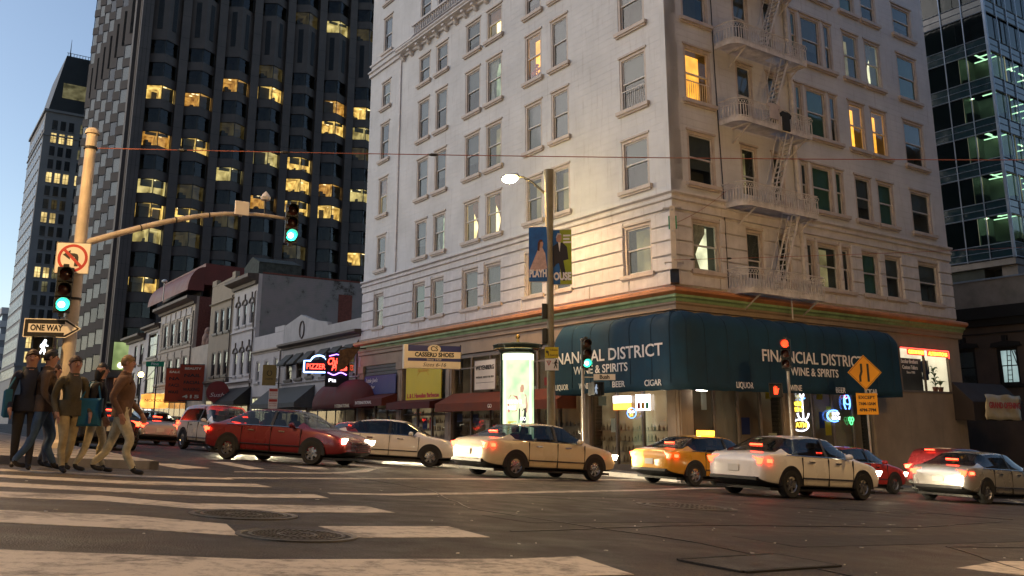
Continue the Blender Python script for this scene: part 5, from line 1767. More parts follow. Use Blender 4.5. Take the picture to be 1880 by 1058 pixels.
def office_mesh(side, lit, seed=0, lamps=True):
    """room behind one bay: ceiling, back wall, a partition in the middle, furniture line on the floor"""
    mb = MB()
    rr = random.Random(seed * 13 + 5)
    h = WH
    (ax, ay), (bx, by), (cx, cy) = bay_tri(0, .2)
    yb = 2.2
    if side == 'B': xs = (ax, cx)
    elif side == 'F': xs = (ax, bx - .03)
    else: xs = (bx + .03, cx)
    L = 2
    mb.quad((ax, yb, 0), (cx, yb, 0), (cx, yb, h), (ax, yb, h), 0)
    mb.add([(ax, ay, h - .02), (bx, by + .05, h - .02), (cx, cy, h - .02), (cx, yb, h - .02), (ax, yb, h - .02)], [(0, 1, 2, 3, 4)], 0)
    mb.add([(ax, ay, .02), (bx, by + .05, .02), (cx, cy, .02), (cx, yb, .02), (ax, yb, .02)], [(0, 1, 2, 3, 4)], 1)
    mb.quad((ax, ay, 0), (ax, yb, 0), (ax, yb, h), (ax, ay, h), 0); mb.quad((cx, cy, 0), (cx, yb, 0), (cx, yb, h), (cx, cy, h), 0)
    mb.box(bx - .03, bx + .03, by + .3, yb, 0, h, 0)
    if side == 'F': mb.box(bx + .05, cx - .15, -.12, -.02, 0.02, h - .05, 1)
    if side == 'R': mb.box(ax + .15, bx - .05, -.12, -.02, 0.02, h - .05, 1)
    for q in range(rr.randint(2, 5)):
        x = rr.uniform(.3, 3.2); mb.box(x, x + rr.uniform(.3, .8), .2 + rr.random(), 1.4, .02, rr.uniform(.4, 1.2), 1)
    if rr.random() < .6: x = rr.uniform(.6, 3.2); mb.box(x, x + rr.uniform(.5, 1.1), 1.9, 2.1, .02, h - .2, rr.choice((0, 1)))
    for q in range(rr.randint(1, 4) if lamps else 0):
        x = rr.uniform(.5, 3.3); y = rr.uniform(-.6, 1.2); mb.box(x - .2, x + .2, y - .08, y + .08, h - .09, h - .05, 2)
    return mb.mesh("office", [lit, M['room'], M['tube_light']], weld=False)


wm = win_mesh(M['tower_glass'])
wms = win_mesh(glass_mat("sky_lit_tower_glass", (.62, .63, .62), .08, 3.5))  # shinier, greyer copy of the glass so the side face looks sky lit
om = {}
for k in 'BFR':
    for q, mm in enumerate(('tower_lit', 'tower_lit_b', 'tower_lit_c')): om[k + str(q)] = office_mesh(k, M[mm], q)
    for q, mm in enumerate(('tower_lit_c', 'tower_lit', 'tower_lit_b', 'tower_lit')): om[k + str(q + 3)] = office_mesh(k, M[mm], q + 3 + ord(k))
om['d'] = office_mesh('B', M['tower_lit_dim'], 1, False)
om['-'] = office_mesh('B', M['room'], 2, False)
def tower_face(rot, n, x_off, wide, side):
    # wall: pilaster strips between bays and one triangular spandrel per storey and bay
    mb = MB(); jt = MB()
    xs = [x_off + PIT * i for i in range(n)]
    ztop = 118
    for i, x in enumerate(xs):
        mb.box(x + BW, x + PIT, -.70, .3, -1, ztop)
        for kk in range(33): mb.box(x + BW, x + PIT, -.704, -.69, 1.2 + kk * ZP, 1.25 + kk * ZP, 1)
    rowsz = []
    for k in range(-6, 27):
        z = ZR0 + ZP * k
        if k in (10, 11): continue
        rowsz.append((k, z))
    for i, x in enumerate(xs):
        prev = -1.0
        for k, z in rowsz:
            if z < 3: continue
            t = bay_tri(x)
            mb.prism(t, prev, z, 0, 'z')
            prev = z + WH
        mb.prism(bay_tri(x), prev, ztop, 0, 'z')
        # tall louvres on the plant floors
        for s in (-1, 1):
            cx = x + BW / 2 + s * BW / 4
            ang = math.atan2(BD, BW / 2) * (-s)
            for q in range(5):
                off = -.32 + q * .16
                px, py = cx + off * math.cos(ang), -BD / 2 - .03 + off * math.sin(ang) * (-1 if s > 0 else -1) * (-1)
                py = -BD * (1 - abs(px - x - BW / 2) / (BW / 2)) - .02
                mb.box(px - .055, px + .055, py - .07, py + .3, ZR0 + ZP * 10 + .4, ZR0 + ZP * 12 - .9, 2)
    wall = mb.build("bay_wall", [M['granite'], M['granite_joint'], M['louvre']], tower, rot, weld=False)
    for i, x in enumerate(xs):
        for k, z in rowsz:
            if z < 3 or z > 92: continue
            if side and k > 16: continue
            w = link("window", wms if side else wm, tower, rot @ T(x, 0, z))
            st = lit_map.get((i, k)) if not side else {(0, 5): 'd', (0, 7): 'F', (0, 3): 'd', (2, 6): 'd', (1, 4): 'd'}.get((i, k))
            if st is None: st = '-' if not (k > 12 and rnd.random() < .25) else 'd'
            link("office", om[st] if st in om else om[st + str((i * 5 + k * 3 + i * k) % 7)], w)
            if side and rnd.random() < .75:  # pale blinds added so the side panes look bright with mirrored sky
                link('blind', cached('side_sky_blind', lambda: MB().add([(.12, .12, .05), (BW / 2, -BD + .3, .05), (BW - .12, .12, .05), (BW - .12, .12, WH - .05), (BW / 2, -BD + .3, WH - .05), (.12, .12, WH - .05)], [(0, 1, 4, 5), (1, 2, 3, 4)]).mesh('blind', M['curtain_pale'])), w)
            if st in 'BFR' and not side and rnd.random() < .45:
                z_ = rnd.choice((.5, .8, 1.1))
                link('blind', cached(('tb', z_), lambda: MB().box(.5, BW - .5, -.3, -.27, WH - z_, WH).mesh('blind', M['blind_grey'])), w)
    return wall


tower_face(FRT, NB + 1, 1.35, 0, False)
tower_face(SID, NS, -PIT * NS - 1.0, 0, True)
mb = MB()
mb.box(2.6, 60, 2.6, 60, -1, 118)
mb.build("core_wall", M['granite_joint'], tower, FRT)
# corner pier with grooves
mb = MB()
mb.box(-.2, 1.32, -.95, .3, -1, 118); mb.box(-.25, .25, -.2, 1.0, -1, 118)
for x in (.25, .80): mb.box(x, x + .05, -.957, -.94, -1, 118, 1)
for k in range(40): mb.box(-.2, 1.32, -.953, -.94, 1.5 + k * 3.56, 1.54 + k * 3.56, 1)
mb.build("corner_pier", [M['granite'], M['granite_joint']], tower, FRT)
# lobby lit at the foot
mb = MB(); mb.box(-.8, 5, -1.2, -1.0, 1, 4.3); mb.box(-.9, 14, -2.1, -1.98, 4.3, 5.2); mb.build("lobby_frame", M['granite_joint'], tower, FRT)
lob = MB().box(.2, 4.4, -2.0, -1.9, 8.3, 12.0).build("lobby_window", glow("lobby_light_green", (.50, .72, .22), .55, .6, .35, (.75, .8, .4)), tower, FRT)
MB().box(.6, 4.2, -2.0, -1.9, 4.4, 7.2).build("lobby_window", glow("lobby_light_red", (.6, .32, .12), .25, .7, .5, (.55, .12, .05)), tower, FRT)
MB().box(-.6, 4.9, -2.05, -1.0, 7.3, 8.2).build("lobby_beam", M['granite'], tower, FRT)
mb = MB(); mb.ball((1.2, -2.3, 8.9), .42, 10); mb.build("globe_lamp", M['tube_light'], tower, FRT, smooth=True)

# ------------------------------------------------------------------ pale stone tower with mansard roof further up
M['stone_pale'] = paint("pale_granite_tower", (0.24, 0.24, 0.25), .7, var=.12, scale=.25, streak=.25)
M['slate'] = paint("slate_roof", (.03, .035, .04), .5, var=.25, scale=.4)
lt = thing("mansard_tower", "pale stone tower with a dark mansard roof and window triplets at the far left", "building", Matrix.Translation(U * 190 + V * 19.0))
mb = MB(); mb.box(0, 34, 0, 24, -1, 63.2); mb.build("wall", M['stone_pale'], lt, rotR)
mb = MB()
mb.box(-.35, 34, -.35, 24, 62.6, 63.1); mb.box(-.2, 34, -.2, 24, 57.6, 57.9); mb.box(-.2, 34, -.2, 24, 12.0, 12.5); mb.build("string_course", M['stone_pale'], lt, rotR)
mb = MB()
mb.prism([(.4, 63.2), (2.6, 75.4), (26, 75.4), (30, 63.2)], .6, 20); mb.build("mansard_roof", M['slate'], lt, rotR)
MB().box(8.8, 30, 2, 22, 63.2, 73.5).build("roof_wing", M['slate'], lt, rotR)
mb = MB()
for k in range(20): mb.tube([(2.8 + k * .55, .8, 75.4), (2.8 + k * .55, .8, 76.1)], .05, 4)
mb.tube([(2.6, .8, 76.1), (13.6, .8, 76.1)], .06, 4)
for x in (3.2, 10.3): mb.tube([(x, 1, 75.4), (x, 1, 79.2)], [.12, .03], 5)
mb.build("roof_railing", M['iron'], lt, rotR)
fw = MB(); fw.box(0, .95, -.06, .0, 0, 2.0, 1); fw.box(-.12, 1.07, -.14, .0, -.14, 0, 0); fw.box(.44, .51, -.085, -.06, 0, 2, 2); fw.box(0, .95, -.085, -.06, .95, 1.02, 2)
def lt_win(mat): return cached(("ltw", mat.name), lambda: fw.mesh("window", [M['stone_pale'], mat, M['mullion']], weld=False))
M['far_dark'] = paint("far_window_glass", (.025, .03, .035), .12, var=.2, spec=.8)
M['far_lit'] = glow("far_window_lit", (1.0, .66, .2), .8, .6, .8, (1, .8, .35))
M['far_dim'] = glow("far_window_dim", (.7, .55, .2), .14, .8, .8, (.5, .5, .3))
pat = {17: 'LLL', 14: 'LLLL', 11: 'LL', 7: 'LLd', 3: 'dLL', 2: 'LL', 1: 'LdL'}
for k in range(19):
    z = 59.0 - (18 - k) * 2.72
    for c, x in enumerate((1.35, 2.85, 4.35, 6.5, 8.0, 9.5)):
        ch = (pat.get(k, '') + '------')[c]
        r = rnd.random()
        m_ = M['far_lit'] if ch == 'L' or (ch == '-' and r < .04) else (M['far_dim'] if ch == 'd' or r < .16 else M['far_dark'])
        link("window", lt_win(m_), lt, rotR @ T(x, 0, z))
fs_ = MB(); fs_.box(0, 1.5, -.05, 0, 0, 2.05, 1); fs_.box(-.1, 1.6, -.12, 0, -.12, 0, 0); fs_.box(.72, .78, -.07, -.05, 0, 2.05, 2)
M['far_sky_tone'] = paint("far_window_painted_sky", (.55, .56, .57), .15, var=.3, spec=.9)  # pale colour stands in for sky mirrored in these panes
fsm = fs_.mesh("window", [M['stone_pale'], M['far_sky_tone'], M['mullion']], weld=False)
for k in range(19):
    z = 59.0 - (18 - k) * 2.72
    for c in range(9): link("window", fsm, lt, frame(Vector((0, 0, 0)), -U) @ T(-2.8 - c * 2.6, 0, z))
for x, w in ((2.6, 4.6), (8.3, 1.2)): MB().box(x, x + w, .55, 1.2 if w > 2 else 1.9, 66.2, 69.4).build("attic_window", M['far_lit'] if w < 2 else M['far_dim'], lt, rotR @ T(0, 0 if w > 2 else 1.2, 0))

# striped slab at the left edge
sb = thing("striped_office_block", "white banded office block at the left edge of the view far up the street", "building", Matrix.Translation(U * 222 + V * 18.7))
MB().box(0, 20, 0, 100, -1, 24).build("wall", M['slate'], sb, rotR @ T(0, 0, 0))
M['white_band'] = paint("white_band_panel", (.60, .60, .62), .6, var=.1, scale=.3)
M['band_glass'] = paint("band_window_glass", (.22, .25, .29), .12, var=.2, spec=.9)
for k in range(9):
    z = .5 + k * 2.9
    MB().box(-.45, 20, -.4, 100.4, z + 1.45, z + 2.85).build("floor_band", M['white_band'], sb, rotR)
    MB().box(-.12, 20, -.1, 100.1, z, z + 1.44).build("window_strip", M['band_glass'], sb, rotR)

# ------------------------------------------------------------------ glass tower on the right, seen over the hotel roofline end
GU, GV = 32.4, 70.0
gt = thing("glass_tower", "teal glass office tower with silver mullions and strip lit floors at the right edge", "building", Matrix.Translation(U * GU + V * GV))
GS = frame(Vector((0, 0, 0)), -U)    # face towards the alley: x towards us
M['alu'] = paint("silver_mullion", (.42, .46, .52), .35, metal=.7, var=.1)
M['gglass'] = glass_mat("teal_curtain_glass", (.26, .38, .35), .04)
M['spandrel'] = paint("teal_spandrel_glass", (.004, .022, .030), .12, var=.15, spec=.7)
M['gt_room'] = paint("dark_office_room", (.05, .06, .055), .9, var=.3)
M['gt_lit'] = glow("office_ceiling_glow", (.75, .72, .5), .16, .9, .45, (.8, .75, .5))
M['strip'] = glow("office_strip_light", (1.0, .92, .62), 9)
ZG0, GH, NW = 13.7, 3.42, 6
PW = 1.82
MB().box(.3, 30, 2.6, 40, 3, 70).build("core_wall", M['gt_room'], gt, frame(Vector((0, 0, 0)), V) @ T(0, 0, 0))
for f in range(13):
    z = ZG0 + f * GH
    lit = f in (0, 1, 2, 3, 4, 7, 9) or f > 9
    for face, rot, n in (("alley", GS, NW), ("street", rotR, 8)):
        x0 = -PW * n if face == "alley" else 0
        fl = MB()
        fl.box(x0, x0 + PW * n, -.02, .25, z, z + 1.15, 0)
        fl.box(x0, x0 + PW * n, .25, 2.6, z + .3, z + .75, 1)
        fl.build("spandrel", [M['spandrel'], M['gt_room']], gt, rot)
        for i in range(n):
            x = x0 + PW * i
            pn = link("glass_panel", box_mesh("glass_panel", .03, PW - .03, .06, .075, 1.16, GH - .02, M['gglass']), gt, rot @ T(x, 0, z))
            if face == "alley" and i < n - 4: continue
        back = MB()
        back.quad((x0, 2.55, z + .8), (x0 + PW * n, 2.55, z + .8), (x0 + PW * n, 2.55, z + GH + .3), (x0, 2.55, z + GH + .3), 0)
        for i in range(n):
            if lit and rnd.random() < .8: back.box(x0 + PW * i + .2, x0 + PW * i + 1.5, 2.0, 2.5, z + .9, z + 1.5 + rnd.random() * .6, 1)
        back.build("room", [M['gt_lit'] if lit and f != 6 else M['gt_room'], M['gt_room']], gt, rot, weld=False)
        if lit:
            sl = MB()
            for i in range(n):
                if rnd.random() < .75: sl.box(x0 + PW * i + .35, x0 + PW * i + .47, .5, 2.3, z + GH + .12, z + GH + .18)
                if rnd.random() < .5: sl.box(x0 + PW * i + .3, x0 + PW * i + 1.4, 1.2, 1.32, z + GH + .12, z + GH + .18)
            sl.build("strip_light", M['strip'], gt, rot)
mb = MB()
for rot_i, n in ((0, NW), (1, 8)):
    for i in range(n + 1):
        x = (-PW * n if rot_i == 0 else 0) + PW * i
        p = GS @ Vector((x, -.08, 0)) if rot_i == 0 else rotR @ Vector((x, -.08, 0))
        r = .05 if not (rot_i == 0 and i == n) else .13
        mb.tube([(p.x, p.y, ZG0 - .1), (p.x, p.y, 62)], r, 4)
mb.build("mullion", M['alu'], gt)
tr_ = MB()
for f in range(14):
    z = ZG0 + f * GH
    for dz, r in ((0, .05), (.58, .025), (1.15, .04)):
        for rot_i, n in ((0, NW), (1, 8)):
            rot = GS if rot_i == 0 else rotR
            a = rot @ Vector((-PW * n if rot_i == 0 else 0, -.06, z + dz)); b = rot @ Vector((0 if rot_i == 0 else PW * n, -.06, z + dz))
            tr_.tube([a, b], r, 4)
tr_.build("transom", M['alu'], gt)
MB().box(-11, 0, 0, 24, ZG0 - .6, ZG0 - .12).build("soffit", M['concrete'], gt, GS)
MB().box(-1.3, -.1, .4, 1.6, -2, ZG0 - .6).build("column", M['concrete'], gt, GS)
MB().box(-14, -1.0, 1.8, 2.0, 9, ZG0 - .6).build("recess_wall", M['gt_room'], gt, GS)
MB().box(-3.4, -3.15, 1.6, 1.7, 10.5, 12.9).build("strip_light", M['tube_light'], gt, GS)

# dark old building across the alley
AV = 57.0
ab = thing("alley_warehouse", "dark brown old building beyond the hotel with black cornice and arched windows, one lit", "building", Matrix.Translation(U * 24.0 + V * AV))
M['old_brown'] = paint("soot_brown_stone", (.075, .055, .045), .8, var=.25, scale=.7, streak=.3, dirt=(.03, .022, .02), bump=.2, bscale=8)
AS = frame(Vector((0, 0, 0)), -U)
holes = [(-4.25, -2.95, 3.4, 5.65), (-6.9, -5.6, 3.3, 5.7), (-9.6, -8.3, 3.3, 5.7), (-1.6, -.3, 3.4, 5.7)]
mb = MB(); holed_wall(mb, -22, 0, -3, 8.3, holes, 0, .4); mb.build("wall", M['old_brown'], ab, AS, weld=False)
MB().box(-22, 0, .95, 12, -3, 8.2).build("core_wall", M['old_brown'], ab, AS)
mb = MB(); mb.box(-22, .5, -.5, .4, 7.5, 8.25); mb.box(-22, .3, -.25, .3, 7.05, 7.5); mb.box(-22, .1, -.1, .3, 6.55, 6.62); mb.build("cornice", M['soot'], ab, AS)
mb = MB(); mb.box(-22, -1.1, .6, .9, 8.3, 10.1); mb.build("parapet_wall", M['concrete'], ab, AS)
mb = MB(); mb.box(-22, -1.05, .5, 1.0, 10.1, 10.2); mb.build("parapet_coping", M['alu'], ab, AS)
MB().box(-1.05, 0, .4, 8, 8.3, 9.2).build("parapet_wall", M['old_brown'], ab, AS)
mb = MB()
for x in (-.9, -.1): mb.tube([(x, .5, 9.2), (x, .5, 10.6)], .03, 5)
for z in (9.9, 10.6): mb.tube([(-.9, .5, z), (.5, .5, z)], .025, 5)
mb.build("roof_rail", M['iron'], ab, AS)
M['white_room'] = glow("bare_lit_room", (.62, .80, .80), .55, .35, .5, (.75, .85, .8))
for k, (a, b, c, d) in enumerate(holes):
    wn_ = sash_window(ab, 0, 0, b - a, d - c, 'blind_dark' if k else 'dim', mats=[M['soot'], M['soot']], deep=.25, sill=True, lintel=True)
    wn_.matrix_local = AS @ T(a, .02, c)
    if k == 0:
        for ch in wn_.children:
            if ch.name.startswith("room"): ch.data = room_mesh(b - a - .26, d - c - .18, .23, .9, M['white_room'], M['white_room'])
    mb = MB(); mb.prism([(a - .3, d + .05), (b + .3, d + .05), (b + .2, d + .3), ((a + b) / 2, d + .42), (a - .2, d + .3)], -.16, -.0); mb.box((a + b) / 2 - .15, (a + b) / 2 + .15, -.2, 0, d + .42, d + .75)
    mb.build("window_hood", M['soot'], ab, AS)
lad = thing("step_ladder", "painter's step ladder standing behind the lit window of the dark building", "ladder", Matrix.Translation(U * 24.0 + V * AV) @ AS @ T(-3.95, .45, 3.45))
mb = MB()
for s in (0, .28): mb.tube([(s, 0, 0), (s * .8 + .15, 0, 2.1)], .03, 4)
mb.tube([(.9, .15, 0), (.42, .02, 2.1)], .03, 4); mb.tube([(1.1, .15, 0), (.55, .02, 2.1)], .03, 4)
mb.build("rail", M['iron'], lad)
for k in range(6):
    f = (k + .7) / 7
    MB().box(.15 * f - .01, .15 * f + .29 - .05 * f, -.05, .05, 2.1 * f - .02, 2.1 * f + .02).build("rung", M['iron'], lad)
shed_awning("shop_awning", "dark canvas awning behind the grand opening banner at the right end of the hotel", rotR, CM, 19.3, 24.3, 1.1, 3.0, 1.0, paint("dark_brown_canvas", (.03, .02, .016), .8), .9)
p = CM @ rotR @ T(21.9, -1.12, 1.75)
t = thing("opening_banner", "crumpled cream banner with red grand opening lettering past the hotel's right end", "banner", p)
mb = MB()
vs = []
for i in range(15):
    for j in range(7):
        x = -1.75 + 3.5 * i / 14; z = -.62 + 1.24 * j / 6
        vs.append((x + .06 * (z + .6), .04 * math.sin(i * 1.3 + j) + .03 * math.sin(j * 2.2 + i * .5) - .02, z + .03 * math.sin(i * .9)))
mb.add(vs, [(i * 7 + j, (i + 1) * 7 + j, (i + 1) * 7 + j + 1, i * 7 + j + 1) for i in range(14) for j in range(6)])
o = mb.build("cloth", paint("cream_vinyl", (.50, .42, .28), .5, var=.15, scale=2), t, smooth=True); sm = o.modifiers.new("cloth_thickness", 'SOLIDIFY'); sm.thickness = .01
text("GRAND OPENING", .42, M['sign_red'], t, 0, -.13, .08, width=3.1, fat=.01)

# ------------------------------------------------------------------ unseen blocks behind the camera and to the left, added to hold off sky light
def back_block(label, u0, u1, v0, v1, h, wall, floors):
    t = thing("unseen_street_block", label, "building", Matrix.Translation(U * u1 + V * v0))
    F = frame(Vector((0, 0, 0)), -V)      # facade towards the crossing
    L_ = v1 - v0
    MB().box(-L_, 0, 0, u1 - u0, -5, h).build("wall", wall, t, F)
    mb = MB(); mb.box(-L_, 0, -.4, .2, h - 1.2, h); mb.box(-L_, 0, -.25, .2, 5.2, 5.8); mb.build("cornice", wall, t, F)
    wmesh = cached("backwin", lambda: MB().box(0, 1.5, -.06, .02, 0, 2.2).mesh("window", M['far_dark']))
    for k in range(floors):
        for i in range(int(L_ / 3.6)):
            link("window", wmesh, t, F @ T(-L_ + 1.2 + i * 3.6, 0, 7 + k * 3.7))


back_block("unseen stone office block added across the street behind the camera to shade the hotel", -34, -7.5, 8, 190, 34, M['old_brown'], 7)
back_block("unseen tall dull office block added on the near corner behind the camera for shade", -40, -9, -60, 3.5, 52, M['old_brown'], 11)


def left_block(label, u0, u1, v0, v1, h, floors):
    """unseen buildings added left of the side street to shade wall and road"""
    t = thing("unseen_street_block", label, "building", Matrix.Translation(U * u0 + V * v1))
    F = frame(Vector((0, 0, 0)), U)
    L_ = u1 - u0
    MB().box(0, L_, 0, v1 - v0, -3, h).build("wall", M['row_tan'], t, F)
    mb = MB(); mb.box(0, L_, -.4, .2, h - 1, h); mb.build("cornice", M['row_tan'], t, F)
    wmesh = cached("backwin", None)
    for k in range(floors):
        for i in range(int(L_ / 3.6)):
            link("window", wmesh, t, F @ T(1.2 + i * 3.6, 0, 6 + k * 3.7))


left_block("tan block added for shade on the left corner of the side street outside the view", 21.5, 60, -30, -3.5, 10.5, 1)
left_block("taller tan block added for shade further up the left side street outside the view", 61, 118, -30, -3.5, 13, 2)
# ------------------------------------------------------------------ street furniture


def sig_frame(pos, face=None):
    """frame facing the camera side: front (-Y) towards face direction (points from object to viewer)"""
    f = face or Vector((0, -1, 0))
    return frame(pos, Vector((-f.y, f.x, 0)).normalized())


to_us = -U          # traffic on the side street looks along +u, so its signals face -u


def signal_head(name, label, mat4, lit, cat="traffic light", group=None):
    """three-lens head with visors; lit = 0 top (red), 1, 2 bottom (green)"""
    t = thing(name, label, cat, mat4, group)
    mb = MB()
    for k in range(3):
        z = (1 - k) * .36
        mb.slab(-.175, .175, -.10, .10, z - .175, z + .175, .02)
    mb.box(-.06, .06, -.04, .14, -.62, .62)
    mb.build("housing", M['signal_black'], t)
    for k in range(3):
        z = (1 - k) * .36
        mb = MB()
        mb.lathe([(.150, 0), (.150, -.24), (.142, -.24), (.142, 0)], 20, 0, (0, -.10, z), 'y', R(-25), R(205))
        mb.build("visor", M['signal_black'], t, smooth=True)
        mb = MB()
        mb.lathe([(0, -.045), (.07, -.035), (.11, -.018), (.138, 0)], 20, 0, (0, -.102, z), 'y')
        mt = M['lens_off']
        if k == lit: mt = M['signal_red'] if k == 0 else M['signal_green']
        mb.build("lens", mt, t, smooth=True)
        if k == lit and k == 2:
            mb = MB(); mb.lathe([(0, -.05), (.05, -.046), (.075, -.038)], 16, 0, (-.02, -.104, z), 'y'); mb.build("bulb_glow", M['signal_green_core'], t, smooth=True)
    return t


def walk_figure(mb, s, y):
    """walking person symbol, height about 1 * s"""
    mb.lathe([(0, y - .004), (.085 * s, y - .004), (.085 * s, y), (0, y)], 12, 0, (.06 * s, 0, .42 * s), 'y')
    for pts, w in (([(.02, .32), (-.02, .02)], .10), ([(-.03, .03), (.08, -.2), (.10, -.45)], .06), ([(-.03, .03), (-.08, -.2), (-.2, -.45)], .06), ([(.02, .28), (-.16, .14), (-.17, .0)], .045), ([(.03, .28), (.15, .12), (.24, .08)], .045)):
        for i in range(len(pts) - 1):
            (x0, z0), (x1, z1) = pts[i], pts[i + 1]
            d = Vector((x1 - x0, z1 - z0)).normalized(); n = Vector((-d.y, d.x)) * w
            e = d * .02
            mb.prism([((x0 - e.x + n.x) * s, (z0 - e.y + n.y) * s), ((x1 + e.x + n.x * .8) * s, (z1 + e.y + n.y * .8) * s), ((x1 + e.x - n.x * .8) * s, (z1 + e.y - n.y * .8) * s), ((x0 - e.x - n.x) * s, (z0 - e.y - n.y) * s)], y - .004, y)


def ped_signal(label, mat4, kind, group=None):
    t = thing("pedestrian_signal", label, "pedestrian signal", mat4, group)
    MB().slab(-.23, .23, -.09, .09, -.24, .24, .02).build("housing", M['signal_black'], t)
    mb = MB()
    for s in (-.235, .215): mb.box(s, s + .02, -.28, -.09, -.22, .24)
    mb.box(-.235, .235, -.28, -.09, .24, .26); mb.build("hood", M['signal_black'], t)
    if kind == 'walk':
        mb = MB(); walk_figure(mb, .36, -.096); mb.build("walk_symbol", M['walk_white'], t)
    elif kind == 'walk_dim':
        mb = MB(); walk_figure(mb, .36, -.096); mb.build("walk_symbol", glow("dim_walk_symbol", (.6, .75, .95), .45), t)
    else:
        mb = MB()
        mb.prism([(-.07, -.14), (.06, -.14), (.09, .0), (.12, .06), (.09, .08), (.05, .02), (.05, .14), (.025, .14), (.015, .04), (0, .16), (-.03, .16), (-.03, .04), (-.05, .13), (-.075, .12), (-.07, -.02)], -.098, -.094)
        mb.build("hand_symbol", M['signal_red'], t)
    return t


# tall mast arm pole on the left corner
PU, PV = 23.25, 3.40
pb = gpos(PU, PV, .14)
pole = thing("mast_arm_pole", "tall weathered cream pole with a long curved signal arm on the left corner", "pole", Matrix.Translation(pb))
pt = 7.95 - pb.z
mb = MB(); mb.tube([(0, 0, 0), (0, 0, pt * .55), (0, 0, pt)], [.165, .145, .125], 14); mb.build("shaft", M['pole_cream'], pole, smooth=True)
mb = MB(); mb.lathe([(.30, 0), (.30, .12), (.22, .2), (.2, .5), (.19, .52)], 14); mb.build("base", M['pole_cream'], pole, smooth=True)
mb = MB(); mb.lathe([(.17, pt - .02), (.17, pt + .05), (.12, pt + .12), (0, pt + .14)], 14); mb.build("cap", M['pole_cream'], pole, smooth=True)
for z in (pt - .42, pt * .62, pt * .45):
    mb = MB(); mb.lathe([(.145, z), (.165, z), (.165, z + .06), (.145, z + .06)], 14); mb.build("band", M['iron'], pole)
armz = 5.15 - pb.z
arm_pts = []
for i in range(13):
    f = i / 12
    arm_pts.append(V * (.1 + 5.0 * f) + Vector((0, 0, armz + 1.32 * math.sin(f * math.pi / 2 * 1.1))))
mb = MB(); mb.tube(arm_pts, [  .085 - .04 * i / 12 for i in range(13)], 10); mb.build("arm", M['pole_cream'], pole, smooth=True)
for i in (3, 5, 7):
    mb = MB(); d = (arm_pts[i + 1] - arm_pts[i]).normalized(); mb.tube([arm_pts[i] - d * .012, arm_pts[i] + d * .012], .085 - .04 * i / 12 + .014, 10); mb.build("clamp", M['iron'], pole)
mb = MB(); e = arm_pts[-1]; mb.tube([arm_pts[-1], e + V * .35 + Vector((0, 0, .0))], [.06, .055], 8); mb.build("arm_tip", M['pole_cream'], pole, smooth=True)
bx = thing("sign_back", "square back of a small sign on the signal arm", "sign", sig_frame(pb + arm_pts[9] + Vector((0, 0, .12)) - U * .08, -to_us * -1))
MB().slab(-.19, .19, -.05, .0, -.18, .2, .01).build("plate", M['sign_white'], bx); MB().box(-.03, .03, .0, .1, -.2, .05).build("clamp", M['galv'], bx)
tipp = pb + arm_pts[-1] + V * .12
signal_head("traffic_light", "green traffic light hanging at the tip of the curved mast arm", sig_frame(tipp + Vector((0, 0, -.18)) - U * .22, (to_us + V * -.25).normalized()), 2, group="traffic lights of the crossing")
cams = thing("street_camera", "white dome camera standing on the signal arm", "camera", Matrix.Translation(pb + arm_pts[10] + V * .25))
mb = MB(); mb.tube([(0, 0, .0), (0, 0, .42)], .022, 6); mb.build("post", M['iron'], cams)
mb = MB(); mb.lathe([(0, .42), (.13, .44), (.14, .52), (.07, .62), (.02, .68), (0, .69)], 12); mb.build("dome", M['sign_white'], cams, smooth=True)

face_l = (to_us * .9 + V * -.25).normalized()
sp = lambda dx, z, out=.26: Vector((pb.x + dx, pb.y, z)) + Vector((0, -out, 0))
# no left turn sign
t = thing("no_left_turn_sign", "square white no left turn sign with a red ring on the tall pole", "sign", sig_frame(sp(-.02, 4.72, .24), Vector((.18, -1, 0)).normalized()))
S_ = .385
mb = MB(); mb.slab(-S_, S_, -.008, .0, -S_, S_, .004); mb.build("plate", M['sign_white'], t)
mb = MB()
for k in range(40):
    a0, a1 = R(k * 9), R(k * 9 + 9)
    mb.add([(.34 * math.cos(a0), -.011, .34 * math.sin(a0)), (.34 * math.cos(a1), -.011, .34 * math.sin(a1)), (.275 * math.cos(a1), -.011, .275 * math.sin(a1)), (.275 * math.cos(a0), -.011, .275 * math.sin(a0))], [(0, 1, 2, 3)])
mb.prism([(-.235, .185), (-.19, .235), (.235, -.185), (.19, -.235)], -.0135, -.0105); mb.build("red_ring", M['sign_red'], t)
mb = MB(); mb.prism([(.13, -.2), (.13, .03), (.10, .10), (.03, .12), (-.06, .12), (-.06, .2), (-.23, .08), (-.06, -.04), (-.06, .035), (.02, .035), (.045, .02), (.045, -.2)], -.0100, -.0085); mb.build("arrow", M['black_letter'], t)
mb = MB()
for a, b, c, d in ((-S_, S_, S_ - .018, S_ - .004), (-S_, S_, -S_ + .004, -S_ + .018), (-S_ + .004, -S_ + .018, -S_ + .018, S_ - .018), (S_ - .018, S_ - .004, -S_ + .018, S_ - .018)): mb.box(a + .004, b - .004, -.011, -.0085, c, d)
mb.build("border", M['black_letter'], t)
MB().box(-.02, .02, .001, .09, -.3, .3).build("bracket", M['galv'], t)
# signal on the pole
signal_head("traffic_light", "green traffic light on the tall pole below the no left turn sign", sig_frame(sp(-.06, 3.92, .42), (to_us * .85 + Vector((.15, -.4, 0))).normalized()), 2, group="traffic lights of the crossing")
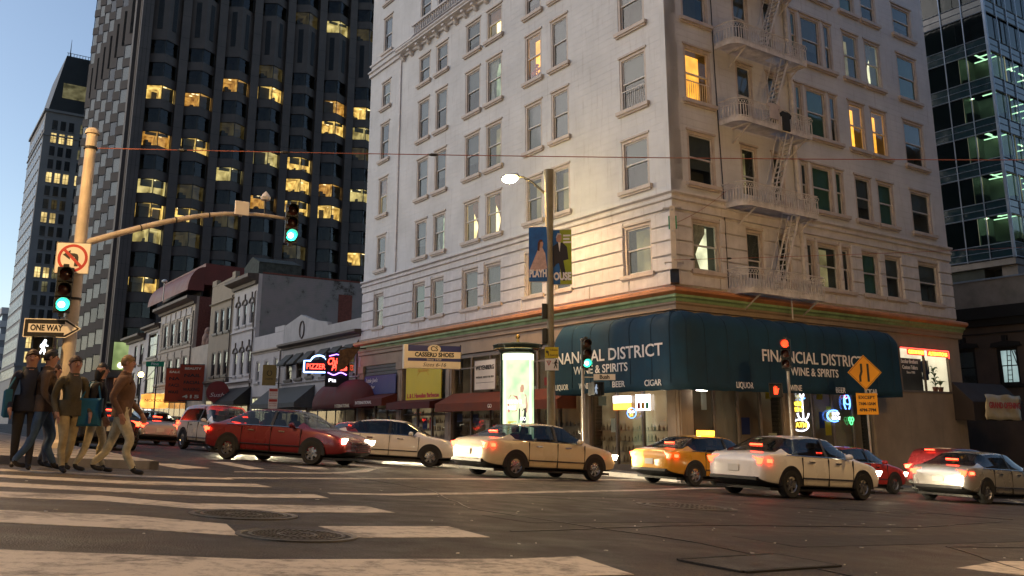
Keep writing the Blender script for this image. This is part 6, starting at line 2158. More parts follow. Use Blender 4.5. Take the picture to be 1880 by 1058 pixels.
# one way sign
t = thing("one_way_sign", "black and white one way arrow sign under the left traffic light", "sign", sig_frame(sp(-.28, 3.03, .30), Vector((.25, -1, 0)).normalized()))
ol = [(-.62, -.22), (.30, -.22), (.62, .0), (.30, .22), (-.62, .22)]
mb = MB(); mb.prism(ol, -.012, .0); mb.build("plate", M['sign_white'], t)
mb = MB(); mb.prism([(-.60, -.2), (.295, -.2), (.585, .0), (.295, .2), (-.60, .2)], -.0145, -.0122); mb.build("field", M['black_letter'], t)
mb = MB(); mb.prism([(-.52, -.10), (.26, -.10), (.26, -.165), (.53, 0), (.26, .165), (.26, .10), (-.52, .10)], -.0175, -.0147); mb.build("arrow", M['sign_white'], t)
text("ONE WAY", .19, M['black_letter'], t, -.13, -.0185, .0, width=.70, fat=.008, depth=.001)
MB().box(-.02, .02, .0, .12, -.6, .2).build("bracket", M['galv'], t)
ped_signal("pedestrian signal showing the white walking figure below the one way sign", sig_frame(sp(-.42, 2.58, .30), Vector((.3, -1, 0)).normalized()), 'walk')

# span wires over the crossing
def wire(name, label, pts, r=.013, sag=.0, beads=()):
    t = thing(name, label, "cable", Matrix.Translation(pts[0]))
    mb = MB()
    P = []
    for i in range(len(pts) - 1):
        a, b = pts[i], pts[i + 1]
        for k in range(12):
            f = k / 12
            P.append(a.lerp(b, f) - Vector((0, 0, sag * 4 * f * (1 - f))) - pts[0])
    P.append(pts[-1] - pts[0])
    mb.tube(P, r, 5); mb.build("strand", M['wire'], t)
    for k, f in enumerate(beads):
        mb = MB(); q = pts[0].lerp(pts[-1], f) - pts[0] - Vector((0, 0, sag * 4 * f * (1 - f)))
        d = (pts[-1] - pts[0]).normalized()
        mb.tube([q - d * .12, q - d * .05, q + d * .05, q + d * .12], [.015, .04, .04, .015], 6); mb.build("insulator", M['iron'], t)


M['wire'] = paint("copper_red_wire", (.30, .09, .05), .5, metal=.3)
ptop = pb + Vector((0, 0, pt - .38))
wire("span_wire", "thin red span wire stretched level from the tall pole across the whole crossing", [ptop, Vector((18.0, 21.3, 7.35))], .012, .10, (.08, .17, .30, .86))
cm = CORNER - U * .5 - V * .5
wire("guy_wire", "thin beaded wire from the hotel corner mast along the hotel front to the right", [Vector((cm.x, cm.y, 7.05)), Vector((25.6, 40.0, 9.0))], .010, .05, (.04, .12, .93, .97))
wire("guy_wire", "thin wire slanting from the hotel corner up to the fire escape", [Vector((cm.x, cm.y, 8.6)) + U * .45 + V * .45, CORNER + V * 2.9 - U * .3 + Vector((0, 0, 10.35))], .009, .12)


# street lamps: one in view at the far corner, the same kind added unseen on the near corners
def street_lamp(name, label, u, v, h, arm_dir, arm_len, arm_z, power, group, flat=False):
    b = gpos(u, v, .14)
    t = thing(name, label, "street lamp", Matrix.Translation(b), group)
    H = h - b.z; A = arm_z - b.z
    mb = MB(); mb.tube([(0, 0, 0), (0, 0, H * .6), (0, 0, H - 3.2), (0, 0, H - 2.2), (0, 0, H)], [.17, .14, .12, .17, .21], 14); mb.build("pole", M['lamp_pole'], t, smooth=True)
    mb = MB(); mb.lathe([(.32, 0), (.32, .25), (.22, .4), (.2, .9), (.16, 1.0)], 14); mb.build("base", M['lamp_pole'], t, smooth=True)
    d = arm_dir.normalized()
    mb = MB(); mb.tube([Vector((0, 0, A - 1.1)), d * arm_len * .5 + Vector((0, 0, A - .35)), d * arm_len * .8 + Vector((0, 0, A - .05)), d * arm_len + Vector((0, 0, A))], [.06, .05, .045, .045], 8); mb.build("arm", M['lamp_pole'], t, smooth=True)
    hd = d * (arm_len + .32) + Vector((0, 0, A))
    ang = math.atan2(d.y, d.x)
    mb = MB()
    mb.lathe([(0, -.42), (.12, -.4), (.17, -.2), (.19, .05), (.16, .3), (.08, .42), (0, .43)], 12, 0, (0, 0, 0), 'x')
    o = mb.build("lamp_head", M['galv'], t, T(hd.x, hd.y, hd.z + .07, rz=ang) @ Matrix.Diagonal((1, 1, .55, 1)), smooth=True)
    mb = MB(); mb.ball((0, 0, 0), .24, 14, 0, 1.5, 1, .8)
    mb.build("lamp_glass", M['lamp_glow'], t, T(hd.x, hd.y, hd.z - .04, rz=ang), smooth=True)
    li = bpy.data.lights.new("street_lamp_light", 'SPOT' if flat else 'POINT')
    if flat: li.spot_size = R(158); li.spot_blend = .6   # full cut-off head
    li.energy = power; li.color = (1.0, .57, .22); li.shadow_soft_size = .25
    lo = bpy.data.objects.new("street_lamp_light", li); COL.objects.link(lo); lo.parent = t; lo.location = hd + Vector((0, 0, -.28))
    return t


M['lamp_pole'] = paint("olive_lamp_pole_paint", (.20, .17, .10), .45, var=.2, scale=3, streak=.35)
LP = street_lamp("street_lamp", "lit street lamp with two theatre banners on the pavement before the hotel", 28.2, 21.6, 11.3, Vector((-1.0, .55, 0)), 1.55, 11.22, 850, "street lamps", True)
street_lamp("street_lamp", "lit street lamp by the near kerb of the cross street", 5.6, 27.0, 9.5, U * 1.0 + V * -.5, 1.6, 9.4, 800, "street lamps")
street_lamp("street_lamp", "lit street lamp on the left corner pavement", 19.2, -3.6, 9.5, V * 1.0 + U * -.1, 1.8, 9.4, 1250, "street lamps")
street_lamp("street_lamp", "unseen street lamp added on the pavement behind the camera to light the road", -3.0, 8.5, 9.5, U * 1.0 + V * .1, 1.8, 9.4, 1050, "street lamps")  # unseen lamp, added to light the near road

# theatre banners
lb = gpos(28.2, 21.6, .14)
for k in range(2):
    x0, x1 = ((-.86, -.10), (.12, .90))[k]
    zc = 7.70 - .12 * k
    p = Vector((lb.x + (x0 + x1) / 2, lb.y - .02 - .0 * k, zc))
    t = thing("theatre_banner", ("blue theatre banner with a woman in a pale dress, left of the lamp pole", "blue and lime theatre banner with a grey haired man in a dark suit")[k], "banner", frame(p, Vector((1, -.12, 0)).normalized()), "theatre banners on the lamp pole")
    w, h = (x1 - x0) / 2, 1.13
    MB().box(-w, w, -.012, .012, -h, h).build("cloth", paint("banner_blue", (.015, .10, .30), .6, var=.3, scale=2), t)
    if k == 1: MB().box(-w + .30, w, -.016, -.013, -h, h).build("lime_panel", paint("banner_lime", (.28, .33, .02), .6, var=.15), t)
    def flat(name, pts, mat, y=-.016): MB().prism(pts, y - .003, y).build(name, mat, t)
    if k == 0:
        flat("printed_dress", [(-.34, -.62), (-.1, -.05), (.02, .25), (.18, .28), (.30, .0), (w - .01, -.6), (.1, -.72), (-.15, -.7)], paint("dress_print", (.50, .33, .27), .6, var=.2, scale=6), -.0155)
        flat("printed_head", [(.05, .26), (.03, .42), (.08, .54), (.17, .55), (.22, .45), (.2, .32), (.15, .26)], paint("face_print", (.45, .24, .16), .6), -.0195)
        flat("printed_hair", [(-.02, .15), (.0, .48), (.07, .6), (.18, .6), (.2, .52), (.1, .5), (.07, .3), (.06, .12)], paint("hair_print", (.09, .03, .015), .6), -.0235)
    else:
        flat("printed_suit", [(-w + .03, -.45), (-w + .02, .45), (-.16, .62), (.02, .60), (.20, .42), (.26, -.1), (.05, -.15), (.18, -.95), (.04, -1.0), (-.14, -.25), (-.24, -.3)], paint("suit_print", (.025, .02, .022), .6, var=.2), -.0195)
        flat("printed_shirt", [(-.16, .62), (-.06, .62), (-.10, .2)], M['sign_white'], -.0235)
        flat("printed_head", [(-.22, .66), (-.24, .82), (-.17, .95), (-.06, .95), (-.01, .84), (-.03, .7), (-.1, .6)], paint("face_print", (.45, .24, .16), .6), -.0275)
        flat("printed_hair", [(-.25, .82), (-.18, 1.0), (-.06, 1.0), (-.0, .9), (-.07, .93), (-.17, .92), (-.21, .8)], paint("grey_hair_print", (.5, .48, .46), .6), -.0315)
        for z, bw in ((.86, .30), (.72, .26), (.58, .32)): MB().box(.05, .05 + bw, -.0195, -.0165, z, z + .07).build("print_line", M['white_letter'], t)
    text("PLAYH" if k == 0 else "OUSE", .42, M['white_letter'], t, .0, -.035, -.82, width=w * 1.85, fat=.02)
    mb = MB()
    s = 1 if k == 0 else -1
    for z in (h + .02, -h - .02): mb.tube([(-w if k == 0 else w, 0, z), (s * (w + .12), 0, z)], .016, 6)
    mb.build("rod", M['galv'], t)

# advertising column
kb = gpos(30.2, 21.4, .14)
kt = thing("advertising_column", "round lit advertising column with a dark green cap and gold finial on the pavement", "advertising column", Matrix.Translation(kb))
z0 = .62; z1 = 3.78 - kb.z
M['kiosk_green'] = paint("dark_green_enamel", (.012, .028, .02), .3, var=.2, coat=.3)
M['brass'] = paint("brass", (.5, .34, .10), .3, metal=.9, var=.15)
mb = MB(); mb.lathe([(.86, 0), (.86, .12), (.80, .2), (.78, z0 - .06), (.82, z0), (0, z0)], 36); mb.build("plinth", M['kiosk_green'], kt, smooth=True)
mb = MB(); mb.lathe([(.74, z0), (.74, z1)], 36, 0, (0, 0, 0), 'z', R(20), R(200)); mb.build("back_shell", M['kiosk_green'], kt, smooth=True)
ad_m, nt, p = new_mat("backlit_poster_film")
N, L = nt.nodes, nt.links
tc = N.new("ShaderNodeTexCoord"); no = N.new("ShaderNodeTexNoise"); no.inputs["Scale"].default_value = 1.6; no.inputs["Detail"].default_value = 2
L.new(tc.outputs["Object"], no.inputs["Vector"])
cr = N.new("ShaderNodeValToRGB"); cr.color_ramp.elements[0].position = .36; cr.color_ramp.elements[0].color = (.30, .48, .27, 1); cr.color_ramp.elements[1].position = .66; cr.color_ramp.elements[1].color = (.62, .72, .42, 1)
L.new(no.outputs["Fac"], cr.inputs[0]); L.new(cr.outputs[0], p.inputs["Emission Color"]); setp(p, es=1.7 * EM, base=(.2, .25, .15, 1), rough=.3)
fx = R(270)
mb = MB(); mb.lathe([(.66, z0 + .02), (.66, z1 - .02)], 36, 0, (0, 0, 0), 'z', R(200), R(380)); mb.build("poster", ad_m, kt, smooth=True)
mb = MB()
for z_0, z_1 in ((z0 + .001, z0 + .10), (z1 - .30, z1 - .001)): mb.lathe([(.668, z_0), (.668, z_1)], 36, 0, (0, 0, 0), 'z', R(200), R(380))
mb.lathe([(.668, z0 + .1), (.668, z1 - .3)], 3, 0, (0, 0, 0), 'z', R(214), R(222)); mb.lathe([(.668, z0 + .1), (.668, z1 - .3)], 3, 0, (0, 0, 0), 'z', R(317), R(325))
mb.build("light_border", glow("poster_light_border", (.90, 1.0, .66), 2.0), kt, smooth=True)
CA = math.atan2(-kb.y, -kb.x)     # direction to the viewer


def on_drum(pts, r, mat, name):
    """print wrapped on the drum: (offset across, z)"""
    n = len(pts)
    dense = []
    for i in range(n):
        (x0, a0), (x1, a1) = pts[i], pts[(i + 1) % n]
        m_ = max(1, int(math.hypot(x1 - x0, a1 - a0) / .06))
        for k in range(m_): dense.append((x0 + (x1 - x0) * k / m_, a0 + (a1 - a0) * k / m_))
    vs = [(r * math.cos(CA + x / r), r * math.sin(CA + x / r), z) for x, z in dense]
    bm = bmesh.new()
    f = bm.faces.new([bm.verts.new(v) for v in vs])
    bmesh.ops.triangulate(bm, faces=[f])
    me = bpy.data.meshes.new(name); bm.to_mesh(me); bm.free(); me.materials.append(mat)
    link(name, me, kt)


def poster_ink(name, col, s=.55): return glow(name, col, s * 1.5, .25, 6)
hz = z0 + 1.62
on_drum([(-.42, hz - .2), (-.46, hz + .25), (-.30, hz + .5), (-.02, hz + .45), (.06, hz + .1), (-.05, hz - .15)], .6645, poster_ink("pink_print", (.75, .22, .20)), "printed_flowers")
on_drum([(.06, hz + .05), (.02, hz + .42), (.10, hz + .62), (.24, hz + .62), (.36, hz + .4), (.34, hz + .0), (.2, hz - .1)], .6650, poster_ink("pale_top_print", (.9, .85, .6), .8), "printed_top")
on_drum([(.10, hz + .60), (.10, hz + .80), (.16, hz + .92), (.24, hz + .90), (.27, hz + .76), (.22, hz + .60)], .6655, poster_ink("skin_print", (.75, .42, .28)), "printed_face")
on_drum([(.27, hz + .55), (.36, hz + .50), (.44, hz + .1), (.40, hz - .3), (.34, hz - .1), (.36, hz + .3)], .6655, poster_ink("skin_print", (.75, .42, .28)), "printed_arm")
on_drum([(.04, hz - .05), (.36, hz - .02), (.34, hz - .7), (.28, hz - 1.25), (.20, hz - 1.25), (.19, hz - .5), (.10, hz - 1.25), (.02, hz - 1.25)], .6653, poster_ink("dark_leggings_print", (.04, .045, .05), .4), "printed_leggings")
on_drum([(-.44, hz - .55), (-.06, hz - .55), (-.04, hz - 1.25), (-.46, hz - 1.25)], .6648, poster_ink("yellow_ball_print", (.75, .62, .08), .7), "printed_ball")
M['poster_white'] = glow("poster_white_print", (1, 1, .95), 1.6)
for body, x, z, w in (("BREATHE", -.16, hz + .22, .62), ("MORE", -.27, hz - .02, .38), ("DO", .22, hz - .46, .22), ("MORE", .14, hz - .70, .44)):
    me = text_mesh(body, .2, M['poster_white'], depth=.001, fat=.008).copy()
    xs = [v.co.x for v in me.vertices]; sc_ = w / (max(xs) - min(xs))
    for v in me.vertices:
        xx = v.co.x * sc_ + x; r = .668 - v.co.y
        v.co = Vector((r * math.cos(CA + xx / .66), r * math.sin(CA + xx / .66), v.co.z + z))
    link("poster_lettering", me, kt)
mb = MB(); mb.lathe([(.70, z0), (.70, z0 + .04), (.66, z0 + .05)], 36); mb.lathe([(.66, z1 - .05), (.76, z1), (.80, z1 + .10), (.98, z1 + .16), (1.02, z1 + .24), (1.06, z1 + .32), (1.0, z1 + .36), (.4, z1 + .44), (0, z1 + .46)], 36); mb.build("cap", M['kiosk_green'], kt, smooth=True)
mb = MB(); mb.lathe([(.985, z1 + .145), (1.0, z1 + .15), (1.0, z1 + .17), (.985, z1 + .175)], 36); mb.lathe([(0, z1 + .44), (.12, z1 + .46), (.06, z1 + .52), (.05, z1 + .60), (.11, z1 + .66), (.11, z1 + .72), (.05, z1 + .78), (0, z1 + .79)], 14); mb.build("finial", M['brass'], kt, smooth=True)

# yield-to-pedestrians sign on the lamp pole
t = thing("turning_vehicles_sign", "yellow over white sign telling turning vehicles to yield, on the street lamp pole", "sign", frame(Vector((lb.x + .03, lb.y - .26, 3.42)), Vector((1, .05, 0))))
MB().slab(-.27, .27, -.01, 0, .02, .46, .004).build("plate", M['sign_yellow'], t); MB().slab(-.27, .27, -.01, 0, -.46, .0, .004).build("plate", M['sign_white'], t)
text("TURNING", .10, M['black_letter'], t, .08, -.013, .34, width=.32); text("VEHICLES", .10, M['black_letter'], t, .07, -.013, .13, width=.34)
mb = MB(); mb.prism([(-.12, .12), (-.12, .30), (-.17, .30), (-.17, .36), (-.24, .27), (-.17, .18), (-.17, .24), (-.155, .24), (-.155, .12)], -.013, -.0102); mb.build("arrow", M['black_letter'], t)
mb = MB(); mb.prism([(-.22, -.08), (-.02, -.08), (-.12, -.28)], -.013, -.0102); mb.build("yield_border", M['sign_red'], t)
mb = MB(); mb.prism([(-.18, -.10), (-.06, -.10), (-.12, -.22)], -.0155, -.0132); mb.build("yield_field", M['sign_white'], t)
text("YIELD", .05, M['black_letter'], t, -.12, -.0165, -.14, width=.1); text("TO", .07, M['black_letter'], t, .04, -.013, -.18, width=.06)
mb = MB(); walk_figure(mb, .36, -.011); o = mb.build("walk_symbol", M['black_letter'], t, T(.16, 0, -.21))
for k, (x, z) in enumerate(((-.24, 5.35), (-.24, 4.35))):
    q = thing("lamp_pole_box", ("small grey box strapped to the lamp pole, upper one", "small grey box strapped to the lamp pole, lower one")[k], "box", Matrix.Translation((lb.x + x, lb.y, z)))
    MB().slab(-.10, .10, -.14, .14, -.3, .3, .02).build("case", M['signal_black'], q); MB().box(.1, .14, -.05, .05, -.1, .1).build("strap", M['galv'], q)


# signal posts at the hotel corner
def post(name, label, x, y, ztop, r=.057, mat=None, group=None):
    uu = Vector((x, y, 0)).dot(U); vv = Vector((x, y, 0)).dot(V)
    b = gpos(uu, vv, .14)
    t = thing(name, label, "post", Matrix.Translation(b), group)
    mb = MB(); mb.tube([(0, 0, 0), (0, 0, ztop - b.z)], r, 12); mb.build("shaft", mat or M['galv'], t, smooth=True)
    mb = MB(); mb.lathe([(.2, 0), (.2, .08), (.12, .3), (r + .02, .36)], 12); mb.build("base", M['galv'], t, smooth=True)
    mb = MB(); mb.lathe([(r + .015, ztop - b.z - .02), (r + .015, ztop - b.z + .03), (0, ztop - b.z + .06)], 12); mb.build("cap", M['galv'], t, smooth=True)
    return t


post("signal_post", "steel signal post carrying the green light before the teal awning", 2.62, 33.0, 3.95)
signal_head("traffic_light", "green traffic light in front of the left awning lettering", sig_frame(Vector((2.74, 32.75, 3.42)), (to_us * .8 + Vector((-.25, -.6, 0))).normalized()), 2, group="traffic lights of the crossing")
t = thing("street_name_sign", "white street name plate reading Bush under the green light", "sign", frame(Vector((3.42, 32.92, 2.57)), Vector((1, -.04, 0)).normalized()))
MB().slab(-.40, .40, -.012, .012, -.11, .11, .004).build("plate", M['sign_white'], t); text("Bush", .2, M['black_letter'], t, 0, -.014, 0, width=.36, fat=.006); MB().box(-.78, -.4, -.01, .01, -.02, .02).build("bracket", M['galv'], t)
ped_signal("dim pedestrian signal below the Bush name plate", sig_frame(Vector((3.02, 32.75, 2.12)), to_us), 'walk_dim')
post("signal_post", "steel signal post carrying the red light before the right awning lettering", 10.08, 32.5, 3.75)
signal_head("traffic_light", "red traffic light in front of the right awning lettering", sig_frame(Vector((9.98, 32.25, 3.37)), Vector((-.45, -1, 0)).normalized()), 0, group="traffic lights of the crossing")
ped_signal("pedestrian signal showing the red hand beside the red light post", sig_frame(Vector((9.55, 32.35, 2.06)), Vector((-.25, -1, 0)).normalized()), 'hand')
t = thing("lane_shift_sign", "amber diamond lane shift sign standing on the pavement before the awning", "sign", frame(Vector((13.83, 34.9, 2.86)), Vector((1, .05, 0)).normalized()))
mb = MB(); mb.prism([(0, -.68), (.68, 0), (0, .68), (-.68, 0)], -.012, 0); mb.build("plate", M['sign_amber'], t)
mb = MB(); mb.prism([(0, -.64), (.64, 0), (0, .64), (-.64, 0)], -.0145, -.0122); mb.build("border", M['black_letter'], t)
mb = MB(); mb.prism([(0, -.615), (.615, 0), (0, .615), (-.615, 0)], -.017, -.0147); mb.build("field", M['sign_amber'], t)
mb = MB(); mb.prism([(-.24, -.36), (-.15, -.36), (-.15, -.16), (-.08, .02), (-.08, .34), (-.17, .34), (-.17, .04), (-.24, -.14)], -.020, -.0172); mb.build("lane_line", M['black_letter'], t)
mb = MB(); mb.prism([(.09, -.36), (.18, -.36), (.18, .34), (.09, .34)], -.020, -.0172); mb.build("lane_line", M['black_letter'], t)
MB().slab(-.42, .42, -.012, 0, -1.62, -.80, .004).build("plaque", M['sign_amber'], t)
for i, wd in enumerate(("EXCEPT", "7AM-10AM", "4PM-7PM")): text(wd, .17, M['black_letter'], t, 0, -.015, -.97 - i * .24, width=.66, fat=.004)
gz_ = gz(Vector((13.83, 34.9, 0)).dot(U), Vector((13.83, 34.9, 0)).dot(V)) + .14
MB().box(-.03, .03, .012, .06, gz_ - 2.86, .6).build("post", M['galv'], t)

# pine street name sign and globe lamp far up the side street
p = CM @ rotL @ Vector((-66.0, -3.8, 0)); g0 = gz(24.2 + 66, 20.9) + .14
t = thing("street_name_sign", "green street name plate reading Pine on a post up the side street", "sign", frame(Vector((p.x, p.y, g0)), Vector((1, .06, 0)).normalized()))
zt = 6.75 - g0
MB().slab(-.85, .85, -.03, .03, zt - .24, zt + .24, .01).build("plate", M['sign_green'], t); text("Pine", .36, M['sign_white'], t, 0, -.034, zt, width=.7, fat=.006)
mb = MB(); mb.tube([(.25, .08, 0), (.25, .08, zt + .3)], .06, 8); mb.tube([(.25, .08, zt - .2), (-1.0, .1, zt - 1.7)], .03, 5); mb.build("post", M['iron'], t)
t = thing("globe_street_lamp", "lit globe lamp on an iron post near the Pine name plate", "street lamp", Matrix.Translation((p.x - 1.35, p.y + .2, g0)))
zt = 5.75 - g0
mb = MB(); mb.tube([(0, 0, 0), (0, 0, zt - .35)], [.10, .06], 8); mb.lathe([(.25, 0), (.25, .3), (.12, .6)], 10); mb.lathe([(.06, zt - .4), (.2, zt - .3), (.16, zt - .24)], 10); mb.build("post", M['iron'], t, smooth=True)
mb = MB(); mb.ball((0, 0, zt), .27, 12); mb.build("globe", glow("globe_glow", (1.0, .62, .22), 14), t, smooth=True)
# ------------------------------------------------------------------ vehicles
M['tyre'] = paint("tyre_rubber", (.018, .018, .018), .8, var=.2)
M['rim'] = paint("alloy_rim", (.35, .35, .36), .3, metal=.9, var=.15)
M['car_glass'] = glass_mat("tinted_car_glass", (.34, .37, .38), .05)
M['seat_cloth'] = paint("dark_seat_cloth", (.035, .033, .032), .8, var=.2)
M['car_trim'] = paint("black_car_trim", (.015, .015, .016), .4)
M['chrome'] = paint("chrome", (.6, .6, .6), .15, metal=1.0, var=.05)
M['tail_on'] = glow("lit_tail_lamp", (1.0, .035, .012), 14)
M['tail_off'] = paint("red_tail_lens", (.25, .01, .01), .2, spec=.8)
M['amber_on'] = glow("lit_amber_lamp", (1.0, .36, .02), 9)
M['head_on'] = glow("lit_headlamp", (1.0, .86, .58), 40)
M['plate'] = paint("number_plate", (.6, .58, .52), .5, var=.05)


def car_paint(name, col, metal=.3, rough=.28):
    return paint(name, col, rough, metal=metal, var=.06, scale=1.2, coat=.6, spec=.5)


#        x,    zbot, w,   zbelt, wr,  zroof   (half widths)
SEDAN = [(-2.30, .42, .66, .70, .50, .735), (-2.26, .30, .80, .88, .62, .92), (-2.10, .24, .87, .95, .68, .985), (-1.80, .20, .90, .97, .70, 1.01), (-1.45, .20, .905, .965, .64, 1.19), (-1.05, .20, .91, .96, .60, 1.37),
         (-.60, .19, .91, .955, .60, 1.43), (.0, .19, .91, .945, .61, 1.45), (.45, .19, .91, .935, .60, 1.40), (.85, .19, .91, .925, .64, 1.20), (1.25, .20, .905, .91, .70, .96), (1.70, .21, .89, .86, .70, .905), (2.05, .24, .86, .78, .66, .82), (2.24, .30, .78, .66, .58, .69), (2.30, .38, .66, .56, .50, .58)]
SUV = [(-2.25, .48, .72, .80, .55, .84), (-2.20, .36, .84, 1.02, .70, 1.08), (-2.10, .28, .89, 1.06, .72, 1.30), (-1.95, .26, .92, 1.07, .70, 1.56), (-1.6, .25, .93, 1.06, .68, 1.66), (-1.0, .24, .93, 1.05, .67, 1.70),
       (-.3, .24, .93, 1.04, .67, 1.71), (.3, .24, .93, 1.03, .66, 1.66), (.75, .24, .93, 1.02, .69, 1.42), (1.15, .25, .925, 1.01, .74, 1.06), (1.65, .26, .91, .97, .72, 1.01), (2.0, .29, .88, .90, .68, .93), (2.2, .34, .80, .76, .60, .80), (2.26, .42, .68, .64, .52, .66)]
VAN = [(-2.65, .42, .86, 1.0, .74, 2.0), (-2.60, .32, .94, 1.05, .84, 2.12), (-2.3, .26, .97, 1.08, .86, 2.22), (-1.2, .25, .98, 1.08, .86, 2.24), (0, .25, .98, 1.08, .86, 2.24), (.7, .25, .98, 1.07, .85, 2.20), (1.15, .25, .97, 1.06, .82, 1.98), (1.6, .26, .96, 1.05, .80, 1.40), (1.85, .27, .95, 1.03, .78, 1.16), (2.3, .3, .90, .98, .70, 1.04), (2.5, .36, .82, .80, .62, .84), (2.56, .42, .72, .66, .56, .68)]
_car_cache = {}


def car_meshes(kind, body_mat):
    key = (kind, body_mat.name)
    if key in _car_cache: return _car_cache[key]
    st = {'sedan': SEDAN, 'suv': SUV, 'van': VAN}[kind]
    mb = MB()
    sec = []
    for x, zb, w, zs, wr, zr in st:
        h = zs - zb
        half = [(0, zb), (w * .82, zb), (w * .95, zb + h * .14), (w, zb + h * .42), (w * .995, zb + h * .72), (w * .955, zs), (wr + .02 if zr - zs > .12 else min(w * .93, wr + .12), zr - .05 if zr - zs > .12 else zs + (zr - zs) * .45), (wr * .86, zr - .012), (0, zr + .012)]
        ring = half + [(-y, z) for y, z in reversed(half[1:-1])]
        sec.append([(x, y, z) for y, z in ring])
    n = len(sec[0])
    vs = [p for s in sec for p in s]
    fs, ms = [], []
    for i in range(len(st) - 1):
        a, b = st[i], st[i + 1]
        cab = (a[5] - a[3] > .12) or (b[5] - b[3] > .12)
        both = (a[5] - a[3] > .12) and (b[5] - b[3] > .12)
        slope = abs(b[5] - a[5]) / max(.01, b[0] - a[0])
        for j in range(n):
            j2 = (j + 1) % n
            fs.append((i * n + j, (i + 1) * n + j, (i + 1) * n + j2, i * n + j2))
            seg = j if j < n // 2 else n - 1 - j
            m = 0
            if seg == 5 and both and not (kind == 'van' and b[0] < .75): m = 1
            if seg in (6, 7) and cab and slope > .30 and not (kind == 'van' and a[0] < 0) and not (kind == 'suv' and a[0] < -1.96): m = 1
            if seg in (0, 1): m = 2
            ms.append(m)
    k = len(st) - 1
    fs.append(tuple(range(n - 1, -1, -1))); ms.append(0)
    fs.append(tuple(k * n + j for j in range(n))); ms.append(0)
    me = bpy.data.meshes.new("body")
    me.from_pydata(vs, [], fs)
    for mt in (body_mat, M['car_glass'], M['car_trim']): me.materials.append(mt)
    me.polygons.foreach_set("material_index", ms)
    bm = bmesh.new(); bm.from_mesh(me)
    bmesh.ops.recalc_face_normals(bm, faces=bm.faces)
    # keep the glass line crisp
    cr = bm.edges.layers.float.get("crease_edge") or bm.edges.layers.float.new("crease_edge")
    for e in bm.edges:
        if len(e.link_faces) == 2 and e.link_faces[0].material_index != e.link_faces[1].material_index: e[cr] = .75
    for f in bm.faces: f.smooth = True
    bm.to_mesh(me); bm.free()
    _car_cache[key] = me
    return me


def wheel_mesh(r):
    def tyre():
        mb = MB(); mb.lathe([(r * .62, -.10), (r * .92, -.105), (r, -.07), (r, .07), (r * .92, .105), (r * .62, .10)], 28, 0, (0, 0, 0), 'y'); return mb.mesh("tyre", M['tyre'], True)
    def rim():
        mb = MB(); mb.lathe([(r * .63, .085), (r * .60, .092), (r * .55, .06)], 28, 0, (0, 0, 0), 'y'); mb.lathe([(0, .04), (r * .55, .03)], 28, 1, (0, 0, 0), 'y'); mb.lathe([(0, .09), (r * .12, .088), (r * .14, .06)], 14, 0, (0, 0, 0), 'y')
        for q in range(7):
            a = q * 2 * math.pi / 7; d = Vector((math.cos(a), 0, math.sin(a))); s = Vector((-d.z, 0, d.x)) * .030
            mb.add([d * r * .1 + s * 1.4 + Vector((0, .082, 0)), d * r * .1 - s * 1.4 + Vector((0, .082, 0)), d * r * .58 - s + Vector((0, .075, 0)), d * r * .58 + s + Vector((0, .075, 0)), d * r * .1 + s * 1.4 + Vector((0, .045, 0)), d * r * .1 - s * 1.4 + Vector((0, .045, 0)), d * r * .58 - s + Vector((0, .045, 0)), d * r * .58 + s + Vector((0, .045, 0))],
                   [(0, 1, 2, 3), (0, 4, 5, 1), (1, 5, 6, 2), (2, 6, 7, 3), (3, 7, 4, 0)])
        return mb.mesh("rim", [M['rim'], M['car_trim']], True)
    return cached(("tyre", r), tyre), cached(("rim", r), rim)


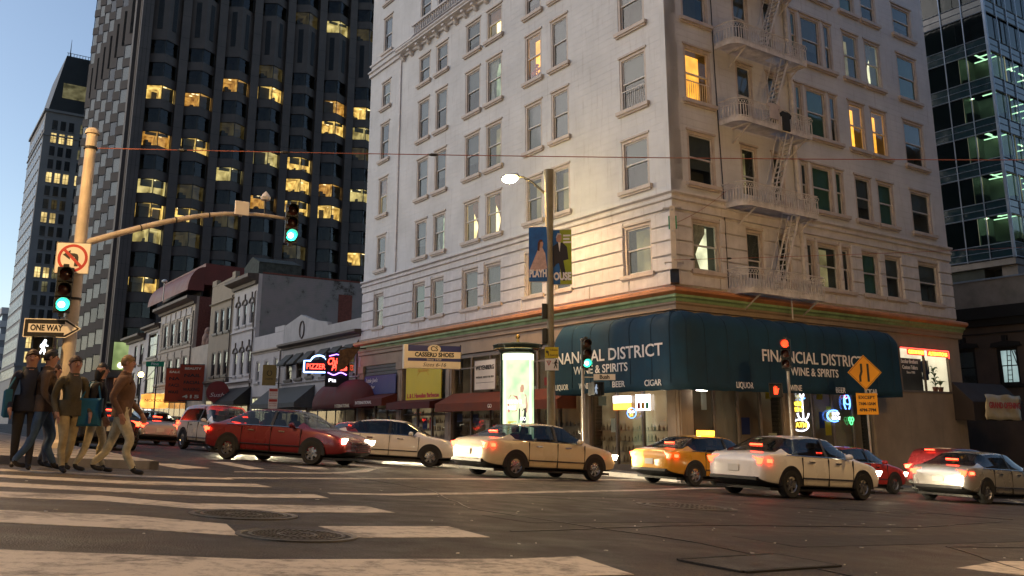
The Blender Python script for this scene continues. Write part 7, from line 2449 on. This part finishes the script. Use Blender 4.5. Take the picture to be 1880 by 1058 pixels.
def car(name, kind, label, cat, u, v, heading, body, tail=True, head=True, beam=0.0, group=None, plate_text=None, top=None):
    """heading: world direction the car points to"""
    m = slope_matrix(u, v, heading)
    t = thing(name, label, cat, m, group)
    st = {'sedan': SEDAN, 'suv': SUV, 'van': VAN}[kind]
    b = link("body", car_meshes(kind, body), t)
    ss = b.modifiers.new("panel_curvature", 'SUBSURF'); ss.levels = 1; ss.render_levels = 2
    xr, xf = st[0][0], st[-1][0]
    r = {'sedan': .325, 'suv': .37, 'van': .36}[kind]
    wb = {'sedan': 1.37, 'suv': 1.36, 'van': 1.62}[kind]
    w = max(s[2] for s in st)
    ty, ri = wheel_mesh(r)
    for x in (-wb, wb):
        for s in (-1, 1):
            wh = link("wheel", ty, t, T(x, s * (w - .10), r, rz=0 if s > 0 else math.pi))
            link("rim", ri, wh)
            mb = MB()     # dark arch with a lip
            a0, a1 = R(-8), R(188)
            for k in range(18):
                p, q = a0 + (a1 - a0) * k / 18, a0 + (a1 - a0) * (k + 1) / 18
                ro, rn = r + .075, r * .5
                y = s * (w + .004)
                mb.add([(x + ro * math.cos(p), y, r + ro * math.sin(p)), (x + ro * math.cos(q), y, r + ro * math.sin(q)), (x + rn * math.cos(q), y - s * .01, r + rn * math.sin(q)), (x + rn * math.cos(p), y - s * .01, r + rn * math.sin(p)),
                        (x + ro * math.cos(p), y - s * .12, r + ro * math.sin(p)), (x + ro * math.cos(q), y - s * .12, r + ro * math.sin(q))], [(0, 1, 2, 3), (0, 1, 5, 4)])
            mb.build("wheel_arch", M['car_trim'], t)
    zbelt = st[len(st) // 2][3]
    zt = {'sedan': .80, 'suv': .95, 'van': 1.05}[kind]
    # tail lamps wrap the rear corners
    for s in (-1, 1):
        mb = MB()
        if kind == 'van': mb.slab(-.07, .07, -.05, .05, -.28, .28, .015)
        else: mb.prism([(-.26, -.06), (.14, -.08), (.20, .05), (-.10, .09), (-.24, .05)], -.035, .035)
        yo = {'sedan': .62, 'suv': .68, 'van': .86}[kind]
        xo = {'sedan': -2.235, 'suv': -2.19, 'van': -2.63}[kind]
        link("tail_lamp", mb.mesh("tail_lamp", M['tail_on'] if tail else M['tail_off']), t, T(xo, s * yo, zt, rz=R(-90 + s * 14)) @ Matrix.Diagonal((-s, 1, 1, 1)))
        mb = MB(); mb.box(-.10, .10, -.035, .035, -.04, .04)
        mb.build("side_lamp", M['tail_on'] if tail else M['tail_off'], t, T(xo + .13, s * (w - .035), zt, rz=R(90)) @ Matrix.Diagonal((.6, .9, 1, 1)))
        zh = {'sedan': .66, 'suv': .78, 'van': .86}[kind]
        mb = MB(); mb.prism([(-.20, -.05), (.16, -.07), (.22, .06), (-.14, .07)], -.03, .05)
        link("headlamp", mb.mesh("headlamp", M['head_on'] if head else M['chrome']), t, T(xf - .085, s * .62, zh, rz=R(90 - s * 18)) @ Matrix.Diagonal((s, 1, 1, 1)))
        mb = MB(); mb.ball((0, 0, 0), .11, 8, 0, .7, 1, .65); mb.tube([(0, 0, -.03), (.05, -s * .14, -.06)], .025, 5)
        mb.build("wing_mirror", body, t, T({'sedan': .72, 'suv': .70, 'van': 1.35}[kind], s * (w + .07), zbelt + .06), smooth=True)
        mb = MB(); yb_ = s * (w * .955 + .004)
        mb.tube([(xx, yb_, zbelt + (.012 if xx < .6 else 0)) for xx in (-1.5, -.9, -.3, .3, .9)], .010, 5); mb.build('belt_trim', M['chrome'], t)
        mb = MB(); mb.tube([(xx, s * (w + .002), .46) for xx in (-.95, 0, .95)], .016, 5); mb.build('side_moulding', M['car_trim'], t)
        # shut lines and handles
        mb = MB()
        for x in ((-.95, .02, .98) if kind != 'van' else (-.9, .35, 1.3)):
            mb.box(x - .006, x + .006, s * (w - .03), s * (w + .0035), .30, zbelt - .02)
        mb.box(-1.0, 1.0, s * (w - .03), s * (w + .003), .28, .292); mb.build("shut_line", M['car_trim'], t)
        for x in (-.72, .28):
            MB().box(x, x + .19, s * (w - .01), s * (w + .022), zbelt - .13, zbelt - .10).build("door_handle", M['chrome'], t)
        if kind == 'sedan' or kind == 'suv':
            mb = MB()
            zr = st[len(st) // 2][5]
            mb.add([(-.06, s * (w * .955 + .006), zbelt), (.04, s * (w * .955 + .006), zbelt), (.02, s * (st[7][4] + .05), zr - .06), (-.05, s * (st[7][4] + .05), zr - .06)], [(0, 1, 2, 3)])
            mb.build("door_pillar", M['car_trim'], t)
    # seats and dashboard behind the glass
    zs_ = {'sedan': .45, 'suv': .62, 'van': .75}[kind]
    for x in ((.05, -.85) if kind != 'van' else (.55,)):
        for y in (-.38, .38):
            mb = MB(); mb.slab(x - .05, x + .45, y - .24, y + .24, zs_, zs_ + .14, .03)
            mb.prism([(x - .02, zs_ + .1), (x - .24, zs_ + .66), (x - .14, zs_ + .70), (x + .10, zs_ + .14)], y - .22, y + .22)
            mb.prism([(x - .25, zs_ + .70), (x - .27, zs_ + .86), (x - .18, zs_ + .88), (x - .15, zs_ + .71)], y - .11, y + .11)
            mb.build("seat", M['seat_cloth'], t)
    xd = {'sedan': .85, 'suv': .85, 'van': 1.3}[kind]
    mb = MB(); mb.box(xd, xd + .3, -.75, .75, zs_ + .1, zs_ + .40); mb.build("dashboard", M['car_trim'], t)
    mb = MB(); mb.tube([(xd - .18 + .06 * math.sin(R(k * 30)), .38 + .18 * math.cos(R(k * 30)), zs_ + .42 + .17 * math.sin(R(k * 30))) for k in range(13)], .016, 5, cap=False); mb.build("steering_wheel", M['car_trim'], t)
    # bumpers, plates, third brake light, grille
    mb = MB(); mb.slab(-.70, .70, -.03, .05, .36, .44, .01); link("rear_bumper_strip", mb.mesh("rear_bumper_strip", M['car_trim']), t, T(xr - .02, 0, 0, rz=R(-90)))
    mb = MB(); mb.slab(-.16, .16, -.012, 0, -.075, .075, .003); pz_ = {'sedan': .62, 'suv': .70, 'van': .8}[kind]
    pl_ = link("number_plate", mb.mesh("number_plate", M['plate']), t, T(xr - .012 if kind != 'suv' else xr - .012, 0, pz_, rz=R(-90)))
    if kind != 'van':
        MB().slab(-.18, .18, -.01, .02, -.018, .018, .004).build("third_brake_lamp", M['tail_on'] if tail else M['tail_off'], t, T({'sedan': -1.52, 'suv': -2.02}[kind], 0, {'sedan': 1.175, 'suv': 1.56}[kind], rz=R(-90)))
    else:
        MB().box(-2.64, -2.60, -.28, .28, 2.04, 2.10).build("third_brake_lamp", M['tail_on'], t)
        for s in (-1, 1): MB().box(-2.665, -2.62, s * .08, s * .72, 1.25, 1.85).build("rear_window", M['car_glass'], t)
        MB().box(-2.67, -2.6, -.008, .008, .5, 2.05).build("shut_line", M['car_trim'], t)
    mb = MB()
    for k in range(5): mb.box(-.42, .42, -.02, .01, -.10 + k * .05, -.08 + k * .05)
    link("grille", mb.mesh("grille", M['car_trim']), t, T(xf + .0, 0, {'sedan': .52, 'suv': .6, 'van': .66}[kind], rz=R(90)))
    MB().box(-2.0 if kind != 'van' else -2.4, 2.0, -.8, .8, .16, .22).build("underbody", M['car_trim'], t)
    if top == 'taxi':
        MB().slab(-.3, .3, -.08, .08, 0, .14, .02).build("roof_sign", M['amber_on'], t, T(.0, 0, 1.455, rz=R(90)))
    if beam > 0:
        for s in (-1, 1):
            li = bpy.data.lights.new("headlamp_beam", 'SPOT'); li.energy = beam; li.color = (1.0, .82, .52); li.spot_size = R(75); li.spot_blend = .8; li.shadow_soft_size = .06
            lo = bpy.data.objects.new("headlamp_beam", li); COL.objects.link(lo); lo.parent = t
            lo.matrix_local = T(xf + .12, s * .6, .68) @ Matrix.Rotation(R(-90), 4, 'Y') @ Matrix.Rotation(R(2.5), 4, 'Y')
    return t


P_black = car_paint("black_car_paint", (.02, .022, .024))
P_grey = car_paint("graphite_car_paint", (.10, .10, .105), .5)
P_silver = car_paint("silver_car_paint", (.42, .41, .39), .6)
P_white = car_paint("white_car_paint", (.72, .69, .64), .0)
P_cream = car_paint("cream_car_paint", (.66, .55, .36), .0)
P_red = car_paint("red_car_paint", (.38, .025, .018), .1)
P_amber = car_paint("amber_taxi_paint", (.70, .34, .03), .0)
P_maroon = car_paint("maroon_car_paint", (.16, .015, .018), .2)
TR = "cars in the crossing traffic"
car("parked_car", "sedan", "dark olive sedan parked at the left kerb, seen from behind the walkers", "car", 31.2, 5.6, U, P_black, head=False, group="parked cars")
car("van", "van", "white panel van parked up the side street", "van", 60.5, 17.8, -U, P_white, tail=False, head=False)
car("moving_car", "sedan", "graphite sedan with bright brake lights ahead of the white van", "car", 56, 14.2, U, P_grey, group=TR)
car("moving_car", "sedan", "silver sedan driving away up the left lane of the side street", "car", 42, 9.6, U, P_silver, group=TR)
car("moving_car", "suv", "black utility car driving away far up the side street", "car", 72, 11.0, U, P_black, group=TR)
car("moving_car", "sedan", "red sedan with lit tail lights driving up the side street past the pizzeria", "car", 41.0, 13.4, U + V * .08, P_red, group=TR)
car("moving_car", "sedan", "cream sedan with headlights on coming down the side street towards the crossing", "car", 34.0, 16.2, -U + V * .15, P_cream, beam=1400, group=TR)
car("moving_car", "sedan", "white sedan turning with its headlights on in front of the shoe shop", "car", 27.0, 14.0, -U * .62 + V * .8, P_white, beam=200, group=TR)
car("moving_car", "suv", "white utility car with bright headlights coming down the side street", "car", 34.0, 10.4, -U + V * .1, P_white, beam=220, group=TR)
car("moving_car", "sedan", "amber taxi with a lit roof sign passing the liquor shop door", "car", 19.0, 20.3, V, P_amber, top='taxi', beam=140, group=TR)
car("moving_car", "sedan", "red sedan passing under the right awning lettering", "car", 18.6, 26.6, V, P_red, beam=140, group=TR)
car("moving_car", "suv", "maroon utility car leaving along the cross street past the tailor's window", "car", 18.2, 33.0, V, P_maroon, group=TR)
car("moving_car", "sedan", "silver sedan in the near lane of the cross street at the right", "car", 14.2, 26.8, V, P_silver, beam=140, group=TR)
car("moving_car", "sedan", "cream sedan crossing in front of the advertising column", "car", 20.2, 14.9, V + U * .03, P_cream, beam=140, group=TR)
car("moving_car", "sedan", "white sedan in the middle lane between the taxi and the red sedan", "car", 14.4, 18.6, V, P_white, beam=140, group=TR)
car("moving_car", "sedan", "maroon sedan turning out of the side street with its headlights on", "car", 24.5, 9.4, V * .55 - U * .8, P_maroon, beam=140, group=TR)
# ------------------------------------------------------------------ people on the left corner
M['skin'] = paint("skin", (.42, .22, .15), .55, var=.12, scale=12)
M['shoe'] = paint("dark_shoe_leather", (.02, .016, .014), .5)
M['hair_brown'] = paint("brown_hair", (.05, .026, .014), .6, var=.4, scale=30)
M['hair_black'] = paint("black_hair", (.012, .010, .009), .55, var=.3, scale=30)
M['hair_fair'] = paint("fair_hair", (.22, .13, .05), .6, var=.4, scale=30)
M['eye'] = paint("eye_dark", (.02, .015, .012), .2)
M['lip'] = paint("lip", (.30, .10, .09), .5)


def person(label, u, v, facing, height, jacket, trousers, hair, stride=.5, phase=1, dz=0.0, bag=None, skirt=False, build_=1.0, long_hair=False, arms=.35):
    """one continuous body grown over a skeleton, mid-stride; facing is a world direction"""
    base = gpos(u, v, dz)
    ang = math.atan2(facing.y, facing.x)
    t = thing("person", label, "person", T(base.x, base.y, base.z, rz=ang))
    s = height / 1.76
    V3 = Vector
    # local: +x forward, +y left, z up
    pts, rad, edges, tagm = [], [], [], []

    def add(p, r, parent, tg):
        pts.append(V3(p) * s); rad.append(r * s * (build_ if tg in 'jt' else 1)); tagm.append(tg)
        if parent is not None: edges.append((parent, len(pts) - 1))
        return len(pts) - 1
    hip = add((0, 0, .95), .135, None, 't')
    waist = add((.0, 0, 1.08), .13, hip, 'j')
    chest = add((.01, 0, 1.27), .155, waist, 'j')
    sh = add((.0, 0, 1.43), .088, chest, 'j')
    neck = add((.015, 0, 1.51), .058, sh, 's')
    jaw = add((.04, 0, 1.575), .078, neck, 's')
    head = add((.03, 0, 1.66), .112, jaw, 's')
    add((.02, 0, 1.735), .088, head, 's')
    for sd in (1, -1):
        f = phase * sd * stride
        hipj = add((.0, sd * .095, .90), .105, hip, 't')
        kx = .26 * f + .03; kz = .50 + .02 * abs(f)
        knee = add((kx, sd * .10, kz), .068, hipj, 't')
        calf = add((kx + (.18 * f - .06 - kx) * .45 if f > 0 else kx - .12 * abs(f), sd * .10, .34), .062, knee, 't')
        ax = .42 * f if f > 0 else .62 * f
        az = .085 if f > 0 else .085 + .10 * abs(f)
        ank = add((ax, sd * .10, az + .03), .048, calf, 't')
        heel = add((ax + .02, sd * .10, az - .03), .042, ank, 'b')
        add((ax + .17, sd * .115, .035 if f > 0 else max(.035, az - .06)), .036, heel, 'b')
        g = -f * arms * 1.4
        shj = add((.0, sd * .185, 1.40), .072, sh, 'j')
        elb = add((.16 * g - .04, sd * .235, 1.13), .052, shj, 'j')
        wr = add((.16 * g + .14 * (1 + g * .6), sd * .225, .90), .036, elb, 'j')
        palm = add((.16 * g + .165 * (1 + g * .6), sd * .22, .845), .034, wr, 's')
        hx, hz_ = .16 * g + .165 * (1 + g * .6), .845
        for k, (dy, ln) in enumerate(((-.030, .075), (-.010, .088), (.010, .084), (.028, .068))):
            f1 = add((hx + .018, sd * (.215 + dy * .2) , hz_ - .045 ), .011, palm, 's') if False else add((hx + dy * .9 + .01, sd * .212, hz_ - .045), .0105, palm, 's')
            add((hx + dy * 1.0 + .022, sd * .205, hz_ - .045 - ln * .75), .0085, f1, 's')
        th = add((hx + .042, sd * .205, hz_ - .015), .011, palm, 's')
        add((hx + .055, sd * .195, hz_ - .055), .009, th, 's')
    me = bpy.data.meshes.new("body_skeleton")
    me.from_pydata(pts, edges, [])
    o = bpy.data.objects.new("body_skeleton", me); COL.objects.link(o)
    sk = o.modifiers.new("skin", 'SKIN')
    if not me.skin_vertices: me.attributes  # created with the modifier
    for i, d in enumerate(me.skin_vertices[0].data):
        d.radius = (rad[i], rad[i]); d.use_root = (i == 0)
    # flatten the torso front to back a little
    for i in (0, 1, 2): me.skin_vertices[0].data[i].radius = (rad[i] * 1.22, rad[i] * .86)
    sk.use_smooth_shade = True
    sb_ = o.modifiers.new("sub", 'SUBSURF'); sb_.levels = 2; sb_.render_levels = 2
    dg = bpy.context.evaluated_depsgraph_get()
    body = bpy.data.meshes.new_from_object(o.evaluated_get(dg))
    bpy.data.objects.remove(o); bpy.data.meshes.remove(me)
    body.name = "body"
    bm = bmesh.new(); bm.from_mesh(body)
    be = [e for e in bm.edges if len(e.link_faces) == 1]
    if be: bmesh.ops.holes_fill(bm, edges=be, sides=0)
    bmesh.ops.recalc_face_normals(bm, faces=bm.faces)
    bm.to_mesh(body); bm.free()
    body.materials.clear()
    for mt in (jacket, trousers, M['skin'], M['shoe']): body.materials.append(mt)
    idx = {'j': 0, 't': 1, 's': 2, 'b': 3}
    segs = [(pts[a], pts[b], tagm[b] if not (tagm[a] == 't' and tagm[b] == 'j') else 'j', rad[a], rad[b]) for a, b in edges]
    for p in body.polygons:
        c = p.center; best, bt = 1e9, 'j'
        for a, b, tg, ra, rb in segs:
            d = b - a; L2 = d.length_squared
            f = max(0, min(1, (c - a).dot(d) / L2)) if L2 > 0 else 0
            dist = (c - a - d * f).length - (ra + (rb - ra) * f)
            if dist < best: best, bt = dist, tg
        p.material_index = idx[bt]; p.use_smooth = True
    bo = link("body", body, t)
    # face
    hd = V3((.03, 0, 1.66)) * s
    mb = MB()
    mb.prism([(.085, -.03), (.125, -.028), (.09, .025)], -.014, .014); o2 = mb.build("nose", M['skin'], bo, T(hd.x, hd.y, hd.z) @ Matrix.Scale(s, 4))
    for sd in (1, -1):
        MB().ball((.082, sd * .034, .012), .012, 8, 0, .7, 1, .7).build("eye", M['eye'], bo, T(hd.x, hd.y, hd.z) @ Matrix.Scale(s, 4))
        MB().ball((.0, sd * .094, -.005), .028, 8, 0, .7, .4, 1.2).build("ear", M['skin'], bo, T(hd.x, hd.y, hd.z) @ Matrix.Scale(s, 4), smooth=True)
        MB().box(.080, .092, sd * .020, sd * .050, .030, .037).build("brow", hair, bo, T(hd.x, hd.y, hd.z) @ Matrix.Scale(s, 4))
    MB().box(.070, .096, -.024, .024, -.058, -.046).build("mouth", M['lip'], bo, T(hd.x, hd.y, hd.z) @ Matrix.Scale(s, 4))
    hb = MB()
    n, k = 16, 8
    vs, fs = [], []
    for i in range(k + 1):
        th = math.pi * .66 * i / k
        for j in range(n):
            a = 2 * math.pi * j / n
            front = max(0, math.cos(a))
            lim = th * (1 - .38 * front)
            r = .098 * (1 + .05 * math.sin(j * 5 + i * 3))
            dz = (-.16 * (i / k) ** 2 * (1 - front) if long_hair else 0)
            vs.append((r * math.sin(lim) * math.cos(a) - .006, r * .93 * math.sin(lim) * math.sin(a), r * 1.12 * math.cos(lim) + .012 + dz))
    for i in range(k):
        for j in range(n):
            fs.append((i * n + j, (i + 1) * n + j, (i + 1) * n + (j + 1) % n, i * n + (j + 1) % n))
    hb.add(vs, fs)
    ho = hb.build("hair", hair, bo, T(hd.x, hd.y, hd.z) @ Matrix.Scale(s, 4), smooth=True)
    sm = ho.modifiers.new("hair_depth", 'SOLIDIFY'); sm.thickness = .008; sm.offset = 1
    # jacket hem, collar and front edge
    jb = MB()
    jb.lathe([(.165, 1.10), (.172, .98), (.178, .86), (.170, .855)], 18)
    jo = jb.build("jacket_hem", jacket, bo, Matrix.Diagonal((s * .82, s * 1.12, s, 1)), smooth=True)
    jb = MB(); jb.lathe([(.075, 1.44), (.085, 1.50), (.072, 1.535), (.066, 1.50)], 14); jb.build("collar", jacket, bo, T(.012 * s, 0, 0) @ Matrix.Scale(s, 4), smooth=True)
    if bag:
        mb = MB(); mb.slab(-.17, .17, -.06, .06, -.22, .2, .03)
        q = thing("shoulder_bag", bag, "bag", T(base.x, base.y, base.z, rz=ang) @ T(-.02, -.27 * s, .98 * s))
        mb.build("pouch", M['bag'], q); mb = MB(); mb.tube([(-.14, 0, .2), (-.05, .08, .45), (.05, .10, .45), (.14, 0, .2)], .014, 5); mb.build("strap", M['bag'], q)
    return t


M['bag'] = paint("blue_bag_cloth", (.02, .13, .22), .7)
J = lambda n, c: paint(n, c, .85, var=.3, scale=7, bump=.3, bscale=25)
j_navy = J("navy_jacket_cloth", (.025, .028, .045)); j_brown = J("brown_jacket_cloth", (.11, .07, .045)); j_dark = J("charcoal_coat_cloth", (.022, .020, .020)); j_olive = J("olive_jacket_cloth", (.09, .075, .045)); j_rust = J("rust_jacket_cloth", (.14, .075, .045))
t_blue = J("blue_denim", (.06, .11, .20)); t_beige = J("beige_trouser_cloth", (.42, .33, .18)); t_cream = J("cream_trouser_cloth", (.52, .44, .28)); t_dark = J("dark_trouser_cloth", (.03, .028, .03)); t_grey = J("grey_denim", (.12, .13, .15))
person("man in a navy jacket at the picture's left edge, brown hair, facing the crossing", 15.5, 1.78, Vector((.55, -1, 0)), 1.78, j_navy, t_dark, M['hair_brown'], .35, 1, bag="blue shoulder bag carried by the man at the left edge")
person("walker in blue jeans and a brown jacket", 15.45, 2.0, V - U * .2, 1.80, j_brown, t_blue, M['hair_black'], .48, 1)
person("long haired walker in grey jeans and a charcoal coat beside the blue jeans", 16.3, 2.2, V * .8 - U * .6, 1.64, j_dark, t_grey, M['hair_brown'], .22, -1, long_hair=True, build_=.9)
person("walker in beige trousers and an olive jacket, walking towards the camera", 15.1, 2.32, -U + V * .25, 1.72, j_olive, t_beige, M['hair_brown'], .38, -1, arms=.5)
person("long haired walker in cream trousers and a dark coat in the middle of the walkers", 15.25, 2.72, V * .9 - U * .45, 1.66, j_dark, t_cream, M['hair_black'], .36, 1, long_hair=True, build_=.92, bag="blue shoulder bag carried by the long haired walker in cream trousers")
person("foremost walker in cream trousers and a rust jacket, nearest the parked sedan", 14.8, 3.0, V - U * .4, 1.79, j_rust, t_cream, M['hair_fair'], .58, -1, build_=1.08, arms=.55)
